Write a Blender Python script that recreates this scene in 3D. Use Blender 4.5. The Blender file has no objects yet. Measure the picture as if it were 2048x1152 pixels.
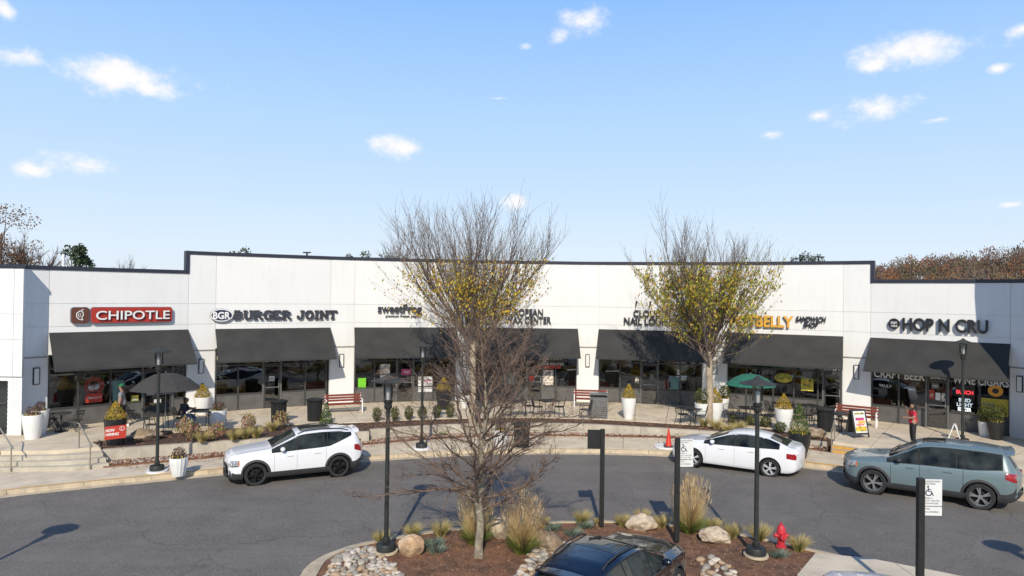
import bpy, math, random
import numpy as np
from mathutils import Vector, Matrix, noise
random.seed(7)
R = random.Random(11)
PI = math.pi
C = bpy.context.scene.collection
SC = bpy.context.scene

# ---------------------------------------------------------------- camera
CAM = Vector((0, 0, 5.75)); FPX = 1365.0; PITCH = 12 / FPX; ROLL = 0.0131
cF = Vector((0, math.cos(PITCH), math.sin(PITCH)))
_u0 = Vector((0, -math.sin(PITCH), math.cos(PITCH))); _r0 = Vector((1, 0, 0))
cR = _r0 * math.cos(ROLL) + _u0 * math.sin(ROLL)
cU = -_r0 * math.sin(ROLL) + _u0 * math.cos(ROLL)
cd = bpy.data.cameras.new('camera'); cam = bpy.data.objects.new('camera', cd); C.objects.link(cam)
cd.sensor_width = 36; cd.lens = 36 * FPX / 2048; cd.clip_end = 6000; cd.clip_start = 0.1
m = Matrix.Identity(4)
for i in range(3):
    m[i][0] = cR[i]; m[i][1] = cU[i]; m[i][2] = -cF[i]; m[i][3] = CAM[i]
cam.matrix_world = m
SC.camera = cam
SC.view_settings.view_transform = 'Standard'; SC.view_settings.look = 'None'
SC.view_settings.exposure = 0.0; SC.view_settings.gamma = 1.0; SC.view_settings.use_curve_mapping = False

def ray(px, py):
    return cF + cR * ((px - 1024) / FPX) + cU * ((576 - py) / FPX)
def at(px, py, z):                       # where the sight line meets height z
    d = ray(px, py); t = (z - CAM.z) / d.z
    return CAM + d * t

# ---------------------------------------------------------------- sun and sky
SUN_ELEV = math.radians(35.5); SUN_DX = 0.035
sd = Vector((SUN_DX * math.cos(SUN_ELEV), math.cos(SUN_ELEV), -math.sin(SUN_ELEV)))
sl = bpy.data.lights.new('sun', 'SUN'); sl.energy = 4.15; sl.angle = math.radians(0.5); sl.color = (1.0, 0.915, 0.77)
so = bpy.data.objects.new('sun', sl); C.objects.link(so); so.rotation_euler = sd.to_track_quat('-Z', 'Y').to_euler()
W = bpy.data.worlds.new('World'); SC.world = W; W.use_nodes = True
nt = W.node_tree; nt.nodes.clear()
def N(t, typ, **kw):
    n = t.nodes.new(typ)
    for k, v in kw.items():
        if k.startswith('i_'):
            key = k[2:]; key = int(key) if key.isdigit() else key
            n.inputs[key].default_value = v
        else: setattr(n, k, v)
    return n
def L(t, a, b): t.links.new(a, b)
out = N(nt, 'ShaderNodeOutputWorld'); bg = N(nt, 'ShaderNodeBackground'); bg.inputs[1].default_value = 0.118
sky = N(nt, 'ShaderNodeTexSky', sky_type='NISHITA', sun_disc=False, sun_elevation=SUN_ELEV, sun_rotation=PI + SUN_DX,
        altitude=100, air_density=1.0, dust_density=0.6, ozone_density=1.4)
tc = N(nt, 'ShaderNodeTexCoord')
CLOUDS = [(25,108,50,20),(238,152,105,34),(300,175,60,22),(1160,42,60,26),(1120,68,34,22),(800,292,50,24),(165,330,52,20),(58,342,26,15),
          (1850,102,88,34),(1748,130,30,15),(1760,216,72,30),(1640,232,28,12),(1545,268,24,12),(2045,58,22,12),(995,197,30,5),
          (1030,408,34,22),(1870,240,30,8),(1995,137,14,8),(10,20,14,20),(2020,410,24,8),
          (1050,92,20,10)]
nz = N(nt, 'ShaderNodeTexNoise'); nz.inputs['Scale'].default_value = 17; nz.inputs['Detail'].default_value = 7; nz.inputs['Roughness'].default_value = .68
mp = N(nt, 'ShaderNodeMapping'); mp.inputs['Scale'].default_value = (1, 1, 1.4); L(nt, tc.outputs['Generated'], mp.inputs[0]); L(nt, mp.outputs[0], nz.inputs['Vector'])
prev = None
def cloud(c, a, s, b, gain):
    global prev
    s1 = N(nt, 'ShaderNodeVectorMath', operation='SUBTRACT'); L(nt, tc.outputs['Generated'], s1.inputs[0]); s1.inputs[1].default_value = c
    s2 = N(nt, 'ShaderNodeVectorMath', operation='MULTIPLY'); L(nt, s1.outputs[0], s2.inputs[0]); s2.inputs[1].default_value = (1 / a, 1 / s, 1 / b)
    s3 = N(nt, 'ShaderNodeVectorMath', operation='LENGTH'); L(nt, s2.outputs[0], s3.inputs[0])
    s4 = N(nt, 'ShaderNodeMath', operation='SUBTRACT'); s4.inputs[0].default_value = gain; L(nt, s3.outputs['Value'], s4.inputs[1])
    if prev is None: prev = s4
    else:
        mx = N(nt, 'ShaderNodeMath', operation='SMOOTH_MAX'); mx.inputs[2].default_value = .15
        L(nt, prev.outputs[0], mx.inputs[0]); L(nt, s4.outputs[0], mx.inputs[1]); prev = mx
for cx, cy, a, b in CLOUDS:
    d = ray(cx, cy).normalized(); k = 1.5 / FPX
    cloud(d, a * k, .3, b * k, (.80 if min(a, b) > 11 else .70))
rr = random.Random(5)                    # the same kind of scattered clouds all round the rest of the sky
for i in range(34):
    az = rr.uniform(0.75, 2 * PI - .75); el = rr.uniform(.08, .7)
    d = Vector((math.sin(az) * math.cos(el), math.cos(az) * math.cos(el), math.sin(el))); w = rr.uniform(.03, .09)
    cloud(d, w, w, w * .4, .8)
ns = N(nt, 'ShaderNodeMath', operation='MULTIPLY_ADD'); L(nt, nz.outputs['Fac'], ns.inputs[0]); ns.inputs[1].default_value = 2.1; ns.inputs[2].default_value = -1.2
ad = N(nt, 'ShaderNodeMath', operation='ADD'); L(nt, prev.outputs[0], ad.inputs[0]); L(nt, ns.outputs[0], ad.inputs[1])
mr = N(nt, 'ShaderNodeMapRange', interpolation_type='SMOOTHSTEP'); L(nt, ad.outputs[0], mr.inputs['Value'])
mr.inputs['From Min'].default_value = -.08; mr.inputs['From Max'].default_value = .72; mr.inputs['To Max'].default_value = .95
mixc = N(nt, 'ShaderNodeMix', data_type='RGBA'); L(nt, mr.outputs[0], mixc.inputs['Factor'])
hz = N(nt, 'ShaderNodeMix', data_type='RGBA'); hz.inputs['Factor'].default_value = .92
sx = N(nt, 'ShaderNodeSeparateXYZ'); L(nt, tc.outputs['Generated'], sx.inputs[0])
sr = N(nt, 'ShaderNodeValToRGB'); L(nt, sx.outputs[2], sr.inputs[0]); el = sr.color_ramp.elements
while len(el) < 6: el.new(.5)
for e_, (q, c_) in zip(el, [(0, (.84, .94, 1.05)), (.06, (.79, .92, 1.07)), (.16, (.63, .84, 1.10)), (.27, (.49, .75, 1.12)), (.41, (.30, .585, 1.12)), (.62, (.06, .19, .52))]):
    e_.position = q; e_.color = (*c_, 1)
sm = N(nt, 'ShaderNodeVectorMath', operation='SCALE'); L(nt, sr.outputs[0], sm.inputs[0]); sm.inputs['Scale'].default_value = 1 / .125
L(nt, sm.outputs[0], hz.inputs['B'])
L(nt, sky.outputs[0], hz.inputs['A']); L(nt, hz.outputs['Result'], mixc.inputs['A']); mixc.inputs['B'].default_value = (9.0, 8.7, 8.6, 1)
L(nt, mixc.outputs['Result'], bg.inputs[0]); L(nt, bg.outputs[0], out.inputs[0])

# ---------------------------------------------------------------- materials
M = {}
def mat(name, col, rough=.6, metal=0, var=.12, scale=6, bump=0, bscale=60, col2=None, spec=.5, coat=0, trans=0, emit=None, fine=0, island=0, cols=None, sub=0, hard=None, gen=False):
    mt = bpy.data.materials.new(name); mt.use_nodes = True; t = mt.node_tree; p = t.nodes['Principled BSDF']
    p.inputs['Roughness'].default_value = rough; p.inputs['Metallic'].default_value = metal
    p.inputs['Specular IOR Level'].default_value = spec; p.inputs['Coat Weight'].default_value = coat; p.inputs['Coat Roughness'].default_value = .03
    if trans: p.inputs['Transmission Weight'].default_value = trans
    if emit: p.inputs['Emission Color'].default_value = (*emit[:3], 1); p.inputs['Emission Strength'].default_value = emit[3]
    geo = N(t, 'ShaderNodeNewGeometry')
    src = N(t, 'ShaderNodeTexCoord').outputs['Object'] if gen else geo.outputs['Position']
    n1 = N(t, 'ShaderNodeTexNoise'); n1.inputs['Scale'].default_value = scale; n1.inputs['Detail'].default_value = 5; L(t, src, n1.inputs['Vector'])
    rp = N(t, 'ShaderNodeValToRGB'); L(t, n1.outputs['Fac'], rp.inputs[0])
    a = [max(0, c * (1 - var)) for c in col]; b = [c * (1 + var) for c in (col2 or col)]
    e = rp.color_ramp.elements; e[0].position = .34; e[1].position = .66; e[0].color = (*a, 1); e[1].color = (*b, 1)
    res = rp.outputs[0]
    if cols:
        r2 = N(t, 'ShaderNodeValToRGB'); L(t, geo.outputs['Random Per Island'], r2.inputs[0]); r2.color_ramp.interpolation = 'CONSTANT'
        el = r2.color_ramp.elements
        while len(el) < len(cols): el.new(.5)
        for i, c in enumerate(cols): el[i].position = i / len(cols); el[i].color = (*c, 1)
        mm = N(t, 'ShaderNodeMix', data_type='RGBA', blend_type='MIX'); mm.inputs['Factor'].default_value = .85
        L(t, res, mm.inputs['A']); L(t, r2.outputs[0], mm.inputs['B']); res = mm.outputs['Result']
    if fine:
        n2 = N(t, 'ShaderNodeTexNoise'); n2.inputs['Scale'].default_value = bscale; n2.inputs['Detail'].default_value = 3; L(t, src, n2.inputs['Vector'])
        mf = N(t, 'ShaderNodeMapRange'); L(t, n2.outputs['Fac'], mf.inputs['Value']); mf.inputs['From Min'].default_value = .3; mf.inputs['From Max'].default_value = .7
        mf.inputs['To Min'].default_value = 1 - fine; mf.inputs['To Max'].default_value = 1 + fine
        mm = N(t, 'ShaderNodeMix', data_type='RGBA', blend_type='MULTIPLY'); mm.inputs['Factor'].default_value = 1
        L(t, res, mm.inputs['A']); L(t, mf.outputs[0], mm.inputs['B']); res = mm.outputs['Result']
    if hard:
        res = hard(t, src, res)
    L(t, res, p.inputs['Base Color'])
    if bump:
        n3 = N(t, 'ShaderNodeTexNoise'); n3.inputs['Scale'].default_value = bscale; n3.inputs['Detail'].default_value = 4; L(t, src, n3.inputs['Vector'])
        bp = N(t, 'ShaderNodeBump'); bp.inputs['Strength'].default_value = bump; bp.inputs['Distance'].default_value = .01
        L(t, n3.outputs['Fac'], bp.inputs['Height']); L(t, bp.outputs[0], p.inputs['Normal'])
    if sub:
        o_ = t.nodes['Material Output']; tl = N(t, 'ShaderNodeBsdfTranslucent'); L(t, res, tl.inputs[0]); mx = N(t, 'ShaderNodeMixShader'); mx.inputs[0].default_value = sub
        L(t, p.outputs[0], mx.inputs[1]); L(t, tl.outputs[0], mx.inputs[2]); L(t, mx.outputs[0], o_.inputs[0])
    M[name] = mt
    return mt
def stains(scale, lo, hi, amt, col, stretch=(1, 1, 1)):
    def f(t, src, res):
        mp_ = N(t, 'ShaderNodeMapping'); mp_.inputs['Scale'].default_value = stretch; L(t, src, mp_.inputs[0])
        n = N(t, 'ShaderNodeTexNoise'); n.inputs['Scale'].default_value = scale; n.inputs['Detail'].default_value = 8; n.inputs['Roughness'].default_value = .7; L(t, mp_.outputs[0], n.inputs['Vector'])
        r = N(t, 'ShaderNodeMapRange'); L(t, n.outputs['Fac'], r.inputs['Value']); r.inputs['From Min'].default_value = lo; r.inputs['From Max'].default_value = hi; r.inputs['To Max'].default_value = amt
        x = N(t, 'ShaderNodeMix', data_type='RGBA'); L(t, r.outputs[0], x.inputs['Factor']); L(t, res, x.inputs['A']); x.inputs['B'].default_value = (*col, 1)
        return x.outputs['Result']
    return f
def asphalt_fx(t, src, res):
    res = stains(.35, .5, .75, .55, (.130, .117, .104))(t, src, res)
    res = stains(.5, .5, .66, .4, (.205, .186, .164), (.25, 1.6, 1))(t, src, res)
    res = stains(1.9, .66, .72, .75, (.018, .018, .018))(t, src, res)
    v = N(t, 'ShaderNodeTexVoronoi', feature='DISTANCE_TO_EDGE'); v.inputs['Scale'].default_value = .22
    nn = N(t, 'ShaderNodeTexNoise'); nn.inputs['Scale'].default_value = 1.3; nn.inputs['Detail'].default_value = 5; L(t, src, nn.inputs['Vector'])
    va = N(t, 'ShaderNodeVectorMath', operation='MULTIPLY_ADD'); L(t, nn.outputs['Color'], va.inputs[0]); va.inputs[1].default_value = (1.3, 1.3, 0); L(t, src, va.inputs[2])
    L(t, va.outputs[0], v.inputs['Vector'])
    r = N(t, 'ShaderNodeMapRange'); L(t, v.outputs[0], r.inputs['Value']); r.inputs['From Min'].default_value = 0; r.inputs['From Max'].default_value = .006
    r.inputs['To Min'].default_value = .3; r.inputs['To Max'].default_value = 0
    x = N(t, 'ShaderNodeMix', data_type='RGBA'); L(t, r.outputs[0], x.inputs['Factor']); L(t, res, x.inputs['A']); x.inputs['B'].default_value = (.02, .02, .02, 1)
    return x.outputs['Result']
mat('asphalt', (.158, .142, .124), .88, var=.12, scale=.8, bump=.6, bscale=42, fine=.55, hard=asphalt_fx)
mat('concrete', (.64, .54, .40), .85, var=.10, scale=1.5, bump=.25, bscale=90, fine=.13, hard=stains(.9, .5, .74, .55, (.33, .27, .19)))
mat('concrete_wall', (.49, .44, .35), .85, var=.10, scale=2.5, bump=.3, bscale=60, fine=.13, hard=stains(2.0, .5, .72, .5, (.26, .22, .17), (1, 1, .35)))
mat('curb', (.56, .46, .32), .85, var=.12, scale=3, bump=.3, bscale=80, fine=.14, hard=stains(2.2, .5, .7, .5, (.2, .17, .13)))
mat('ground', (.12, .11, .07), .95, var=.3, scale=.05, fine=.2)
mat('yellow_paint', (.62, .34, .07), .7, var=.12, scale=9, fine=.15, bscale=40, hard=stains(5, .52, .66, .75, (.42, .36, .27)))
mat('stucco', (.79, .785, .765), .8, var=.02, scale=.6, bump=.08, bscale=120, fine=.012, hard=stains(1.4, .5, .8, .42, (.64, .62, .57), (3, 3, .3)))
mat('joint', (.64, .63, .61), .9)
mat('cap_metal', (.028, .030, .045), .4, metal=0, var=.05)
mat('gutter_grey', (.3, .28, .25), .6)
mat('awning', (.050, .049, .047), .92, var=.13, scale=1.2, bump=.25, bscale=260, fine=.16, spec=.2)
mat('frame_dark', (.055, .053, .05), .45, var=.08)
mat('frame_grey', (.13, .13, .125), .45, var=.08)
mat('bulkhead', (.105, .10, .095), .7, var=.16, scale=3, fine=.1)
def glassmat(name, tint, rough, mixf):
    mt = bpy.data.materials.new(name); mt.use_nodes = True; t = mt.node_tree; t.nodes.clear()
    o = N(t, 'ShaderNodeOutputMaterial'); tr = N(t, 'ShaderNodeBsdfTransparent'); tr.inputs[0].default_value = (*tint, 1)
    gl = N(t, 'ShaderNodeBsdfGlossy'); gl.inputs['Roughness'].default_value = rough
    geo = N(t, 'ShaderNodeNewGeometry'); nn = N(t, 'ShaderNodeTexNoise'); nn.inputs['Scale'].default_value = .9; L(t, geo.outputs['Position'], nn.inputs['Vector'])
    bp = N(t, 'ShaderNodeBump'); bp.inputs['Strength'].default_value = .12; bp.inputs['Distance'].default_value = .05; L(t, nn.outputs['Fac'], bp.inputs['Height']); L(t, bp.outputs[0], gl.inputs['Normal'])
    fr = N(t, 'ShaderNodeFresnel'); fr.inputs[0].default_value = 1.5
    ma = N(t, 'ShaderNodeMath', operation='MULTIPLY_ADD'); L(t, fr.outputs[0], ma.inputs[0]); ma.inputs[1].default_value = 1.7; ma.inputs[2].default_value = mixf
    mx = N(t, 'ShaderNodeMixShader'); L(t, ma.outputs[0], mx.inputs[0]); L(t, tr.outputs[0], mx.inputs[1]); L(t, gl.outputs[0], mx.inputs[2]); L(t, mx.outputs[0], o.inputs[0])
    M[name] = mt
glassmat('shop_glass', (.5, .53, .52), .02, .10)
glassmat('lamp_glass', (.8, .8, .78), .1, .05)
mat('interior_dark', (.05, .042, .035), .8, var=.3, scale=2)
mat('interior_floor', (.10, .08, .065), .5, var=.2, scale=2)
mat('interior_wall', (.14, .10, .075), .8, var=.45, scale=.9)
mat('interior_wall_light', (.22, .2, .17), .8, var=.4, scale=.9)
mat('warm_lamp', (1, .8, .5), .5, emit=(1, .75, .42, 2.5))
mat('neon_red', (1, .1, .1), .5, emit=(1, .05, .06, 1.1))
mat('neon_white', (.9, .95, 1), .5, emit=(.75, .9, .95, .5))
mat('neon_yellow', (.9, .8, .2), .5, emit=(.8, .7, .2, .35))
mat('wood_counter', (.55, .38, .14), .5, var=.2, scale=4)
mat('red_sign', (.42, .035, .02), .45, var=.05)
mat('brown_sign', (.12, .042, .022), .45, var=.1)
mat('sign_grey', (.16, .16, .19), .5)
mat('white_plain', (.80, .80, .79), .5, var=.02)
mat('print_white', (.7, .7, .68), .6, var=.03)
mat('letter_dark', (.040, .042, .052), .5, var=.1)
mat('letter_black', (.018, .018, .02), .45)
mat('letter_side', (.10, .10, .11), .5)
mat('letter_yellow', (.75, .40, .05), .5, var=.1)
mat('navy', (.02, .02, .055), .4)
mat('black_metal', (.018, .019, .018), .5, var=.2, scale=8, spec=.4)
mat('lamp_post', (.022, .025, .023), .55, var=.25, scale=5, fine=.2, bscale=30)
mat('hood_grey', (.055, .056, .052), .75, spec=.2, var=.2, fine=.15)
mat('iron', (.02, .02, .022), .55)
mat('grey_metal', (.22, .22, .21), .45, metal=.4, var=.1)
mat('steel', (.42, .38, .3), .35, metal=.7, var=.1)
mat('red_wood', (.20, .042, .024), .5, var=.35, scale=14, bump=.15, bscale=80)
mat('planter_white', (.80, .79, .76), .5, var=.03, scale=3, hard=stains(3, .55, .75, .25, (.5, .47, .4), (1, 1, .3)))
mat('planter_black', (.02, .02, .022), .4, var=.1)
mat('soil', (.05, .035, .025), .95, var=.3, scale=20, bump=1, bscale=40)
mat('mulch', (.165, .088, .052), .95, var=.35, scale=4, bump=1.0, bscale=45, fine=.4, hard=stains(1.1, .45, .7, .7, (.28, .125, .062)))
mat('mulch_brown', (.085, .05, .036), .95, var=.3, scale=5, bump=1.0, bscale=45, fine=.4)
mat('chips', (.1, .05, .03), .9, cols=[(.24, .12, .07), (.12, .07, .045), (.34, .15, .06), (.08, .05, .04), (.30, .18, .11), (.42, .22, .1)])
mat('leaf_litter', (.2, .08, .03), .8, cols=[(.33, .12, .045), (.22, .075, .03), (.4, .2, .08), (.15, .06, .03), (.45, .28, .14), (.28, .09, .03), (.3, .16, .08)])
mat('gravel', (.35, .28, .22), .8, cols=[(.42, .33, .26), (.3, .24, .2), (.5, .44, .38), (.24, .17, .13), (.36, .2, .14), (.55, .5, .45)], fine=.15)
for i, c in enumerate([(.48, .42, .34), (.42, .30, .19), (.32, .29, .24), (.55, .48, .39)]):
    mat('stone%d' % i, c, .75, var=.22, scale=9, bump=.5, bscale=30, fine=.12, gen=False)
mat('boulder_tan', (.46, .30, .17), .85, var=.35, scale=2.6, bump=1.0, bscale=14, fine=.2, hard=stains(3.2, .47, .58, .8, (.58, .47, .34)))
mat('boulder_pale', (.55, .45, .33), .85, var=.22, scale=3, bump=1.0, bscale=14, fine=.15, hard=stains(4, .53, .6, .8, (.25, .15, .1)))
mat('boulder_brown', (.24, .17, .11), .85, var=.3, scale=3, bump=1.0, bscale=14, fine=.2, hard=stains(2.5, .52, .58, .8, (.44, .34, .24)))
mat('bark', (.24, .20, .15), .9, var=.3, scale=6, bump=.8, bscale=30, hard=stains(9, .5, .6, .75, (.42, .40, .27)))
mat('bark_pale', (.40, .32, .23), .85, var=.22, scale=5, bump=.5, bscale=30, hard=stains(6, .52, .64, .6, (.2, .15, .11)))
mat('twig', (.145, .108, .088), .85, var=.25, scale=4)
mat('twig_dark', (.12, .085, .07), .85, var=.25, scale=4)
mat('twig_pale', (.165, .112, .082), .85, var=.3, scale=4)
mat('leaves_yellow', (.4, .3, .03), .6, sub=.3, cols=[(.78, .50, .03), (.62, .48, .04), (.42, .42, .04), (.85, .58, .07), (.24, .28, .03), (.62, .27, .03), (.72, .52, .05)])
mat('leaves_green_yellow', (.3, .3, .03), .6, sub=.3, cols=[(.66, .50, .04), (.48, .46, .04), (.28, .32, .03), (.78, .54, .06), (.20, .25, .03), (.58, .27, .05), (.54, .50, .06)])
mat('shrub_gold', (.4, .3, .03), .6, sub=.3, cols=[(.62, .42, .03), (.5, .34, .03), (.30, .25, .03), (.66, .5, .07), (.15, .15, .02), (.5, .22, .03)])
mat('shrub_green', (.07, .12, .02), .6, sub=.3, cols=[(.09, .15, .02), (.06, .11, .02), (.14, .20, .03), (.04, .07, .015), (.17, .22, .04)])
mat('shrub_olive', (.1, .12, .03), .6, sub=.3, cols=[(.13, .14, .035), (.07, .09, .02), (.2, .19, .05), (.05, .06, .02)])
mat('evergreen', (.03, .05, .02), .7, cols=[(.035, .06, .02), (.05, .08, .025), (.025, .04, .018), (.08, .10, .03)])
mat('purple_leaves', (.08, .04, .04), .6, cols=[(.10, .05, .045), (.06, .06, .03), (.14, .07, .05), (.2, .1, .04)])
mat('petals', (.7, .5, .1), .6, sub=.3, cols=[(.75, .5, .03), (.75, .55, .05), (.1, .14, .03), (.3, .25, .04), (.12, .05, .14)])
mat('hydrangea', (.4, .25, .2), .7, sub=.3, cols=[(.5, .28, .2), (.3, .3, .06), (.16, .2, .04), (.55, .38, .25), (.45, .15, .1), (.35, .36, .08)])
mat('grass_gold', (.4, .3, .12), .7, sub=.3, cols=[(.70, .54, .24), (.56, .45, .18), (.42, .38, .13), (.78, .63, .34), (.32, .31, .09)])
mat('grass_tan', (.5, .37, .2), .8, sub=.3, cols=[(.74, .55, .28), (.60, .43, .2), (.8, .64, .4), (.5, .33, .16)])
mat('grass_green', (.15, .2, .04), .6, sub=.3, cols=[(.16, .21, .04), (.22, .25, .06), (.10, .15, .03), (.3, .28, .08)])
mat('grey_green', (.12, .16, .12), .6, cols=[(.14, .19, .13), (.20, .25, .19), (.09, .12, .09), (.17, .2, .17)])
mat('forest', (.16, .09, .05), .9, cols=[(.19, .10, .06), (.14, .085, .06), (.25, .11, .045), (.12, .09, .075), (.2, .14, .09), (.11, .12, .06), (.24, .13, .05), (.15, .11, .085)])
mat('rust_leaves', (.2, .07, .03), .8, cols=[(.20, .09, .05), (.13, .07, .045), (.25, .13, .06), (.1, .085, .055), (.13, .12, .05)])
mat('car_white', (.80, .80, .81), .3, coat=1, var=.0, spec=.5)
mat('car_blue', (.145, .200, .212), .35, metal=.12, coat=1, var=.0)
mat('car_black', (.0045, .006, .010), .2, coat=1, var=.0)
mat('plastic', (.035, .035, .037), .6, var=.1)
mat('car_glass', (.008, .012, .012), .04, var=.5, scale=2.2, spec=.32, col2=(.03, .035, .032))
mat('tyre', (.022, .022, .022), .8, var=.15)
mat('rim_dark', (.02, .02, .022), .3, metal=.5)
mat('rim_silver', (.62, .62, .63), .3, metal=.35)
mat('rim_grey', (.26, .26, .27), .3, metal=.35)
mat('tail_red', (.30, .006, .010), .15, coat=1, var=.3, scale=12)
mat('head_clear', (.45, .46, .48), .12, metal=.5, var=.4, scale=14)
mat('amber', (.6, .14, .02), .3)
mat('chrome', (.75, .75, .76), .12, metal=1)
mat('seam', (.012, .012, .012), .8)
mat('seam_white', (.32, .32, .33), .7)
mat('skin', (.36, .2, .13), .55, var=.06)
mat('hair', (.015, .012, .011), .5)
mat('cloth_red', (.5, .02, .045), .8, var=.1)
mat('cloth_grey', (.22, .22, .22), .85, var=.1)
mat('cloth_black', (.018, .018, .02), .8)
mat('cloth_navy', (.025, .032, .045), .8)
mat('denim', (.16, .25, .38), .8, var=.15)
mat('green_cap', (.01, .14, .05), .7)
mat('green_canvas', (.018, .14, .095), .85, var=.1, scale=2)
mat('grey_canvas', (.09, .085, .085), .85, var=.1)
mat('black_canvas', (.05, .046, .042), .9, var=.1)
mat('hydrant', (.55, .03, .045), .5, var=.15, scale=10)
mat('cone_orange', (.65, .035, .015), .5, var=.05)
mat('poster_green', (.1, .25, .06), .6, var=.6, scale=6, col2=(.5, .4, .05))
mat('poster_mix', (.10, .22, .30), .6, var=.7, scale=7, col2=(.6, .5, .4))
mat('bright_green', (.16, .55, .02), .6, var=.1)
mat('poster_yellow', (.55, .42, .04), .6, var=.1)
mat('poster_pink', (.5, .06, .18), .6, var=.3, scale=4)
mat('poster_teal', (.1, .2, .19), .6, var=.2, scale=3)
mat('orange_glow', (.7, .3, .02), .5, emit=(.8, .35, .03, .05))

for k, cs in enumerate([[(.20, .10, .06), (.15, .08, .05)], [(.15, .105, .08), (.19, .14, .10)], [(.27, .12, .05), (.21, .10, .045)], [(.12, .10, .06), (.16, .12, .06)], [(.13, .09, .075), (.10, .075, .06)]]): mat('wood%d' % k, cs[0], .9, cols=cs)

# ---------------------------------------------------------------- mesh helpers
class MB:
    def __init__(s): s.v = []; s.f = []; s.mi = []; s.mats = []; s.cur = 0; s.T = None
    def use(s, mname):
        if mname not in s.mats: s.mats.append(mname)
        s.cur = s.mats.index(mname); return s
    def add(s, vs, fs):
        o = len(s.v)
        if s.T is not None: vs = [s.T @ Vector(v) for v in vs]
        s.v.extend([tuple(v) for v in vs]); s.f.extend([tuple(i + o for i in f) for f in fs]); s.mi.extend([s.cur] * len(fs)); return s
    def hexa(s, p):                      # 8 corners: bottom 4 ccw, top 4 ccw
        return s.add(p, [(3, 2, 1, 0), (4, 5, 6, 7), (0, 1, 5, 4), (1, 2, 6, 5), (2, 3, 7, 6), (3, 0, 4, 7)])
    def box(s, c, d, rz=0):
        x, y, z = [k / 2 for k in d]; q = Matrix.Rotation(rz, 3, 'Z'); c = Vector(c)
        return s.hexa([c + q @ Vector(a) for a in ((-x, -y, -z), (x, -y, -z), (x, y, -z), (-x, y, -z), (-x, -y, z), (x, -y, z), (x, y, z), (-x, y, z))])
    def bar(s, a, b, w, h):              # rectangular bar from a to b
        a = Vector(a); b = Vector(b); d = (b - a).normalized(); up = Vector((0, 0, 1)) if abs(d.z) < .95 else Vector((0, 1, 0))
        x = d.cross(up).normalized() * w / 2; y = x.cross(d).normalized() * h / 2
        return s.hexa([a - x - y, a + x - y, b + x - y, b - x - y, a - x + y, a + x + y, b + x + y, b - x + y])
    def tube(s, pts, rad, n=6, caps=True):
        pts = [Vector(p) for p in pts]
        if not hasattr(rad, '__len__'): rad = [rad] * len(pts)
        vs = []; prevx = None
        for i, p in enumerate(pts):
            d = (pts[min(i + 1, len(pts) - 1)] - pts[max(i - 1, 0)]).normalized()
            x = prevx if prevx is not None else (Vector((1, 0, 0)) if abs(d.x) < .8 else Vector((0, 1, 0)))
            x = (x - d * x.dot(d)).normalized(); y = d.cross(x); prevx = x
            for k in range(n):
                a = 2 * PI * k / n; vs.append(p + (x * math.cos(a) + y * math.sin(a)) * rad[i])
        fs = [(i * n + k, i * n + (k + 1) % n, (i + 1) * n + (k + 1) % n, (i + 1) * n + k) for i in range(len(pts) - 1) for k in range(n)]
        if caps: fs += [tuple(range(n))[::-1], tuple((len(pts) - 1) * n + k for k in range(n))]
        return s.add(vs, fs)
    def lathe(s, prof, n=20, c=(0, 0, 0), flute=0, nf=12, closed=True):
        vs = []; c = Vector(c)
        for r, z in prof:
            for k in range(n):
                a = 2 * PI * k / n; q = r * (1 + flute * math.cos(nf * a)); vs.append(c + Vector((q * math.cos(a), q * math.sin(a), z)))
        fs = [(i * n + k, i * n + (k + 1) % n, (i + 1) * n + (k + 1) % n, (i + 1) * n + k) for i in range(len(prof) - 1) for k in range(n)]
        if closed: fs += [tuple(range(n))[::-1], tuple((len(prof) - 1) * n + k for k in range(n))]
        return s.add(vs, fs)
    def prism(s, poly, z0, z1):
        n = len(poly); vs = [(x, y, z0) for x, y in poly] + [(x, y, z1) for x, y in poly]
        return s.add(vs, [tuple(range(n))[::-1], tuple(range(n, 2 * n))] + [(i, (i + 1) % n, n + (i + 1) % n, n + i) for i in range(n)])

def link(name, me, parent=None):
    o = bpy.data.objects.new(name, me); C.objects.link(o)
    if parent: o.parent = parent
    return o
def wpos(o):
    v = Vector((0, 0, 0))
    r = Matrix.Identity(4)
    while o: r = o.matrix_basis @ r; o = o.parent
    return r
def build(name, mb, m_=None, parent=None, smooth=False, world=True, loc=None, rz=0):
    """one mesh object; with world=True the vertices are given in world coordinates"""
    me = bpy.data.meshes.new(name); v = mb.v
    if world:
        if parent is not None:
            I = wpos(parent).inverted(); v = [tuple(I @ Vector(p)) for p in v]
        elif loc is None:
            a = np.array(v); loc = ((a[:, 0].min() + a[:, 0].max()) / 2, (a[:, 1].min() + a[:, 1].max()) / 2, a[:, 2].min())
            v = [(p[0] - loc[0], p[1] - loc[1], p[2] - loc[2]) for p in v]
    me.from_pydata(v, [], mb.f)
    if mb.mats:
        for k in mb.mats: me.materials.append(M[k])
        me.polygons.foreach_set('material_index', mb.mi)
    elif m_: me.materials.append(M[m_])
    if smooth:
        me.polygons.foreach_set('use_smooth', [True] * len(me.polygons)); 
        me.set_sharp_from_angle(angle=math.radians(smooth if smooth is not True else 40))
    me.update()
    o = link(name, me, parent)
    if loc is not None: o.location = loc
    o.rotation_euler.z = rz
    return o
def thing(name, label, cat, loc=(0, 0, 0), rz=0, group=None):
    o = bpy.data.objects.new(name, None); C.objects.link(o); o.location = loc; o.rotation_euler.z = rz; o.empty_display_size = .2
    o['label'] = label; o['category'] = cat
    if group: o['group'] = group
    return o
def tag(o, label, cat, group=None):
    o['label'] = label; o['category'] = cat
    if group: o['group'] = group
    return o
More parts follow.
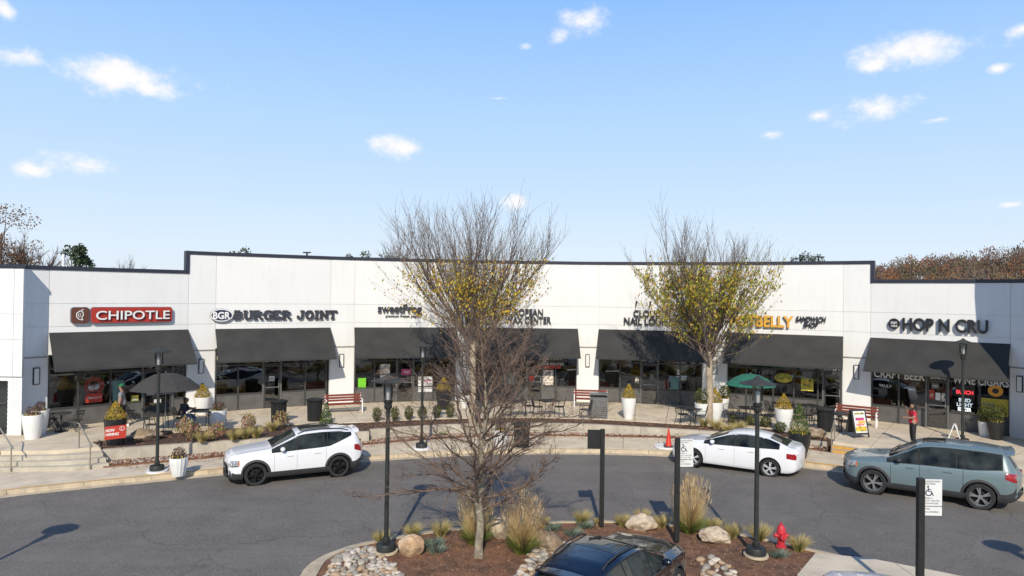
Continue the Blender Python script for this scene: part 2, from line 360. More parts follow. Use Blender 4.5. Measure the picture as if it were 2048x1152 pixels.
def copy_tree(o, parent=None):
    c = o.copy(); C.objects.link(c); c.parent = parent
    for ch in list(KIDS.get(o.name, [])) or [k for k in o.children]: copy_tree(ch, c)
    return c
KIDS = {}
def dup(o, loc, rz, label=None, scale=None, group=None):
    c = copy_tree(o); c.location = loc; c.rotation_euler.z = rz
    if label: c['label'] = label
    if group: c['group'] = group
    if scale: c.scale = (scale,) * 3 if not hasattr(scale, '__len__') else scale
    return c
_tc = {}
def text_geo(s, off=0.0, res=4):
    if (s, off) in _tc: return _tc[(s, off)]
    cu = bpy.data.curves.new('t', 'FONT'); cu.body = s; cu.offset = off; cu.resolution_u = res; cu.extrude = .5; cu.fill_mode = 'BOTH'
    o = bpy.data.objects.new('t', cu); C.objects.link(o); dg = bpy.context.evaluated_depsgraph_get(); dg.update()
    me = o.evaluated_get(dg).to_mesh(); v = np.array([tuple(q.co) for q in me.vertices]); f = [tuple(p.vertices) for p in me.polygons]
    o.evaluated_get(dg).to_mesh_clear(); bpy.data.objects.remove(o); bpy.data.curves.remove(cu)
    v[:, 0] -= v[:, 0].min(); v[:, 0] /= max(v[:, 0].max(), 1e-6); v[:, 1] -= v[:, 1].min(); v[:, 1] /= max(v[:, 1].max(), 1e-6); v[:, 2] += .5
    _tc[(s, off)] = (v, f); return v, f
def text_mb(mb, s, o, ux, uz, un, w, h, depth, off=0.0, shear=0):
    """lay the text in the box w x h from corner o, along ux, up uz, thickness along un"""
    v, f = text_geo(s, off); ux, uz, un, o = map(Vector, (ux, uz, un, o))
    mb.add([o + ux * (a * w + shear * b * h) + uz * (b * h) + un * (c * depth) for a, b, c in v], f); return mb

# ---------------------------------------------------------------- plan of the place (polar about the crescent's centre)
PC = Vector((1.5, 9.5)); RF = 27.5
def zr(x):                                # road height
    t = min(1, max(0, (x - 2) / 11)); return -.70 + .23 * t * t * (3 - 2 * t)
def pol(p): return math.atan2(p[0] - PC.x, p[1] - PC.y), math.hypot(p[0] - PC.x, p[1] - PC.y)
def unpol(a, r): return Vector((PC.x + r * math.sin(a), PC.y + r * math.cos(a)))
def rtab(pts, dz):                        # dz: height above road if str, else absolute
    T = []
    for px, py in pts:
        z = -.7
        for _ in range(4):
            p = at(px, py, z); z = zr(p.x) + float(dz) if isinstance(dz, str) else dz
        T.append(pol(p))
    T.sort(); return [t[0] for t in T], [t[1] for t in T]
def rf(tab):
    a, r = tab
    def f(x):
        return float(np.interp(x, a, r))
    return f
def smooth_rf(tab, w=.06):
    f = rf(tab)
    return lambda x: sum(f(x + k * w) for k in (-1.5, -.75, 0, .75, 1.5)) / 5
r_road = smooth_rf(rtab([(-120, 1009), (0, 995.6), (164, 980), (420, 955), (744, 924), (934, 912), (1180, 909), (1337, 913), (1609, 937), (1657, 943), (2024, 997), (2100, 1015)], '0'))
r_walk = smooth_rf(rtab([(-60, 945), (0, 944), (100, 943), (180, 942), (193, 936), (338, 925), (420, 917), (443, 914), (724, 891), (798, 884), (985, 872.5), (1180, 873), (1358, 877), (1609, 897), (1637, 902), (1800, 925), (2000, 960)], '.15'), .02)
r_w1 = rf(rtab([(206, 900), (364, 888.5), (420, 884.5), (513, 879), (737, 863.5)], -.09))
r_w2 = rf(rtab([(700, 862), (739, 860), (907, 849.5), (1066, 847), (1200, 850), (1282, 855), (1388, 861), (1500, 869), (1611, 880), (1640, 884)], -.10))
r_bed = smooth_rf(rtab([(232, 876), (284, 870), (400, 860), (540, 850), (701, 845), (907, 836), (1066, 834), (1200, 838), (1383, 849), (1586, 859), (1657, 877)], 0.0), .015)
def ang(px, py, z): return pol(at(px, py, z))[0]
A_W1a, A_W1b = ang(206, 900, -.09), ang(739, 863.5, -.09)
A_W2a, A_W2b = ang(719, 861, -.1), ang(1650, 890, -.1)
A_STEP_L = ang(186, 941, -.55)
A_STEP_R0 = ang(1661, 905, -.3); A_STEP_R1 = ang(1990, 960, -.3)

# structure helper: a slab between two radii curves
def arc_slab(name, a0, a1, fr0, fr1, ztop, thick, m_, kind='structure', step=.05, slabs=None, gap=.006, parent=None, radial=1, pname='paving_slab', zfun=None):
    def zt(p): return ztop(p) if callable(ztop) else ztop
    def seg(mb, b0, b1, g, k0, k1):
        n = max(1, int(abs(b1 - b0) / step)); P = []
        for i in range(n + 1):
            b = b0 + (b1 - b0) * i / n; ri, ro = fr0(b), fr1(b); r0 = ri + (ro - ri) * k0; r1 = ri + (ro - ri) * k1
            if radial > 1 and k0 > 0: r0 += .012
            P.append((unpol(b, r0), unpol(b, r1)))
        vs = []; 
        for q0, q1 in P:
            z0 = zt(q0); z1 = zt(q1); vs += [(q0.x, q0.y, z0), (q1.x, q1.y, z1), (q0.x, q0.y, z0 - thick), (q1.x, q1.y, z1 - thick)]
        fs = []
        for i in range(n):
            o = 4 * i; fs += [(o, o + 4, o + 5, o + 1), (o + 2, o + 3, o + 7, o + 6), (o, o + 2, o + 6, o + 4), (o + 1, o + 5, o + 7, o + 3)]
        fs += [(0, 1, 3, 2), (4 * n, 4 * n + 2, 4 * n + 3, 4 * n + 1)]
        mb.add(vs, fs)
    if slabs is None:
        mb = MB(); seg(mb, a0, a1, 0, 0, 1); o = build(name, mb, m_, parent); 
        if kind and not parent: o['kind'] = kind
        return o
    base = MB(); # joint filler, 12 mm below the slabs
    n = max(2, int(abs(a1 - a0) / step)); 
    zz = ztop; ztop = (lambda p: (zz(p) if callable(zz) else zz) - .014); f0_, f1_ = fr0, fr1; fr0 = lambda a: f0_(a) + .03; fr1 = lambda a: f1_(a) - .03; seg(base, a0 + .001, a1 - .001, 0, 0, 1); ztop = zz; fr0, fr1 = f0_, f1_
    o = build(name, base, 'joint_dark', parent)
    if kind and not parent: o['kind'] = kind
    K = slabs; da = (a1 - a0) / K
    for j in range(radial):
        for i in range(K):
            mb = MB(); b0 = a0 + da * i; b1 = b0 + da
            seg(mb, b0 + gap * .045, b1 - gap * .045 - .0002, .0004, j / radial, (j + 1) / radial)
            build(pname, mb, m_, o)
    return o
mat('joint_dark', (.14, .11, .085), .9, var=.2)

# ground and road
mb = MB(); mb.add([(-3000, -2500, -1.1), (3000, -2500, -1.1), (3000, 3500, -1.1), (-3000, 3500, -1.1)], [(0, 1, 2, 3)])
build('ground', mb, 'ground')['kind'] = 'structure'
mb = MB(); xs = [-70, -30, -12, 2] + [2 + 11 * i / 10 for i in range(1, 11)] + [30, 70]; ys = [-60, 0, 20, 40, 70]
for y in ys:
    for x in xs: mb.v.append((x, y, zr(x)))
nx = len(xs)
for j in range(len(ys) - 1):
    for i in range(nx - 1): mb.f.append((j * nx + i, j * nx + i + 1, (j + 1) * nx + i + 1, (j + 1) * nx + i)); mb.mi.append(0)
build('road', mb, 'asphalt')['kind'] = 'structure'

AL, AR = math.radians(-66), math.radians(60)
zroad = lambda h: (lambda p: zr(p.x) + h)
arc_slab('gutter', AL, AR, lambda a: r_road(a), lambda a: r_road(a) + .32, zroad(.006), .1, 'curb')
arc_slab('kerb', AL, AR, lambda a: r_road(a) + .322, lambda a: r_road(a) + .50, zroad(.14), .3, 'curb', slabs=24, gap=.008, pname='kerb_stone')
arc_slab('yellow_kerb_line', AL, math.radians(-27), lambda a: r_road(a) + .40, lambda a: r_road(a) + .495, zroad(.146), .003, 'yellow_paint')
arc_slab('yellow_kerb_line', ang(1600, 935, -.5), ang(1730, 955, -.4), lambda a: r_road(a) + .33, lambda a: r_road(a) + .495, zroad(.146), .003, 'yellow_paint')
side = lambda a: r_road(a) + .51
arc_slab('pavement', AL, AR, side, r_walk, zroad(.15), .3, 'concrete', slabs=30, gap=.009, pname='paving_slab')
# leaf and gravel strip under the retaining walls
arc_slab('leaf_strip', A_W1a - .01, A_W1b, lambda a: r_walk(a) + .002, lambda a: r_w1(a) + .01, zroad(.20), .3, 'mulch')
arc_slab('leaf_strip', A_W1b, A_W2b, lambda a: r_walk(a) + .002, lambda a: r_w2(a) + .01, zroad(.20), .3, 'mulch')
def wall_thing(a0, a1, fr, w, ztop, label, n):
    t = thing('retaining_wall', label, 'wall', (*unpol((a0 + a1) / 2, fr((a0 + a1) / 2)), -.7))
    for i in range(n):
        b0 = a0 + (a1 - a0) * i / n; b1 = a0 + (a1 - a0) * (i + 1) / n; mb = MB(); K = 5; vs = []
        b1 -= .0006
        for k in range(K + 1):
            b = b0 + (b1 - b0) * k / K; q0 = unpol(b, fr(b)); q1 = unpol(b, fr(b) + w)
            vs += [(q0.x, q0.y, ztop), (q1.x, q1.y, ztop), (q0.x, q0.y, -.75), (q1.x, q1.y, -.75)]
        fs = []
        for k in range(K):
            o = 4 * k; fs += [(o, o + 4, o + 5, o + 1), (o + 2, o + 3, o + 7, o + 6), (o, o + 2, o + 6, o + 4), (o + 1, o + 5, o + 7, o + 3)]
        fs += [(0, 1, 3, 2), (4 * K, 4 * K + 2, 4 * K + 3, 4 * K + 1)]
        mb.add(vs, fs); build('wall_section', mb, 'concrete_wall', t)
    return t
wall_thing(A_W1a, A_W1b, r_w1, .24, -.09, 'low pale concrete retaining wall behind the white crossover, left of the middle wall', 4)
wall_thing(A_W2a, A_W2b, r_w2, .24, -.10, 'long curved concrete retaining wall in front of the middle shops', 8)
# planting beds on the terrace edge
mulch_top = lambda p: -.05
arc_slab('planting_bed', A_W1a, A_W1b + .002, lambda a: r_w1(a) + .242, lambda a: r_bed(a), -.04, .5, 'mulch_brown')
arc_slab('planting_bed', A_W1b + .002, A_W2b + .01, lambda a: r_w2(a) + .242, lambda a: r_bed(a), -.045, .5, 'mulch_brown')
# terrace paving: three zones
RW = lambda a: RF - .0
def steps_edge(a):                        # left landing edge bulges towards the road
    return r_walk(a) + 1.05
arc_slab('terrace', math.radians(-66), A_W1a + .0, steps_edge, RW, 0.0, .8, 'concrete', slabs=3, radial=3, gap=.009)
arc_slab('terrace', A_W1a + .0008, A_W2b + .01, lambda a: r_bed(a) + .004, RW, 0.0, .8, 'concrete', slabs=22, radial=2, gap=.009)
arc_slab('terrace', A_W2b + .0106, math.radians(66), lambda a: r_walk(a) + .62, lambda a: RF + 1.2, 0.0, .8, 'concrete', slabs=9, radial=2, gap=.009)
# flights of steps
t = thing('steps', 'four curved concrete steps rising from the pavement to the terrace at the far left', 'steps', (*unpol(A_STEP_L - .1, 21.6), -.55))
for i in range(3):
    mb = MB(); a0, a1 = math.radians(-66), A_W1a - .002; K = 14; vs = []
    for k in range(K + 1):
        b = a0 + (a1 - a0) * k / K; q0 = unpol(b, r_walk(b) + .02 + .34 * i); q1 = unpol(b, r_walk(b) + 1.04); z = -.55 + .1375 * (i + 1); zb = -.7 if i == 0 else -.55 + .1375 * i - .0
        vs += [(q0.x, q0.y, z), (q1.x, q1.y, z), (q0.x, q0.y, zb - .02), (q1.x, q1.y, zb - .02)]
    fs = []
    for k in range(K):
        o = 4 * k; fs += [(o, o + 4, o + 5, o + 1), (o, o + 2, o + 6, o + 4)]
    fs += [(4 * K, 4 * K + 2, 4 * K + 3, 4 * K + 1)]
    mb.add(vs, fs); build('step', mb, 'concrete_wall', t)
t = thing('steps', 'two low concrete steps with yellow edges at the right end of the beds', 'steps', (*unpol(A_STEP_R0 + .05, 21.6), -.35))
for i in range(2):
    mb = MB(); a0, a1 = A_W2b + .011, math.radians(60); K = 14; vs = []; ye = MB(); yv = []
    for k in range(K + 1):
        b = a0 + (a1 - a0) * k / K; q0 = unpol(b, r_walk(b) + .01 + .3 * i); q1 = unpol(b, r_walk(b) + .62); zz0 = zr(q0.x) + .15; z = zz0 + (0 - zz0) * (i + 1) / 3
        vs += [(q0.x, q0.y, z), (q1.x, q1.y, z), (q0.x, q0.y, z - .2), (q1.x, q1.y, z - .2)]
        if k < 4:
            qa = unpol(b, r_walk(b) + .004 + .3 * i); qb = unpol(b, r_walk(b) + .12 + .3 * i); yv += [(qa.x, qa.y, z - .1), (qa.x, qa.y, z + .004), (qb.x, qb.y, z + .004)]
    fs = []
    for k in range(K):
        o = 4 * k; fs += [(o, o + 4, o + 5, o + 1), (o, o + 2, o + 6, o + 4)]
    fs += [(0, 1, 3, 2)]
    mb.add(vs, fs); so_ = build('step', mb, 'concrete_wall', t)
    ye.add(yv, [f for k in range(3) for f in ((3 * k, 3 * k + 3, 3 * k + 4, 3 * k + 1), (3 * k + 1, 3 * k + 4, 3 * k + 5, 3 * k + 2))])
    build('yellow_edge', ye, 'yellow_paint', so_)

# ---------------------------------------------------------------- the crescent of shops
def wp(px, py=700):
    d = ray(px, py); d2 = Vector((d.x, d.y)); o = -PC; b = o.dot(d2); a = d2.dot(d2); c = o.dot(o) - RF * RF
    t = (-b + math.sqrt(b * b - a * c)) / a; return Vector((d.x * t, d.y * t))
FV = [20, 96, 375, 430, 660, 708, 912, 945, 1155, 1197, 1406, 1454, 1686, 1741, 2021]
FP = [wp(x) for x in FV] + [unpol(math.radians(58), RF), unpol(math.radians(70), RF)]
ZU, ZL = 7.40, 6.50
Z1, Z2, Z3 = 2.94, 4.16, 5.11
class Facet:
    def __init__(s, i):
        s.a = FP[i]; s.b = FP[i + 1]; d = s.b - s.a; s.L = d.length; s.u = Vector((d.x, d.y, 0)) / s.L; s.n = Vector((s.u.y, -s.u.x, 0))
    def P(s, u, d, z): return Vector((s.a.x, s.a.y, 0)) + s.u * u + s.n * d + Vector((0, 0, z))
    def box(s, mb, u0, u1, d0, d1, z0, z1): return mb.hexa([s.P(u0, d1, z0), s.P(u1, d1, z0), s.P(u1, d0, z0), s.P(u0, d0, z0), s.P(u0, d1, z1), s.P(u1, d1, z1), s.P(u1, d0, z1), s.P(u0, d0, z1)])
    def hit(s, px, py, d=0):              # facade coordinates (u, z) of a sight line
        r = ray(px, py); o = s.P(0, d, 0); t = (o - CAM).dot(s.n) / r.dot(s.n); p = CAM + r * t; return (p - s.P(0, d, 0)).dot(s.u), p.z
F = [Facet(i) for i in range(len(FP) - 1)]
BAYS = {1: 'chip', 3: 'bgr', 5: 'frog', 7: 'wax', 9: 'cloud', 11: 'pot', 13: 'hop'}
roofz = lambda i: ZL if (i <= 1 or i >= 13) else ZU
shop = thing('shopping_building', 'long curved white shopping building with dark awnings over seven shopfronts', 'building', (1.5, 37.0, 0))
OPEN_Z = 3.0
for i, f in enumerate(F):
    bay = i in BAYS; zt = roofz(i)
    core = MB(); f.box(core, 0, f.L, -.35, -.02, OPEN_Z if bay else -.1, zt); build('wall_core', core, 'joint', shop)
    rows = ([(OPEN_Z, Z2)] if bay else [(0.0, Z1), (Z1, Z2)]) + [(Z2, Z3), (Z3, zt)]
    cuts = [0, f.L] if f.L < 7.5 or True else [0, f.L / 2, f.L]
    for (z0, z1) in rows:
        for c0, c1 in zip(cuts[:-1], cuts[1:]):
            p = MB(); g = .007; deep = (-.021, 0.0) if z0 > 1 or bay else (-.021, -.0)
            f.box(p, c0 + g, c1 - g, deep[0], deep[1], z0 + (g if z0 > 0 else 0), z1 - g)
            build('wall_panel', p, 'stucco', shop)
    # parapet capping
    cp = MB(); f.box(cp, -.01, f.L + .01, -.45, .05, zt + .002, zt + .15); build('parapet_cap', cp, 'cap_metal', shop)
    if not bay:                            # thin metal band between upper wall and painted block
        b_ = MB(); f.box(b_, 0.0, f.L, .001, .035, Z1 - .03, Z1 + .02); build('drip_band', b_, 'gutter_grey', shop)
    else:                                  # jambs
        j_ = MB(); f.box(j_, -.0, .02, -.5, -.022, 0, OPEN_Z); f.box(j_, f.L - .02, f.L, -.5, -.022, 0, OPEN_Z); build('jamb', j_, 'stucco', shop)
for i, s_ in ((2, 0), (12, 1)):            # vertical capping where the parapet steps up
    f = F[i]; mb = MB(); u = 0 if s_ == 0 else f.L
    f.box(mb, u - .14 if s_ == 0 else u - .02, u + .02 if s_ == 0 else u + .14, -.45, .052, ZL + .002, ZU + .152)
    build('parapet_cap', mb, 'cap_metal', shop)
# flat roof, rear wall and floor of the shops
def ringpoly(r): return [(PC.x + r * math.sin(a), PC.y + r * math.cos(a)) for a in np.linspace(math.radians(-47), math.radians(69), 40)]
def ring(name, r0, r1, z0, z1, m_, a0=-50, a1=69):
    mb = MB(); A = np.linspace(math.radians(a0), math.radians(a1), 40); vs = []
    for a in A:
        p, q = unpol(a, r0), unpol(a, r1); vs += [(p.x, p.y, z0), (q.x, q.y, z0), (p.x, p.y, z1), (q.x, q.y, z1)]
    fs = []
    for k in range(len(A) - 1):
        o = 4 * k; fs += [(o, o + 1, o + 5, o + 4), (o + 2, o + 6, o + 7, o + 3), (o, o + 4, o + 6, o + 2), (o + 1, o + 3, o + 7, o + 5)]
    fs += [(0, 2, 3, 1), (4 * len(A) - 4, 4 * len(A) - 3, 4 * len(A) - 1, 4 * len(A) - 2)]
    mb.add(vs, fs); return build(name, mb, m_, shop)
ring('roof', RF + .9, RF + 15, 6.1, 6.3, 'cap_metal')
ring('rear_wall', RF + 14.6, RF + 14.95, -.5, 6.05, 'stucco')
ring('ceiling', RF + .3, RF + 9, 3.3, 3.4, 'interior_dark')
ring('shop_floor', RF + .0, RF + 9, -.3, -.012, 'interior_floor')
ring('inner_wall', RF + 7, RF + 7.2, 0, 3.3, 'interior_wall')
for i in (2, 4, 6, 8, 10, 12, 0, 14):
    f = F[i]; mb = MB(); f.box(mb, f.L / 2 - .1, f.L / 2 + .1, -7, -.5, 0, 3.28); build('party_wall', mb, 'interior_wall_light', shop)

# shopfronts: frames, panes, bulkhead panels, doors
SF = {1: ([97, 156, 221, 285, 345, 374], (285, 345)), 3: ([431, 476, 526, 561.6, 610, 652, 659], (526, 561.6)), 5: ([709, 749, 793, 827, 866, 911], (793, 827)),
      7: ([946, 1000, 1054, 1085, 1111, 1154], (1054, 1085)), 9: ([1198, 1240, 1282, 1316, 1360, 1405], (1282, 1316)),
      11: ([1455, 1493, 1547, 1588, 1636, 1646, 1685], (1646, 1685)), 13: ([1744, 1798, 1853, 1897, 1960, 2020], (1853, 1897))}
SILL = .74; HEAD = 2.12
DG = -.13
for i, (posts, door) in SF.items():
    f = F[i]; U = [f.hit(p, 760, DG)[0] for p in posts]; U[0] = max(U[0], .03); U[-1] = min(U[-1], f.L - .03)
    for k, u in enumerate(U):
        mb = MB(); f.box(mb, u - .035, u + .035, DG - .07, DG + .05, 0, OPEN_Z); build('mullion', mb, 'frame_dark' if posts[k] not in door else 'frame_grey', shop)
    for k in range(len(U) - 1):
        a, b = U[k] + .036, U[k + 1] - .036
        if b - a < .15: continue
        mb = MB(); f.box(mb, a, b, DG - .05, DG + .03, HEAD, HEAD + .07)
        isdoor = posts[k] == door[0]
        if not isdoor: m2 = MB(); f.box(m2, a, b, DG - .05, DG + .04, SILL, SILL + .06); build('window_sill', m2, 'frame_dark', shop)
        build('window_frame', mb, 'frame_dark', shop)
        mb = MB(); f.box(mb, a, b, DG - .05, DG + .03, OPEN_Z - .08, OPEN_Z); build('window_head', mb, 'frame_dark', shop)
        if isdoor:
            d_ = MB(); dw = .075
            f.box(d_, a + .01, a + dw, DG - .04, DG + .02, .02, HEAD - .01); f.box(d_, b - dw, b - .01, DG - .04, DG + .02, .02, HEAD - .01)
            f.box(d_, a + dw, b - dw, DG - .04, DG + .02, .02, .22); f.box(d_, a + dw, b - dw, DG - .04, DG + .02, HEAD - .1, HEAD - .01)
            dr = build('door', d_, 'frame_dark', shop)
            g = MB(); f.box(g, a + dw, b - dw, DG - .012, DG - .006, .22, HEAD - .1); build('pane', g, 'shop_glass', dr)
            h = MB(); f.box(h, b - dw - .01, b - dw + .03, DG + .03, DG + .07, .95, 1.35); f.box(h, a + dw, b - dw, DG + .022, DG + .05, 1.0, 1.035); build('handle', h, 'grey_metal', dr)
        else:
            g = MB(); f.box(g, a, b, DG - .012, DG - .006, SILL + .06, HEAD); build('pane', g, 'shop_glass', shop)
            g = MB(); f.box(g, a, b, DG - .03, DG + .015, .0, SILL); build('bulkhead_panel', g, 'bulkhead', shop)
        g = MB(); f.box(g, a, b, DG - .012, DG - .006, HEAD + .07, OPEN_Z - .08); build('pane', g, 'shop_glass', shop)
# awnings
AWZ0, AWZ1, AWP = 3.92, 2.50, 1.42
for i in BAYS:
    f = F[i]; mb = MB(); u0, u1 = .0, f.L
    if i == 1: u0 = 0.02
    th = .025; vs = [f.P(u0, .03, AWZ0), f.P(u1, .03, AWZ0), f.P(u1, AWP, AWZ1), f.P(u0, AWP, AWZ1)]
    low = [v - Vector((0, 0, th)) - f.n * .01 for v in vs]
    mb.add(vs + low, [(0, 3, 2, 1), (4, 5, 6, 7), (0, 1, 5, 4), (3, 7, 6, 2), (1, 2, 6, 5), (0, 4, 7, 3)])
    aw = build('awning', mb, 'awning', shop)
    v = MB(); f.box(v, u0, u1, AWP - .012, AWP + .008, AWZ1 - .07, AWZ1 + .004); build('valance', v, 'awning', aw)
    fr = MB()
    for u in [u0 + .04, u1 - .04]:
        fr.bar(f.P(u, .04, AWZ0 - .06), f.P(u, AWP - .05, AWZ1), .03, .03); fr.bar(f.P(u, .0, AWZ1), f.P(u, AWP - .03, AWZ1), .03, .03)
    fr.bar(f.P(u0, AWP - .03, AWZ1 - .01), f.P(u1, AWP - .03, AWZ1 - .01), .03, .03)
    for k in range(1, 4): fr.bar(f.P(u0 + (u1 - u0) * k / 4, .04, AWZ0 - .06), f.P(u0 + (u1 - u0) * k / 4, AWP - .05, AWZ1 - .01), .03, .03)
    build('awning_frame', fr, 'black_metal', aw)

# projecting end block at the left
LB = thing('end_block', 'projecting white block with a painted brick base at the far left of the crescent', 'building', (-22, 27.5, 0))
bx0, bx1, by0, by1 = -30.0, -18.97, 26.5, 33.0
core = MB(); core.prism([(bx0, by0 + .03), (bx1 - .035, by0 + .03), (-19.70, 27.6), (-19.9, 33), (bx0, 33)], 2.3, 6.49); build('wall_core', core, 'joint', LB)
xs_ = [-30, -24.5, -19.33, bx1]; zz = [2.29, 3.73, 4.72, ZL]
for a, b in zip(xs_[:-1], xs_[1:]):
    for z0, z1 in zip(zz[:-1], zz[1:]):
        mb = MB(); mb.box(((a + b) / 2, by0 + .01, (z0 + z1) / 2), (b - a - .014 , .02, z1 - z0 - .014)); build('wall_panel', mb, 'stucco', LB)
for z0, z1 in zip(zz[:-1], zz[1:]):
    mb = MB(); mb.prism([(bx1, by0 + .001), (bx1 - .02, by0 + .001), (-19.67, 27.6), (-19.65, 27.6)][::-1], z0 + .007, z1 - .007); build('wall_panel', mb, 'stucco', LB)
mb = MB(); mb.prism([(bx0, by0 - .04), (bx1 + .05, by0 - .04), (-19.60, 27.6), (-19.8, 33), (bx0, 33)], ZL + .003, ZL + .152); build('parapet_cap', mb, 'cap_metal', LB)
# block base: brick courses, window opening to the left of x=-19.55
wx1 = -19.56
mb = MB(); mb.prism([(wx1, by0 + .10), (bx1 - .06, by0 + .10), (-19.40, by0 + .60), (wx1, by0 + .60)], 0, 2.285); build('base_wall', mb, 'stucco', LB); mb = MB(); mb.prism([(bx0, by0 + .61), (-19.42, by0 + .61), (-19.78, 27.7), (-19.9, 33), (bx0, 33)], 0, 2.285); build('base_wall', mb, 'stucco', LB)
zc = 0.0; row = 0
proto = {}
while zc < 2.24:
    x = bx1 - .03 - (.0 if row % 2 == 0 else .11)
    if row % 2: 
        w0 = .11
        o = build('brick', MB().box((0, 0, .036), (w0 - .008, .03, .072)), 'stucco', LB, world=False, loc=None); o.location = Vector((bx1 - .03 - w0 / 2, by0 + .088, zc + .004)) - LB.location
    while x > wx1 + .02:
        w_ = min(.22, x - wx1 - .0)
        if w_ < .06: break
        k = round(w_, 3)
        if k not in proto:
            o = build('brick', MB().box((0, 0, .036), (w_ - .008, .03, .072)), 'stucco', LB, world=False); proto[k] = o.data
        else: o = link('brick', proto[k], LB)
        o.location = Vector((x - w_ / 2, by0 + .088 + R.uniform(-.003, .003), zc + .004)) - LB.location; x -= w_
    zc += .08; row += 1
mb = MB(); 
for x in (wx1 - .04, wx1 - 1.2, wx1 - 2.6): mb.box((x, by0 + .45, 1.05), (.07, .09, 2.1))
for z in (.05, 1.2, 2.05): mb.box((wx1 - 1.6, by0 + .45, z), (3.2, .08, .07))
wf = build('window', mb, 'frame_dark', LB)
mb = MB(); mb.box((wx1 - 1.6, by0 + .46, 1.05), (3.1, .008, 2.0)); build('pane', mb, 'shop_glass', wf)
mb = MB(); mb.box((bx0 / 2 + wx1 / 2 - 1.8, by0 + .35, 1.145), (bx1 - bx0 - 4.2, .5, 2.28)); mb.box((wx1 - 1.5, by0 + .33, 2.2), (3.2, .5, .17)); build('base_wall', mb, 'stucco', LB)
# tower outside the frame on the right, whose shade falls on the last bay
TW = thing('corner_tower', 'tall white corner tower standing past the right end of the crescent', 'building', (24, 26, 0))
mb = MB(); mb.prism([(20.15, 21.5), (28, 21.5), (28, 26.3), (20.15, 26.3)], -.6, 8.1); build('wall', mb, 'stucco', TW)
mb = MB(); mb.prism([(19.98, 21.3), (28.2, 21.3), (28.2, 26.5), (19.98, 26.5)], 8.1, 9.0); build('cornice', mb, 'stucco', TW)
mb = MB(); mb.prism([(20.4, 21.5), (28, 21.5), (28, 26.3), (20.4, 26.3)], 9.0, 9.6); build('parapet', mb, 'cap_metal', TW)

# ---------------------------------------------------------------- shop signs
def fbox_sign(i, px0, py0, px1, py1, d=0.0):
    f = F[i]; u0, z0 = f.hit(px0, py1, d); u1, z1 = f.hit(px1, py0, d); return f, u0, u1, (z0 if z0 < z1 else z1), z1
def wall_thing_at(i, px, py, name, label, cat):
    f = F[i]; u, z = f.hit(px, py); p = f.P(u, 0, z); return thing(name, label, cat, tuple(p))
def letters(root, i, s, px0, py0, px1, py1, m_, d0=.05, depth=.09, off=0.02, side=None, name='lettering', pins=True, shear=0):
    f, u0, u1, z0, z1 = fbox_sign(i, px0, py0, px1, py1)
    w, h = u1 - u0, z1 - z0; 
    # one object per letter: split the line by measured advance
    v, fc = text_geo(s, off); comp = {}
    # connected components -> letters by x gaps
    xs = sorted(((min(v[k][0] for k in q), max(v[k][0] for k in q), n) for n, q in enumerate(fc)), key=lambda t: t[0])
    groups = []; cur = []; mx = -1
    for a, b, n in xs:
        if a > mx + 1e-4 and cur: groups.append(cur); cur = []
        cur.append(n); mx = max(mx, b)
    groups.append(cur)
    for g in groups:
        used = sorted({k for n in g for k in fc[n]}); ix = {k: j for j, k in enumerate(used)}
        mb = MB(); mb.add([f.P(u0 + v[k][0] * w + shear * v[k][1] * h, d0 + v[k][2] * depth, z0 + v[k][1] * h) for k in used], [tuple(ix[k] for k in fc[n]) for n in g])
        o = build('letter', mb, m_, root)
        if side:
            o.data.materials.append(M[side])
            for p in o.data.polygons:
                if abs(p.normal.dot(f.n)) < .7: p.material_index = 1
    return f, u0, u1, z0, z1
def rrect(f, u0, u1, z0, z1, r, d0, d1, mb):
    P = []
    for cx, cz, a0 in ((u1 - r, z1 - r, 0), (u0 + r, z1 - r, 90), (u0 + r, z0 + r, 180), (u1 - r, z0 + r, 270)):
        for k in range(5): a = math.radians(a0 + 22.5 * k); P.append((cx + r * math.cos(a), cz + r * math.sin(a)))
    n = len(P); mb.add([f.P(u, d0, z) for u, z in P] + [f.P(u, d1, z) for u, z in P], [tuple(range(n)), tuple(range(n, 2 * n))[::-1]] + [(k, n + k, n + (k + 1) % n, (k + 1) % n) for k in range(n)])
def ellipse(f, uc, zc, a, b, d0, d1, mb, n=28):
    mb.add([f.P(uc + a * math.cos(2 * PI * k / n), d0, zc + b * math.sin(2 * PI * k / n)) for k in range(n)] + [f.P(uc + a * math.cos(2 * PI * k / n), d1, zc + b * math.sin(2 * PI * k / n)) for k in range(n)],
           [tuple(range(n)), tuple(range(n, 2 * n))[::-1]] + [(k, n + k, n + (k + 1) % n, (k + 1) % n) for k in range(n)])
def stroke(f, pts, d, r, mb):
    mb.tube([f.P(u, d, z) for u, z in pts], r, 5)

t = wall_thing_at(1, 240, 630, 'shop_sign', 'red and brown shop sign reading CHIPOTLE above the leftmost awning', 'sign')
f, u0, u1, z0, z1 = fbox_sign(1, 179, 613.5, 343, 646.5)
mb = MB(); rrect(f, u0, u1, z0, z1, .13, .02, .16, mb); build('sign_box', mb, 'sign_grey', t)
mb = MB(); rrect(f, u0 + .02, u1 - .02, z0 + .02, z1 - .02, .12, .161, .17, mb); build('sign_face', mb, 'red_sign', t)
b0, b1 = f.hit(140, 630)[0], f.hit(177.5, 630)[0]
mb = MB(); rrect(f, b0, b1, z0, z1, .13, .02, .16, mb); build('sign_box', mb, 'sign_grey', t)
mb = MB(); rrect(f, b0 + .02, b1 - .02, z0 + .02, z1 - .02, .12, .161, .17, mb); build('sign_face', mb, 'brown_sign', t)
letters(t, 1, 'CHIPOTLE', 189, 620.5, 336, 639.5, 'white_plain', .21, .06, .012, side='letter_black')
mb = MB(); uc, zc = (b0 + b1) / 2 + .0, (z0 + z1) / 2; q = .2
